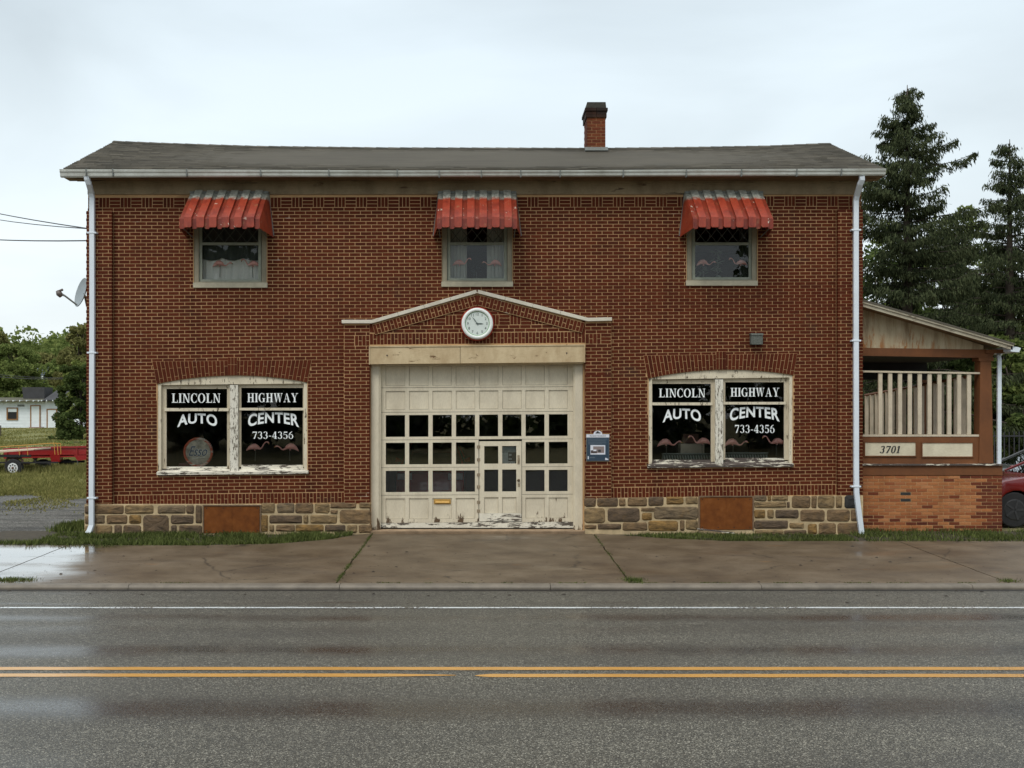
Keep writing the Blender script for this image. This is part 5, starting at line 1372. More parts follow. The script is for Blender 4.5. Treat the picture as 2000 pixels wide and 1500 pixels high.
hd = Vector(P(117, 573, .35)); ft = dc-v_*.27+nrm*.01
MB().tube([ft, hd+Vector((.10, 0, -.05)), hd], [.016, .018, .03], 8).build('arm', M['grey_metal'], dsh)
MB().tube([hd+Vector((.03, 0, -.05)), hd+Vector((-.02, 0, .0)), hd+Vector((-.05, -.0, .05))], [.05, .06, .035], 10).tube([hd+Vector((-.01, 0, .05)), hd+Vector((.06, -.02, .07))], [.022, .026], 8).build('receiver', plain('brown_grey_plastic', (.12, .10, .09), .5, .2, 20), dsh, smooth=True)
MB().tube([dc-nrm*.07, dc-nrm*.07+Vector((.05, 0, -.25)), Vector((XL+.01, .5, dc.z-.35))], .022, 8).build('mount', M['grey_metal'], dsh)
# thin light strip of plastic lying by the wall, and small litter
st = MB().box(X(1588, -.6), X(1632, -.6), -.62, -.58, -.052, -.040).build('plastic_strip', M['white_print'], None); tag(st, 'thin white strip lying on the ground near the right downspout', 'strip')
# ================================================================== things behind the glass
def flamingo(px, py, head, face, Y, label, k=1.06):
    """px,py: middle of the body in the photo; head 'high' or 'low'; face +1 looks right"""
    o = thing('plastic_flamingo', label, 'flamingo', 'pink plastic flamingos behind the windows', loc=P(px, py, Y))
    if head == 'low':
        path = [(-.165, -.075, .006), (-.14, -.050, .018), (-.10, -.012, .038), (-.05, .016, .054), (0, .022, .057), (.045, .004, .044), (.075, -.018, .028), (.10, -.036, .018), (.13, -.046, .0135), (.158, -.038, .012), (.182, -.015, .011), (.205, .006, .011), (.228, .018, .012), (.25, .022, .017), (.268, .016, .015), (.28, .008, .010)]
        bk = [(.278, .010, .011), (.298, -.002, .008), (.310, -.014, .004)]
    else:
        path = [(-.165, -.060, .006), (-.14, -.038, .018), (-.10, -.006, .038), (-.05, .016, .054), (0, .020, .057), (.045, .002, .044), (.075, -.014, .028), (.10, -.022, .018), (.125, -.008, .0135), (.145, .022, .012), (.163, .058, .011), (.185, .090, .011), (.212, .106, .012), (.238, .104, .017), (.254, .090, .015), (.262, .078, .010)]
        bk = [(.258, .084, .011), (.266, .062, .008), (.264, .046, .004)]
    b = MB().tube([(x*face*k, 0, z*k) for x, z, r in path], [r*k for x, z, r in path], 12, sq=(1.0, .85)).build('body', M['flamingo'], o, smooth=True)
    MB().tube([(x*face*k, 0, z*k) for x, z, r in bk[:2]]+[((bk[1][0]+.002)*face*k, 0, bk[1][1]*k-.001)], [bk[0][2]*k, bk[1][2]*k, .006], 8).build('beak', M['beak'], o, smooth=True)
    MB().tube([(x*face*k, 0, z*k) for x, z, r in bk[1:]], [r*1.1*k for x, z, r in bk[1:]], 8).build('beak_tip', M['beak_tip'], o)
    for s in (-1, 1): MB().tube([(.012*face, s*.018, -.03), (.004*face, s*.03, -.27)], .003, 5).build('leg', M['lead'], o)
    MB().tube([(0, 0, -.035), (0, 0, -.06)], [.018, .012], 8).build('leg_socket', M['flamingo'], o)
YF = .18
flamingo(498, 874, 'high', 1, YF, 'pink flamingo with raised head facing right, below the phone number in the left shop window', 1.04)
flamingo(566.5, 873.5, 'low', -1, YF, 'pink flamingo with lowered neck facing left, rightmost in the left shop window', 1.04)
flamingo(1301, 864.5, 'low', 1, YF, 'pink flamingo with lowered neck, leftmost in the right shop window')
flamingo(1372, 862.5, 'high', -1, YF, 'pink flamingo with raised head facing left, in the left half of the right shop window')
flamingo(1431, 864.5, 'low', 1, YF, 'pink flamingo with lowered neck just right of the mullion in the right shop window')
flamingo(1517, 863, 'high', -1, YF, 'pink flamingo with raised head under the phone number in the right shop window')
YU = .22
flamingo(429, 515, 'low', 1, .17, 'faded flamingo facing right before the net curtain, left upstairs window', .85)
flamingo(494, 515.5, 'high', -1, .17, 'faded flamingo facing left before the net curtain, left upstairs window', .85)
flamingo(898, 513.5, 'high', 1, YU, 'flamingo with raised head facing right in the middle upstairs window', .85)
flamingo(966, 513.5, 'low', -1, YU, 'flamingo with lowered neck facing left in the middle upstairs window', .85)
flamingo(1374, 513, 'low', 1, YU, 'flamingo with lowered neck facing right in the right upstairs window', .85)
flamingo(1446, 513.5, 'high', -1, YU, 'flamingo with raised head facing left in the right upstairs window', .85)
# round vintage sign lens in the left shop window
ex, ez = X(387, .17), Z(883, .17)
es = thing('round_sign', 'round vintage sign with a red ring and blue script standing in the left shop window', 'sign', loc=(ex, .17, ez))
lathe_y([(.262, .05), (.292, .04), (.292, -.005), (.284, -.016), (.272, -.012), (.262, -.020), (.248, -.012), (.246, .01)], 40).build('ring', paint_mat('red_ring_enamel', (.62, .13, .07), (.80, .70, .58), .54, 9, False), es, smooth=True)
lathe_y([(.247, .0), (.0001, .003)], 40).build('lens', plain('mottled_glass_lens', (.44, .41, .32), .35, .65, 7), es)
M['script_blue'] = plain('script_blue', (.06, .10, .18), .5, .3, 20); M['script_white'] = plain('script_outline', (.60, .60, .52), .5, .25, 20)
def lens_fn(dx, dz): return lambda x, z: (x+dx+ (z)*.12, z+dz)
print_text('Esso', -.185, .19, -.085, .125, -.004, M['script_white'], es, bold=.06, shear=.25, fn=lens_fn(0, 0))
print_text('Esso', -.175, .18, -.075, .115, -.008, M['script_blue'], es, bold=.0, shear=.25, fn=lens_fn(0, 0))
MB().prism([(-.13, -.105), (.13, -.095), (.17, -.085), (.13, -.11), (-.10, -.135)], -.0075, -.0045).build('underline', M['script_white'], es)
bx = MB().box(X(350, .3), X(384, .3), .24, .40, Z(918, .3), Z(904, .3)).build('red_tin', plain('dull_red_tin', (.10, .018, .012), .5, .3, 12), None, bevel=.02); tag(bx, 'low dull red box beside the round sign in the left shop window', 'box')
cbx = MB().box(X(1328, .7), X(1374, .7), .62, .95, Z(905, .7), Z(867, .7)).build('cardboard_box', plain('cardboard', (.42, .37, .28), .85, .08, 9), None); tag(cbx, 'plain tan cardboard box behind the flamingos in the right shop window', 'box')
cb2 = MB().box(X(1336, .9), X(1366, .9), .98, 1.2, Z(866.5, .9), Z(848, .9)).build('crate', plain('reddish_crate', (.09, .035, .02), .7, .3, 12), None); tag(cb2, 'small reddish box on the shelf behind the cardboard box', 'box')
M['radiator'] = plain('grey_green_radiator', (.22, .26, .23), .6, .1, 12)
def radiator(a, b, t, bt, label):
    o = thing('radiator_cover', label, 'radiator', loc=(0, 0, 0)); y = .42
    MB().box(X(a, y), X(b, y), y-.03, y+.15, Z(t, y)-.015, Z(t, y)).build('top', M['radiator'], o)
    MB().box(X(a, y), X(a+1.2, y), y-.02, y+.12, Z(bt+14, y), Z(t, y)-.016).build('side', M['radiator'], o)
    x = a+2.0
    while x < b-2:
        MB().prism([(X(x, y), Z(t+4, y)), (X(x+2.0, y), Z(t+4, y)), (X(x+3.3, y), Z(bt, y)), (X(x+1.7, y), Z(bt, y))], y-.01, y+.01).build('fin', M['radiator'], o); x += 5.2
    MB().box(X(a+1.3, y), X(b, y), y+.012, y+.02, Z(bt+14, y), Z(t+1.6, y)).build('back', plain('radiator_back', (.06, .075, .065), .8, .1, 12), o)
radiator(1294, 1392, 885.5, 897, 'grey green finned radiator cover, left half of the right shop window')
radiator(1410, 1500, 884, 895, 'grey green finned radiator cover, right half of the right shop window')
def curtain(name, l, r, zt, zb, Y, mat, label, folds=7, amp=.02, scallop=0, parent=None):
    n = 60; V = []; Fs = []
    for j in range(9):
        for i in range(n+1):
            u = i/n; z0 = zb - (scallop*abs(math.sin(u*math.pi*folds*.5)) if scallop else 0); z = zt+(z0-zt)*j/8
            V.append((X(l+(r-l)*u, Y), Y+amp*math.sin(u*2*math.pi*folds+.6*math.sin(j*.5+u*9))*(.5+.5*j/8)+amp*.5*math.sin(u*2*math.pi*folds*2.3), z))
    for j in range(8):
        for i in range(n): Fs.append((j*(n+1)+i, (j+1)*(n+1)+i, (j+1)*(n+1)+i+1, j*(n+1)+i+1))
    o = MB().add(V, Fs).build(name, mat, parent, smooth=True)
    if parent is None: tag(o, label, 'curtain')
    return o
def sheer(name, c, alpha):
    t = NT(name); t.base(t.mix(t.ramp(t.noise(30, 3, .6), (.3, .2), (.7, 0)), c, tuple(x*.6 for x in c))).rough(.9); t.b.inputs['Alpha'].default_value = alpha; return t.m
M['net'] = sheer('net_lace', (.93, .93, .86), .95); M['net_dim'] = sheer('dim_net', (.60, .62, .55), .88); M['swag'] = plain('dark_swag', (.06, .07, .062), .9, .2, 9)
curtain('net_curtain', 392, 517, 6.3, 4.70, .24, M['net'], 'white net curtain in the left upstairs window', 8)
curtain('valance', 392, 517, 6.3, Z(504, .2), .205, M['swag'], 'dark scalloped valance in the left upstairs window', 6, .015, .05)
curtain('side_curtain', 880, 912, 6.3, 4.70, .28, M['net_dim'], 'dim curtain at the left side of the middle upstairs window', 4)
curtain('side_curtain', 951, 990, 6.3, 4.70, .28, M['net_dim'], 'dim curtain at the right side of the middle upstairs window', 4)
curtain('side_curtain', 1444, 1465, 6.3, 4.70, .40, plain('very_dim_curtain', (.07, .085, .075), .9, .1, 9), 'dark curtain at the right side of the right upstairs window', 2)
def house_plant(px, py, Y, w, h, n, seed, label, mat, base_z=4.26):
    r = np.random.default_rng(seed); o = thing('house_plant', label, 'plant', loc=(X(px, Y), Y, base_z))
    MB().tube([(0, 0, 0), (0, 0, .12)], [.05, .065], 12).build('pot', M['brown_wood'], o)
    top = Z(py, Y)-base_z; V = []; Fs = []
    for i in range(n):
        a = r.uniform(0, 2*np.pi); d = r.uniform(.1, 1)*w; z = max(.14, top*r.uniform(.45, 1.05)-d*.3)
        c = Vector((math.cos(a)*d, math.sin(a)*d*.4, z)); u = Vector((math.cos(a), .3*math.sin(a), r.uniform(-1.1, .4))).normalized()*h; v = Vector((r.normal(), r.normal(), r.normal())).cross(u).normalized()*h*.14
        b = len(V); V += [c-u*.5, c+v, c+u*.5, c-v]; Fs.append((b, b+1, b+2, b+3))
    MB().add(V, Fs).build('leaves', mat, o); MB().tube([(0, 0, .1), (.01, 0, top*.9)], .006, 5).build('stem', M['lead'], o)
M['plant_pale'] = leaf_mat('variegated_leaves', (.10, .16, .10), (.36, .42, .34))
house_plant(1372, 520, .42, .16, .10, 90, 3, 'leafy plant at the lower left of the right upstairs window', M['plant_pale'])
house_plant(1400, 494, .44, .12, .14, 60, 4, 'pale drooping plant in the middle of the right upstairs window', M['plant_pale'])
house_plant(1455, 530, .42, .12, .10, 40, 5, 'small plant at the lower right of the right upstairs window', M['plant_pale'])
house_plant(930, 522, .46, .12, .05, 70, 6, 'small plant between the flamingos of the middle upstairs window', plain('blue_green_leaves', (.03, .06, .06), .7, .3, 30))

# ================================================================== cars
def car(label, loc, rot, paint, L_=4.4, W_=1.75, hood=.92, roof=1.42, kind='sedan', nose=.62, tail=.75, ws=None, cat='car', rr=.32, name='parked_car'):
    """nose points to -x in local space; origin on the ground at the middle"""
    o = thing(name, label, cat, loc=loc); o.rotation_euler = (0, 0, rot)
    x0, x1 = -L_/2, L_/2; wf, wr = x0+nose+.20, x1-tail-.1; R_ = rr+.05
    def arc(cx_, n=10): return [(cx_+R_*math.cos(R(a)), rr+R_*math.sin(R(a))) for a in np.linspace(-12, 192, n)]
    pf = sorted(arc(wf), key=lambda p: p[0]); pr = sorted(arc(wr), key=lambda p: p[0])
    low = [(x0+.03, .24)]+[(a, max(b, .22)) for a, b in pf]+[(a, max(b, .22)) for a, b in pr]+[(x1-.03, .26)]
    top = [(x1, .55), (x1-.02, hood*.93), (x1-.12, hood+.03), (x1-.75 if kind == 'sedan' else x1-.3, hood+.05), (x0+1.35, hood+.03), (x0+.75, hood-.01), (x0+.3, hood-.09), (x0+.10, hood-.18), (x0, .58), (x0-.01, .40)]
    prof = low+top
    ys = [(-W_/2, .94, -.0), (-W_/2-.0, 1, 0), (W_/2, 1, 0)]
    m = MB(); n = len(prof); V = []
    secs = [(-W_/2+.035, .972), (-W_/2, 1.0) if False else (-W_/2+.0, .985), (-W_/2+.12, 1.0), (W_/2-.12, 1.0), (W_/2-.0, .985), (W_/2-.0+.0, .985)]
    secs = [(-W_/2, .975), (-W_/2+.14, 1.0), (W_/2-.14, 1.0), (W_/2, .975)]
    for y, s in secs: V += [(x*s, y, .55+(z-.55)*(1 if z < .6 else s**1.6)) for x, z in prof]
    Fs = [tuple(range(n-1, -1, -1)), tuple(range(3*n, 4*n))]
    for k in range(3): Fs += [(k*n+i, k*n+(i+1) % n, (k+1)*n+(i+1) % n, (k+1)*n+i) for i in range(n)]
    m.add(V, Fs); b = m.build('body', paint, o, bevel=.03); b.data.polygons.foreach_set('use_smooth', [True]*len(b.data.polygons))
    ga = x0+1.15; gb = x1-(.65 if kind == 'sedan' else .12); ra, rb = ga+.75, gb-(.65 if kind == 'sedan' else .35)
    cab = [(ga, hood+.02), (gb, hood+.04), (rb, roof-.03), (rb-.25, roof), (ra+.3, roof+.01), (ra, roof-.03)]
    V = []; n = len(cab)
    for s in (-1, 1): V += [(x, s*(W_/2-.06-(z-hood)*.42), z) for x, z in cab]
    MB().add(V, [tuple(range(n)), tuple(range(2*n-1, n-1, -1))]+[(i, i+n, (i+1) % n+n, (i+1) % n) for i in range(n)]).build('cabin', M['car_glass'], o)
    # roof panel and pillars
    rf = [(rb, roof-.03), (rb-.25, roof), (ra+.3, roof+.01), (ra, roof-.03)]; V = []
    for s in (-1, 1): V += [(x, s*(W_/2-.05-(z-hood)*.42), z+.012) for x, z in rf]
    V += [(x, y, z-.035) for x, y, z in V]
    MB().add(V, [(0, 1, 5, 4), (1, 2, 6, 5), (2, 3, 7, 6), (8, 12, 13, 9), (9, 13, 14, 10), (10, 14, 15, 11), (0, 8, 9, 1), (1, 9, 10, 2), (2, 10, 11, 3), (4, 5, 13, 12), (5, 6, 14, 13), (6, 7, 15, 14), (3, 11, 15, 7), (0, 4, 12, 8)]).build('roof_panel', paint, o)
    for s in (-1, 1):
        def py(z): return s*(W_/2-.045-(z-hood)*.42)
        for (ax, az, bx_, bz) in ((ga, hood+.02, ra, roof-.02), (gb, hood+.04, rb, roof-.02), ((ga+gb)/2-.1, hood+.03, (ra+rb)/2-.1, roof)):
            MB().tube([(ax, py(az), az), (bx_, py(bz), bz)], .028, 6).build('pillar', paint if ax != (ga+gb)/2-.1 else M['black'], o)
        for wx in (wf, wr):
            w = MB().tube([(wx, s*(W_/2-.22), rr), (wx, s*(W_/2-.20), rr), (wx, s*(W_/2-.03), rr), (wx, s*(W_/2-.02), rr)], [rr-.02, rr, rr, rr-.02], 28).build('wheel', M['black'], o)
            MB().tube([(wx, s*(W_/2-.021), rr), (wx, s*(W_/2-.012), rr)], [rr*.62, rr*.55], 20).build('rim', plain('dark_alloy', (.02, .02, .021), .5, .2, 9), w)
            for k in range(5):
                a = 2*math.pi*k/5; MB().obox((wx+math.cos(a)*rr*.33, s*(W_/2-.008), rr+math.sin(a)*rr*.33), (math.cos(a)*rr*.26, 0, math.sin(a)*rr*.26), (0, .006, 0), (-math.sin(a)*.02, 0, math.cos(a)*.02)).build('spoke', plain('alloy_spoke', (.035, .035, .037), .5, .1, 9), w)
        MB().box(x0+.02, x0+.30, s*(W_/2-.35), s*(W_/2-.03), hood-.30, hood-.17).build('headlight', plain('lamp_glass', (.5, .5, .5), .15, .1, 9), o)
        MB().box(x1-.10, x1+.005, s*(W_/2-.40), s*(W_/2-.015), hood-.20, hood-.06).build('taillight', plain('tail_lens', (.28, .02, .015), .2, .1, 9), o)
        MB().tube([(ga+.25, s*(W_/2-.02), hood+.05), (ga+.25, s*(W_/2+.12), hood+.08)], [.03, .06], 8).build('mirror', paint, o)
    MB().box(x0-.012, x0+.05, -.55, .55, .40, .52).build('grille', M['black'], o)
    m = MB().box(x0+.3, x1-.3, -W_/2+.12, W_/2-.12, .2, .50); m.build('underbody', M['black'], o)
    return o
def paint(name, c, rough=.25):
    t = NT(name); t.base(t.mix(t.ramp(t.noise(40, 3, .6), (.6, 0), (.8, .15)), c, tuple(x*.6 for x in c))).rough(rough); t.b.inputs['Coat Weight'].default_value = .6; return t.m
red_p = paint('red_car_paint', (.15, .004, .004)); grey_p = paint('grey_car_paint', (.06, .065, .065))
car('red car beside the porch, only its front wing and dark wheel in view', (12.62, 1.95, -.02), 0, red_p, nose=.34, hood=1.05, roof=1.45, rr=.36)
car('dark grey hatchback parked behind the red car', (14.0, 5.2, .03), 0, grey_p, kind='hatch', hood=1.02, roof=1.44, W_=1.7, rr=.31)
car('dim red vehicle standing inside the garage behind the door panes', (X(843, 3.6), 4.9, .03), R(90), paint('dim_red_paint', (.30, .02, .015)), L_=4.2, hood=1.12, roof=1.62, kind='hatch', W_=1.5)

# ================================================================== side porch
PR = thing('side_porch', 'lean-to side porch with orange brick base, brown timber and cream slatted railing', 'porch')
PY = .35; PBK = 3.6
def px_(a, y=PY): return X(a, y)
def pz_(a, y=PY): return Z(a, y)
def pbx(name, a, b, c, d, y0, y1, mt, parent=PR, **k): return MB().box(px_(a, y0), px_(b, y0), y0, y1, pz_(d, y0), pz_(c, y0)).build(name, mt, parent, **k)
XW = XR+.004
base = MB().box(XW, px_(1957), PY+.008, PBK, -.3, pz_(929)).build('base', M['mortar'], PR)
bt = pz_(928.5); k = 0
ncs = 16; ch_ = (bt-(-.02))/ncs*1.0
for k in range(ncs+1):
    zc = bt-.066*(k+.5)
    x = XW; x1p = px_(1957.5)
    ln = .2145*1.0; st = XW-(.11 if k % 2 else .0)-.06
    while st < x1p:
        l, r = max(st, XW+.003), min(st+ln-.010, x1p)
        if r-l > .03:
            edge = r > x1p-.5*random.random()-.1 or (k > 11 and random.random() < .35) or random.random() < .05
            mt = M['brick_porch_edge'] if edge else M['orange_brick']
            dk = (k in (5, 7)) and abs((l+r)/2-px_(1760)) < .1
            put_brick((l+r)/2, zc+random.uniform(-.0015, .0015), r-l, .0555, PY+.008, parent=PR, mat=M['stone_black'] if dk else mt)
        st += ln
for k in range(ncs+1):    # right return, seen edge on
    zc = bt-.066*(k+.5)
    MB().box(px_(1957)-.02, px_(1957.5)+.004, PY+.12, PBK-.1, zc-.027, zc+.027).build('return_course', M['brick_porch_edge'], PR)
pbx('skirt_board', 1684, 1958, 909.5, 928.2, PY-.01, PY+.15, M['brown_wood']); pbx('ledge', 1684, 1959, 906.2, 909.6, PY-.05, PY+.2, M['sill_bare'], bevel=.004)
MB().box(XW, px_(1957), PY+.16, PBK, pz_(911), pz_(908)).build('floor', M['brown_wood'], PR)
# lower panel wall
pbx('panel_wall', 1684, 1917, 853, 906, PY+.03, PY+.09, M['brown_wood'])
cp1 = pbx('panel', 1690, 1788.5, 864.3, 890, PY+.018, PY+.029, M['cream_panel']); cp2 = pbx('panel', 1802, 1900, 865.3, 891.5, PY+.018, PY+.029, M['cream_panel'])
M['pframe'] = M['brown_wood']
for a, b, c, d in ((1688, 1690, 862.3, 892), (1788.5, 1790.5, 862.3, 892), (1690, 1788.5, 862.3, 864.3), (1690, 1788.5, 890, 892), (1800, 1802, 863.3, 893.5), (1900, 1902, 863.3, 893.5), (1802, 1900, 863.3, 865.3), (1802, 1900, 891.5, 893.5)):
    pbx('panel_bead', a, b, c, d, PY+.005, PY+.029, M['brown_wood'])
T_ = .24
sign('3701', px_(1718), px_(1757), pz_(885), pz_(871), PY+.0165, M['black_print'], cp1, shear=.22, gap=.14, name='house_number')
sign('3701', px_(1718)+.007, px_(1757)+.007, pz_(885), pz_(871), PY+.0125, M['black_print'], cp1, shear=.22, gap=.14, name='house_number')
# railing
rl = pbx('railing', 1684, 1915.5, 848.8, 852.6, PY+.02, PY+.10, M['baluster']); MB().add([(px_(1684), PY+.015, pz_(727)), (px_(1915.5), PY+.015, pz_(730.5)), (px_(1915.5), PY+.015, pz_(727)), (px_(1684), PY+.015, pz_(723.5)), (px_(1684), PY+.10, pz_(727)), (px_(1915.5), PY+.10, pz_(730.5)), (px_(1915.5), PY+.10, pz_(727)), (px_(1684), PY+.10, pz_(723.5))],
    [(0, 1, 2, 3), (7, 6, 5, 4), (0, 4, 5, 1), (3, 2, 6, 7), (0, 3, 7, 4), (1, 5, 6, 2)]).build('top_rail', M['baluster'], rl)
for i in range(10):
    cx_ = 1721.5+i*19.3; ztp = pz_(727.5+(cx_-1684)*.013)
    MB().box(px_(cx_-4.3), px_(cx_+3.6), PY+.035, PY+.085, pz_(848.8), ztp-.001).build('baluster', M['baluster'], rl, bevel=.008)
# railing along the back steps, seen through the front one
rb = MB().tube([(px_(1910), PY+.5, pz_(736, PY+.5)), (px_(1690, 6.5), 6.5, pz_(772, 6.5))], .035, 6).build('side_railing', M['brown_wood'], PR)
for i in range(17):
    u = i/16; y = PY+.6+(6.4-PY-.6)*u; xx = px_(1908)+(px_(1690, 6.5)-px_(1908))*u; zt = pz_(737, PY+.5)+(pz_(773, 6.5)-pz_(737, PY+.5))*u
    MB().box(xx-.045, xx+.045, y-.02, y+.02, 1.78 if u < .5 else 1.6, zt).build('side_baluster', M['baluster'], rb)
# post, beam, gable board, roof
post = MB().prism([(px_(1912.5), pz_(905.5)), (px_(1940.5), pz_(905.5)), (px_(1936), pz_(697)), (px_(1915), pz_(697))], PY+.0, PY+.26).build('post', M['brown_wood'], PR, bevel=.006)
MB().box(px_(1911), px_(1940), PY-.02, PY+.28, pz_(705), pz_(698)).build('post_cap', M['brown_wood'], post)
MB().prism([(XW, pz_(692.5)), (px_(1938), pz_(697)), (px_(1945), pz_(683)), (XW, pz_(679))], PY-.01, PY+.12).build('beam', M['brown_wood'], PR)
MB().prism([(XW, pz_(694.5)), (px_(1938), pz_(699)), (px_(1938), pz_(697.2)), (XW, pz_(692.7))], PY-.03, PY+.12).build('beam_trim', M['brown_wood'], PR)
for i in range(9):      # gable boards, upright
    a = 1684.5+i*27; b = min(a+27, 1921)
    za = 602+(a-1684)*.306; zb_ = 602+(b-1684)*.306
    MB().prism([(px_(a)+.001, pz_(679.5+(a-1684)*.016)), (px_(b)-.001, pz_(679.5+(b-1684)*.016)), (px_(b)-.001, pz_(min(zb_, 680))), (px_(a)+.001, pz_(min(za, 679)))], PY+.0, PY+.05).build('gable_board', M['gable'], PR)
def sloped(name, t0, t1, off0, off1, y0, y1, mt):   # along the verge: photo points, offsets measured down
    (a0, b0), (a1, b1) = t0, t1
    return MB().prism([(px_(a0, y0), pz_(b0+off0, y0)), (px_(a1, y0), pz_(b1+off0, y0)), (px_(a1, y0), pz_(b1+off1, y0)), (px_(a0, y0), pz_(b0+off1, y0))], y0, y1).build(name, mt, PR)
VA, VB = (1684.2, 585), (1983, 671.5)
M['verge'] = paint_mat('weathered_verge', (.46, .42, .32), (.16, .12, .09), .60, 12, False, dirt=(.16, .11, .07), dirt_amt=.6)
sloped('verge_board', VA, (1978, 670), 5.5, 13.5, PY-.36, PY-.33, M['verge']); sloped('verge_trim', VA, (1980, 670.5), 2.0, 6.3, PY-.385, PY-.30, M['verge'])
rfm = sloped('roof', VA, VB, -1, 2.0, PY-.40, PBK+.3, M['shingle'])
sloped('soffit', (1684.2, 590), (1960, 669), 6, 8, PY-.33, PBK, M['soffit'])
MB().box(px_(1938, PY-.3), px_(1975, PY-.3), PY-.05, PY+.0, pz_(690), pz_(683)).build('bracket', M['brown_wood'], PR)
MB().prism([(px_(1974, PY-.35), pz_(686.5, PY-.35)), (px_(1990, PY-.35), pz_(688, PY-.35)), (px_(1993.5, PY-.35), pz_(680, PY-.35)), (px_(1988, PY-.35), pz_(678, PY-.35)), (px_(1974, PY-.35), pz_(676, PY-.35))], PY-.36, PBK+.2).build('gutter', M['spout'], PR)
rect_pipe([(px_(1968), PY+.3, pz_(688)), (px_(1955), PY+.1, pz_(694)), (px_(1954.5), PY+.06, pz_(702)), (px_(1953.8), PY+.06, pz_(908))], .075, .06, 'downspout', PR, M['spout'])
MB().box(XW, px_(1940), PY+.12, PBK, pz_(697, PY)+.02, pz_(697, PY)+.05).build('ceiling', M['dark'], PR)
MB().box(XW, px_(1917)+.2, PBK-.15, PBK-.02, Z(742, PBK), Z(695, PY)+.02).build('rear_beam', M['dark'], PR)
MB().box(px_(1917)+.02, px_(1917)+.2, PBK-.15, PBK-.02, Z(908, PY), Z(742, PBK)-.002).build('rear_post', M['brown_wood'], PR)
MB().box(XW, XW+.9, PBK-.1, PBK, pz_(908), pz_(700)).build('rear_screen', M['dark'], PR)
# dark iron fence at the far right
fn = thing('iron_fence', 'black iron picket fence behind the parked cars', 'fence', loc=(13.0, 8.5, 0)); zt = Z(843, 8.5); zb_ = .1
for i in range(44):
    x_ = i*.135; MB().box(x_-.012, x_+.012, -.012, .012, zb_, zt+random.uniform(-.01, .01)).build('picket', M['wire'], fn)
for zz in (zt-.12, zb_+.15): MB().box(-.05, 44*.135, -.028, -.0125, zz-.02, zz+.02).build('rail', M['wire'], fn)
# ================================================================== trailers on the left
TY = 18.2
def tx(a, y=TY): return X(a, y)
def tz(a, y=TY): return Z(a, y)
M['trailer_red'] = paint('trailer_red', (.30, .008, .008), .45); M['yellow'] = plain('yellow_rail', (.60, .30, .06), .5, .15, 9); M['plank'] = plain('pale_plank', (.62, .50, .38), .7, .15, 5)
M['white_wheel'] = plain('white_wheel', (.68, .70, .70), .4, .08, 12)
def wheel(x, y, z, r, rim, parent, nm='wheel', holes=True):
    w = MB().tube([(x, y+.2, z), (x, y+.18, z), (x, y+.02, z), (x, y, z)], [r-.03, r, r, r-.03], 28).build(nm, M['black'], parent)
    MB().tube([(x, y-.004, z), (x, y-.012, z), (x, y-.004, z)], [rim, rim*.95, rim*.5], 24).build('rim', M['white_wheel'], w)
    for k in range(8):
        a = 2*math.pi*k/8; MB().tube([(x+math.cos(a)*rim*.62, y-.013, z+math.sin(a)*rim*.62), (x+math.cos(a)*rim*.62, y-.016, z+math.sin(a)*rim*.62)], .028, 8).build('rim_slot', M['black'], w)
    MB().tube([(x, y-.012, z), (x, y-.05, z)], [.045, .03], 10).build('hub', plain('rusty_hub', (.14, .06, .04), .6, .2, 20), w)
t1 = thing('flatbed_trailer', 'low trailer with plank deck, yellow rails and a white wheel, at the left edge', 'trailer')
wheel(tx(25), TY, tz(914), .325, .185, t1)
m = MB().add([(tx(-70), TY-.06, tz(889)), (tx(67), TY-.06, tz(879)), (tx(67), TY-.06, tz(876.5)), (tx(-70), TY-.06, tz(884)), (tx(-70), TY+1.5, tz(889)), (tx(67), TY+1.5, tz(879)), (tx(67), TY+1.5, tz(876.5)), (tx(-70), TY+1.5, tz(884))], [(0, 1, 2, 3), (7, 6, 5, 4), (0, 4, 5, 1), (3, 2, 6, 7), (0, 3, 7, 4), (1, 5, 6, 2)])
m.build('deck', M['plank'], t1)
MB().box(tx(-70), tx(112), TY+.02, TY+.08, tz(905), tz(902)).box(tx(-70), tx(60), TY+.0, TY+.06, tz(893), tz(888)).build('chassis', M['black'], t1)
MB().tube([(tx(8), TY+.1, tz(906)), (tx(12), TY+.1, tz(895)), (tx(38), TY+.1, tz(895)), (tx(44), TY+.1, tz(905)), (tx(56), TY+.1, tz(905))], .05, 4).build('mudguard', plain('rusty_mudguard', (.09, .05, .035), .7, .3, 9), t1)
wheel(tx(57), TY+1.3, tz(915, TY+1.3), .25, .09, t1)
def yb(p, q, r=.012): MB().tube([(tx(p[0]), TY-.05, tz(p[1])), (tx(q[0]), TY-.05, tz(q[1]))], r, 5).build('yellow_rail', M['yellow'], t1)
yb((-60, 877), (106, 865.5), .013); yb((106, 865.5), (119, 866)); yb((119.5, 865.5), (120, 887)); yb((37.5, 872.5), (39.5, 889)); yb((54, 871.5), (55.5, 889)); yb((106.5, 866), (108.5, 888)); yb((112.5, 866), (114.8, 888))
TY2 = 20.2
t2 = thing('red_trailer', 'long red farm trailer body standing in the grass behind the flatbed', 'trailer')
def rb_(name, pts, y0, y1, mt): return MB().prism([(X(a, TY2), Z(b, TY2)) for a, b in pts], y0, y1).build(name, mt, t2)
rb_('side_panel', [(7, 896), (7, 876), (172, 872.5), (240, 871), (240, 892), (172, 892)], TY2, TY2+.06, M['trailer_red']); rb_('top_rail', [(7, 878.5), (7, 875.6), (240, 868.5), (240, 872)], TY2-.05, TY2+.09, M['trailer_red'])
rb_('side_panel', [(6, 892), (6, 877), (100, 874), (100, 892)], TY2+1.6, TY2+1.66, M['trailer_red']); rb_('floor', [(7, 892), (240, 889), (240, 887), (7, 890)], TY2, TY2+1.6, M['trailer_red'])
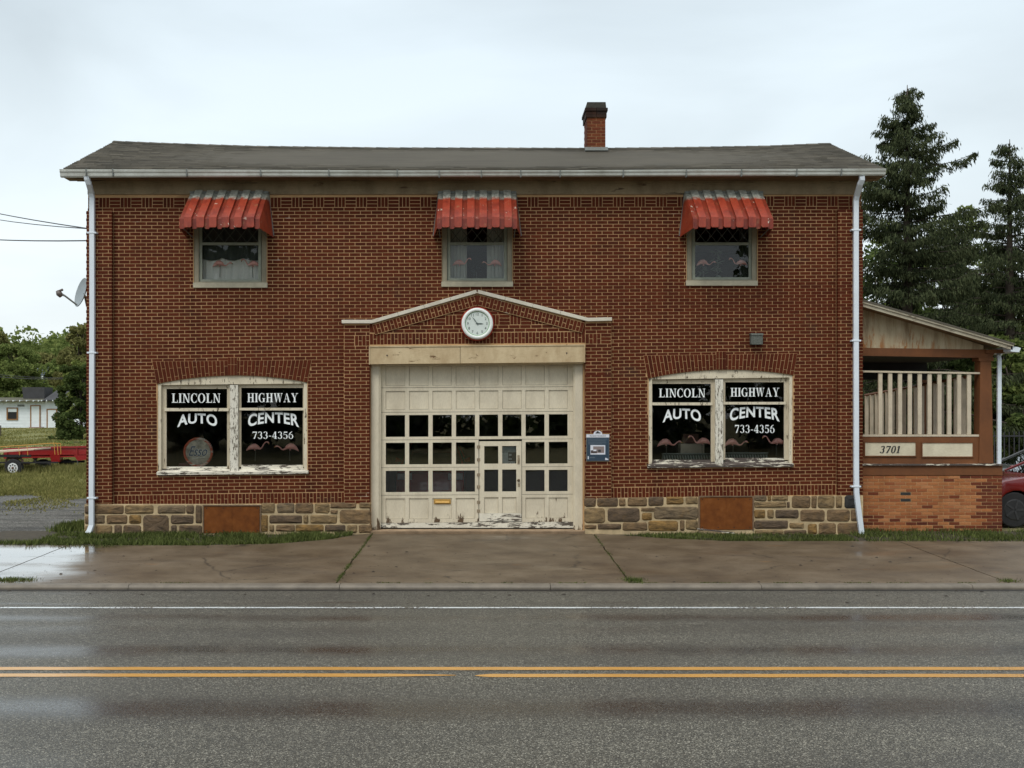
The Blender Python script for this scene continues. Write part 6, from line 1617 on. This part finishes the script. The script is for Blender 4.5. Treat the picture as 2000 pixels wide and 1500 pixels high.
rb_('step_box', [(98, 889), (118, 889), (117, 902), (101, 902.5)], TY2-.03, TY2+.3, M['trailer_red']); rb_('rear_box', [(145, 889), (170, 889), (170, 898), (152, 899.5)], TY2-.04, TY2+.5, M['trailer_red'])
for a in (13, 40, 150): rb_('stake', [(a, 892), (a+2.2, 892), (a+2.2, 875.5), (a, 875.5)], TY2-.045, TY2, M['trailer_red'])
rb_('axle_frame', [(60, 905), (160, 904), (160, 900), (60, 900)], TY2+.2, TY2+.3, M['black']); rb_('strut', [(60, 893), (72, 893), (66, 903)], TY2+.1, TY2+.16, M['grey_metal'])
for a in (150.5,): rb_('leg', [(a, 918), (a+1.2, 918), (a+1.2, 898), (a, 898)], TY2, TY2+.06, M['grey_metal'])
wheel(X(82, TY2+.5), TY2+.5, Z(912, TY2+.5), .30, .08, t2); wheel(X(128, TY2+.5), TY2+.5, Z(912, TY2+.5), .30, .08, t2)
# ================================================================== white shed
SY = 79.0
shed = thing('white_shed', 'long white clapboard shed with orange-brown door frames and dark roof, far left', 'shed')
def sx_(a, y=SY): return X(a, y)
def sz_(a, y=SY): return Z(a, y)
def shb(name, a, b, c, d, y0, y1, mt, parent=None): return MB().box(sx_(a), sx_(b), y0, y1, sz_(d), sz_(c)).build(name, mt, parent or shed)
M['shed_white'] = plain('white_clapboard', (.74, .79, .81), .6, .06, 3); M['shed_trim'] = plain('ochre_trim', (.28, .14, .05), .7, .15, 9)
MB().box(sx_(-90), sx_(85), SY+.02, SY+6, .5, sz_(784)).build('wall', M['shed_white'], shed); MB().box(sx_(85), sx_(172), SY+.02, SY+6, .5, sz_(783.5)).build('wall', M['shed_white'], shed)
z_ = sz_(835)
m = MB()
while z_ < sz_(786): m.prism_x([(SY-.02, z_), (SY+.019, z_+.13), (SY+.019, z_)], sx_(-90), sx_(172)); z_ += .135
m.build('clapboard', M['shed_white'], shed)['kind'] = 'stuff'
def doorway(a, b, c, d, lab=None, knob=False):
    f = shb('door', a+2, b-2, c+2, d, SY-.05, SY-.021, M['shed_white'])
    for q in ((a, a+2.1, c, d), (b-2.1, b, c, d), (a+2.1, b-2.1, c, c+2)): shb('door_frame', *q, SY-.08, SY-.02, M['shed_trim'], f)
    if knob: shb('handle', b-8, b-6.8, 819, 821.5, SY-.09, SY-.05, M['grey_metal'], f)
doorway(59.5, 79.5, 791.3, 834); doorway(91.5, 112, 798.5, 839, knob=True); doorway(122.5, 143, 798.5, 839.5)
f = shb('window', 16, 33.5, 798, 818.5, SY-.03, SY-.021, M['black'])
shb('blind', 16, 33.5, 798, 804.5, SY-.045, SY-.031, M['shed_white'], f)
for q in ((13.3, 16, 796, 820.5), (33.2, 35.6, 796, 820.5), (16, 33.2, 796, 798), (16, 33.2, 818.3, 820.5)): shb('window_frame', *q, SY-.08, SY-.02, M['shed_trim'], f)
shb('name_board', 34.8, 47.8, 790.5, 793.8, SY-.06, SY-.021, M['grey_metal']); shb('vent', 111, 121, 786.5, 788.3, SY-.06, SY-.021, M['black'])
shb('foundation', -90, 60, 834.5, 837, SY+.03, SY+.2, M['dark']); shb('door_step', 61, 86, 834, 838, SY-.5, SY, plain('step_concrete', (.28, .2, .16), .8, .2, 5))
rfr = MB().prism_x([(SY-.7, sz_(784.6)), (SY-.7, sz_(783)), (SY+3, sz_(783)+.35), (SY+7, sz_(783)+.1), (SY+7, sz_(785))], sx_(-90), sx_(89)).build('roof', plain('olive_roof_felt', (.09, .085, .055), .9, .2, 2), shed)
for a in (6, 19, 32, 45, 58, 71, 81): shb('rafter_end', a-1, a+.8, 781.5, 784.3, SY-.72, SY-.02, M['shed_white'])
for a in (87.5, 97, 109, 122.5, 136, 150): shb('rafter_end', a-1, a+.8, 781.2, 783.8, SY-.72, SY-.02, M['shed_white'])
MB().prism_x([(SY-.7, sz_(783.4)), (SY-.7, sz_(781.2)), (SY+3.6, Z(756, SY+3.6)), (SY+8, sz_(782))], sx_(90), sx_(176)).build('roof', plain('charcoal_roof', (.045, .045, .047), .9, .2, 2), shed)
MB().prism([(sx_(50, SY+2), sz_(783)), (sx_(90, SY+2), sz_(783)), (sx_(90, SY+2), Z(757, SY+3.6)), (X(60, SY+3.6), Z(757, SY+3.6))], SY+1.6, SY+3.6).build('roof', plain('charcoal_roof_b', (.05, .05, .052), .9, .2, 2), shed)
pole_ = MB().tube([(sx_(1.5, 62), 62, gz(0, 62)-.1), (sx_(1.2, 62), 62, sz_(836, 62)+.2)], .05, 6).build('fence_post', M['bark'], None); tag(pole_, 'short dark post in the lawn at the left edge', 'post')
# ================================================================== wires
def wire(pts, r, label, sag=0, grp=None):
    P0, P1 = Vector(pts[0]), Vector(pts[1]); q = []
    for i in range(17):
        u = i/16; p = P0.lerp(P1, u); p.z -= sag*4*u*(1-u); q.append(p)
    o = MB().tube(q, r, 5).build('overhead_wire', M['wire'], None); return tag(o, label, 'wire', grp)
wire((P(170, 446, .6), P(-260, 340, 26)), .012, 'upper overhead wire reaching the left corner of the building', .25)
wire((P(170, 446.6, .6), P(-260, 346, 26)), .010, 'thin wire running just below the upper overhead wire', .42)
wire((P(170, 470, .6), P(-260, 432, 26)), .014, 'lower overhead wire reaching the left corner of the building', .25)
wire((P(-60, 729, 70), P(180, 737, 70)), .03, 'distant wire across the dark trees, above the shed', .3)
wire((P(-60, 724, 74), P(180, 736, 74)), .025, 'faint upper distant wire across the dark trees', .3)
# ================================================================== trees
def leaf_cloud(centers, radii, counts, size, seed, flat=1.0):
    """leaf-sized quads filling clumps"""
    r = np.random.default_rng(seed); Vs = []
    for (c, rad, n) in zip(centers, radii, counts):
        d = r.normal(size=(n, 3)); d /= np.linalg.norm(d, axis=1)[:, None]; rr = rad*r.uniform(.25, 1, n)**.5
        p = np.array(c)+d*rr[:, None]*np.array([1, 1, flat])
        a = r.normal(size=(n, 3)); a /= np.linalg.norm(a, axis=1)[:, None]; b = r.normal(size=(n, 3)); b = np.cross(a, b); b /= np.linalg.norm(b, axis=1)[:, None]
        s = size*r.uniform(.55, 1.35, n)[:, None]
        Vs.append(np.stack([p-a*s, p-b*s*.55, p+a*s, p+b*s*.55], 1).reshape(-1, 3))
    V = np.concatenate(Vs); return V, np.arange(len(V)).reshape(-1, 4)
def leafy_tree(name, label, base, height, width, leaf, mats, seed, clumps=60, per=110, trunk_r=.2, crown_from=.25, shape='round', gap=1.0, cat='tree', grp=None):
    r = np.random.default_rng(seed); o = thing(name, label, cat, grp, loc=base)
    m = MB(); top = height*.8
    lean = r.normal(0, .03, 2)
    tp = [(lean[0]*height*u, lean[1]*height*u, height*.85*u) for u in (0, .25, .5, .75, 1)]
    m.tube(tp, [trunk_r, trunk_r*.8, trunk_r*.55, trunk_r*.35, trunk_r*.12], 8)
    cs = []; rs = []
    for i in range(clumps):
        u = r.uniform(0, 1)**.85; h = height*(crown_from+(1-crown_from)*u)
        if shape == 'round': w = width/2*math.sin(math.pi*min(1, max(.06, .12+.85*u)))**.6
        elif shape == 'tall': w = width/2*(1-.72*u)
        else: w = width/2*(1-.35*u)
        a = r.uniform(0, 2*np.pi); d = w*r.uniform(.25, 1)**.6
        c = (math.cos(a)*d, math.sin(a)*d, h-width*.04); cs.append(c); rs.append(width*r.uniform(.07, .15)*gap*(1-.4*u))
        if i % 3 == 0:
            z0 = h*r.uniform(.45, .75); s0 = (lean[0]*z0, lean[1]*z0, z0)
            m.tube([s0, (c[0]*.5, c[1]*.5, (z0+h)/2+.1*d), c], [trunk_r*.28, trunk_r*.16, trunk_r*.05], 5)
    m.build('trunk', M['bark'], o, smooth=True)
    V, Fc = leaf_cloud(cs, rs, [per]*clumps, leaf, seed+1, .75)
    fast_mesh('crown', V, Fc, mats, o); return o
def spruce(label, base, height, width, seed, density=1.0, bare=.0, azi=None, leanx=0, grp='tall dark spruces behind the porch'):
    r = np.random.default_rng(seed); o = thing('spruce_tree', label, 'tree', grp, loc=base)
    m = MB(); m.tube([(leanx*u*height, 0, u*height) for u in (0, .3, .6, .85, 1)], [.26, .2, .13, .06, .012], 8)
    P0 = []; S = []
    h = height*.10; lv = 0
    while h < height*.985:
        u = h/height; env = width/2*(1-u)**.62*(.78+.22*math.sin(h*.9+seed))+.10; nb = int(r.integers(4, 7)) if u < .9 else 4
        for k in range(nb):
            a = r.uniform(0, 2*np.pi); L = env*r.choice([.45, .7, .9, 1.0, 1.15, 1.3])*r.uniform(.9, 1.1)
            if r.uniform() < .10: L *= .55
            droop = .42*(1-u)+.05; up = .30*u+.02; ca, sa = math.cos(a), math.sin(a); hz = h+r.uniform(-.15, .15)
            def pt(t): return np.array([leanx*h+ca*L*t, sa*L*t, hz+L*(up*t-droop*t*t*(1.05-.45*t*t)*1.0)+ (.12*L*max(0, t-.75)*2)])
            pp = [tuple(pt(t)) for t in (0, .35, .7, 1)]
            m.tube(pp, [.045*(1-u)+.012, .03*(1-u)+.01, .012, .004], 4, cap=False)
            n = int(max(8, L*30*density)); ts = r.uniform(.0 if u > .5 else .08+bare, 1, n)**.9
            for t in ts:
                p = pt(t); side = r.choice([-1, 1]); sl_ = (.30*L*(1-t)+.16)*r.uniform(.2, 1); q = p+np.array([-sa*side*sl_+ca*sl_*.5, ca*side*sl_+sa*sl_*.5, -sl_*.25])
                # a hanging twig: 2-4 small sprigs
                nn = r.integers(4, 8); hang = r.uniform(.14, .42)*(1-.55*u)
                for j in range(nn):
                    c = q+np.array([r.normal(0, .06), r.normal(0, .06), -hang*j/nn+r.normal(0, .02)]); P0.append(c); S.append((r.uniform(.045, .10), r.uniform(.010, .020), a+r.normal(0, .7), -r.uniform(.1, 1.1) if j < 1 else -r.uniform(.9, 1.5)))
        h += (.22+.20*(1-u))*r.uniform(.6, 1.3)*(height/13); lv += 1
    m.build('trunk', M['bark'], o, smooth=True)
    P0 = np.array(P0); S = np.array(S); n = len(P0)
    d = np.stack([np.cos(S[:, 2])*np.cos(S[:, 3]), np.sin(S[:, 2])*np.cos(S[:, 3]), np.sin(S[:, 3])], 1)
    w = np.cross(d, rng.normal(size=(n, 3))); w /= np.linalg.norm(w, axis=1)[:, None]
    a_, b_ = S[:, :1], S[:, 1:2]*1.25
    V = np.stack([P0-d*a_, P0-w*b_, P0+d*a_, P0+w*b_], 1).reshape(-1, 3)
    fast_mesh('crown', V, np.arange(4*n).reshape(-1, 4), M['needle'], o); return o
def at_tree(px, Y): return (X(px, Y), Y, gz(0, Y)-.1)
def hgt(py, Y): return Z(py, Y)-gz(0, Y)+.1
spruce('tall dark spruce standing right behind the porch, tallest in view', at_tree(1772, 14), hgt(166, 14), 8.2, 31, 1.9)
spruce('thinner spruce with reddish trunk at the right edge of the photo', at_tree(1972, 17), hgt(272, 17), 6.2, 33, 1.3, .12)
spruce('spruce half hidden between the two taller spruces, lower down', at_tree(1868, 22), hgt(430, 22), 4.6, 37, 1.2, .05)
for i, (px, py, Y, w, mt, seed, cl, lab) in enumerate([(1715, 470, 27, 8, 'leaf_dark', 51, 60, 'leafy tree showing between the building corner and the tall spruce'), (1825, 420, 30, 9, 'leaf_mid', 52, 60, 'light green tree seen through the spruce branches'),
      (1905, 480, 26, 7, 'leaf_dark', 53, 60, 'dark leafy tree between the two spruces'), (1990, 560, 24, 6, 'leaf_mid', 54, 50, 'green tree low at the right edge behind the thin spruce'),
      (1965, 655, 15, 3.6, 'leaf_mid', 55, 46, 'bright green bush beside the porch downspout'), (1790, 640, 19, 7, 'leaf_dark', 56, 60, 'dark low tree directly behind the porch roof'), (1880, 700, 17, 5, 'leaf_dark', 57, 50, 'dark shrubby tree seen through the porch railing'), (2060, 500, 21, 6, 'leaf_dark', 58, 40, 'dark tree just at the right frame edge'), (2010, 760, 12.5, 3.5, 'leaf_dark', 59, 36, 'dark shrub behind the iron fence')]):
    leafy_tree('leafy_tree', lab, at_tree(px, Y), hgt(py, Y), w, .11, M[mt], seed, cl, 190, .14, .08, 'full', 1.0)
# left background
leafy_tree('dark_bush', 'dense dark green bush beside the left corner, hiding the end of the shed', (X(160, 56), 56, gz(0, 56)-.2), Z(706, 56)-gz(0, 56), 3.9, .10, M['leaf_dark'], 61, 110, 330, .12, .02, 'full', 1.15, 'bush')
leafy_tree('tall_tree', 'tall sparse pale green tree rising beside the left corner of the building', (X(160, 100), 100, gz(0, 100)), Z(626, 100)-gz(0, 100), 7.5, .17, M['leaf_brown'], 62, 70, 190, .25, .25, 'tall', .95)
leafy_tree('tall_tree', 'bright leaved tree top just above the dark bush', (X(172, 70), 70, gz(0, 70)), Z(700, 70)-gz(0, 70), 4.6, .12, M['leaf_light'], 64, 50, 200, .2, .3, 'full', 1.0)
leafy_tree('round_tree', 'big dark round tree at the left edge behind the shed', (X(25, 92), 92, gz(0, 92)), Z(672, 92)-gz(0, 92), 7.6, .16, M['leaf_mid'], 63, 120, 230, .3, .12, 'round', 1.15)
leafy_tree('round_tree', 'yellowish tree top at the far left frame edge', (X(-14, 100), 100, gz(0, 100)), Z(648, 100)-gz(0, 100), 6.5, .17, M['leaf_brown'], 69, 90, 220, .3, .2, 'round', 1.05)
for i, (px, py, Y, w, mt, lab) in enumerate([(68, 690, 128, 9, 'leaf_brown', 'yellow green tree in the row above the shed'), (98, 684, 134, 9, 'leaf_mid', 'dark tree in the middle of the far tree line'), (124, 700, 122, 8, 'leaf_mid', 'green tree of the far line next to the tall sparse tree'), (48, 700, 140, 9, 'leaf_mid', 'green tree between the round tree and the yellow one'), (150, 690, 140, 9, 'leaf_brown', 'olive tree of the far line behind the tall sparse tree'), (-5, 690, 138, 9, 'leaf_mid', 'green tree of the far line at the frame edge')]):
    leafy_tree('far_tree', lab, (X(px, Y), Y, gz(0, Y)-.3), Z(py, Y)-gz(0, Y)+.3, w, .25, M[mt], 70+i, 80, 150, .25, .05, 'round', 1.25)
# litter: flakes and small stones on the pavement and road
r = np.random.default_rng(55); V = []; Fs = []
for i in range(900):
    if r.uniform() < .75: x = r.uniform(-9.5, 10.5); y = r.uniform(-5.25, -1.7) if r.uniform() < .7 else -5.2-r.uniform(0, .1)*0+r.normal(0, .05); z = swz(x, y)+.002
    else: x = r.uniform(-8, 10); y = -5.55-abs(r.normal(0, .5)); z = ROADZ+.002
    s_ = r.uniform(.004, .014) if r.uniform() < .93 else r.uniform(.02, .035); b = len(V)
    for k in range(5): a = 2*math.pi*k/5+r.uniform(0, .6); V.append((x+math.cos(a)*s_*r.uniform(.6, 1.4), y+math.sin(a)*s_*r.uniform(.5, 1), z+r.uniform(0, .004)))
    V.append((x, y, z+s_*.5)); Fs += [(b+k, b+(k+1) % 5, b+5) for k in range(5)]
lt = fast_mesh('litter', V, Fs, plain('dark_litter', (.035, .027, .018), .8, .5, 3)); tag(lt, 'small dark flakes and grit scattered on the wet pavement', 'litter', kind='stuff')
# wooded hill beyond
r = np.random.default_rng(99); cs = []; rs = []
for i in range(520):
    y = r.uniform(185, 330); x = r.uniform((-260-CX)*(y+D)/F, (260-CX)*(y+D)/F); h = r.uniform(2, 9.5)
    cs.append((x, y, gz(0, y)+h)); rs.append(r.uniform(2.2, 4.2))
V, Fc = leaf_cloud(cs, rs, [110]*len(cs), .55, 100, .8); fo = fast_mesh('far_woods', V, Fc, M['leaf_mid']); tag(fo, 'far wooded hillside closing the view on the left', 'woods', kind='stuff')
cs = []; rs = []
for i in range(520):       # the wood goes on behind the building
    y = r.uniform(150, 200); x = r.uniform((240-CX)*(y+D)/F, (1500-CX)*(y+D)/F)
    if i % 3 == 0: x = r.uniform(-210, (-260-CX)*(y+D)/F)
    cs.append((x, y, gz(0, y)+r.uniform(1, 10))); rs.append(r.uniform(2.2, 4.4))
V, Fc = leaf_cloud(cs, rs, [70]*len(cs), .7, 103, .8); fo = fast_mesh('far_woods', V, Fc, M['leaf_mid']); tag(fo, 'wooded slope continuing behind the brick building', 'woods', kind='stuff')
cs = []; rs = []
for i in range(300):
    y = r.uniform(60, 120); x = r.uniform((1500-CX)*(y+D)/F, (2200-CX)*(y+D)/F); cs.append((x, y, gz(0, y)+r.uniform(0, 4.5))); rs.append(r.uniform(1.5, 3))
V, Fc = leaf_cloud(cs, rs, [110]*len(cs), .4, 101, .8); fo = fast_mesh('far_woods', V, Fc, M['leaf_dark']); tag(fo, 'dark woods behind the spruces at the right', 'woods', kind='stuff')
# shrub clumps in the grass below the bush
gb = leafy_tree('low_shrub', 'low leafy shrub at the foot of the dark bush', (X(140, 48), 48, gz(0, 48)-.1), Z(862, 48)-gz(0, 48)+.1, 3.2, .07, M['leaf_mid'], 81, 30, 120, .04, .02, 'full', 1.0, 'shrub')
# a small far house among the trees
hs = thing('far_house', 'tiny grey house with a white corner among the far trees', 'house', loc=(X(76, 118), 118, gz(0, 118)))
zb2 = Z(744, 118)-gz(0, 118)
MB().box(-.6, .6, 0, 3, 0, zb2+.85).build('wall', plain('grey_house_wall', (.10, .11, .12), .8, .1, 2), hs); MB().box(.35, .56, -.05, -.005, zb2-.2, zb2+.7).build('door', M['shed_white'], hs)
MB().prism_x([(-.2, zb2+.8), (1.5, zb2+1.9), (3.2, zb2+.8)], -.75, .75).build('roof', plain('grey_house_roof', (.09, .11, .13), .8, .1, 2), hs)
r = np.random.default_rng(77); cs = []; rs = []  # unseen leaf row, added to keep bright ground out of the pane reflections
for i in range(260):
    cs.append((r.uniform(-60, 60), r.uniform(-56, -50), r.uniform(0, 5.5))); rs.append(r.uniform(1.1, 1.9))
V, Fc = leaf_cloud(cs, rs, [60]*len(cs), .45, 102, .8); fo = fast_mesh('hedge_blocker', V, Fc, M['leaf_dark']); tag(fo, 'unseen dark leaf row added behind the viewer to block pane reflections', 'hedge', kind='stuff')
# trees across the road, behind the viewer: they are what the windows mirror
for i, (x_, y_, h_, w_, mt) in enumerate([(-17, -47, 15, 11, 'leaf_dark'), (-7.5, -44, 12, 9, 'leaf_dark'), (9.5, -46, 14, 10, 'leaf_dark'), (21, -48, 16, 12, 'leaf_dark'), (-29, -50, 14, 12, 'leaf_dark'), (31, -52, 14, 12, 'leaf_mid')]):
    leafy_tree('roadside_tree', ['tree across the road mirrored in the left shop window, behind the viewer', 'smaller tree across the road left of the viewpoint, behind the viewer', 'tree across the road just right of the viewpoint, behind the viewer', 'tallest tree across the road, right of the viewpoint, behind the viewer', 'tree at the far left of the row across the road', 'lighter green tree at the right end of the row across the road'][i], (x_, y_, -.2), h_, w_, .30, M[mt], 120+i, 90, 90, .3, .1, 'round', 1.2, grp='trees across the road, mirrored in the windows')
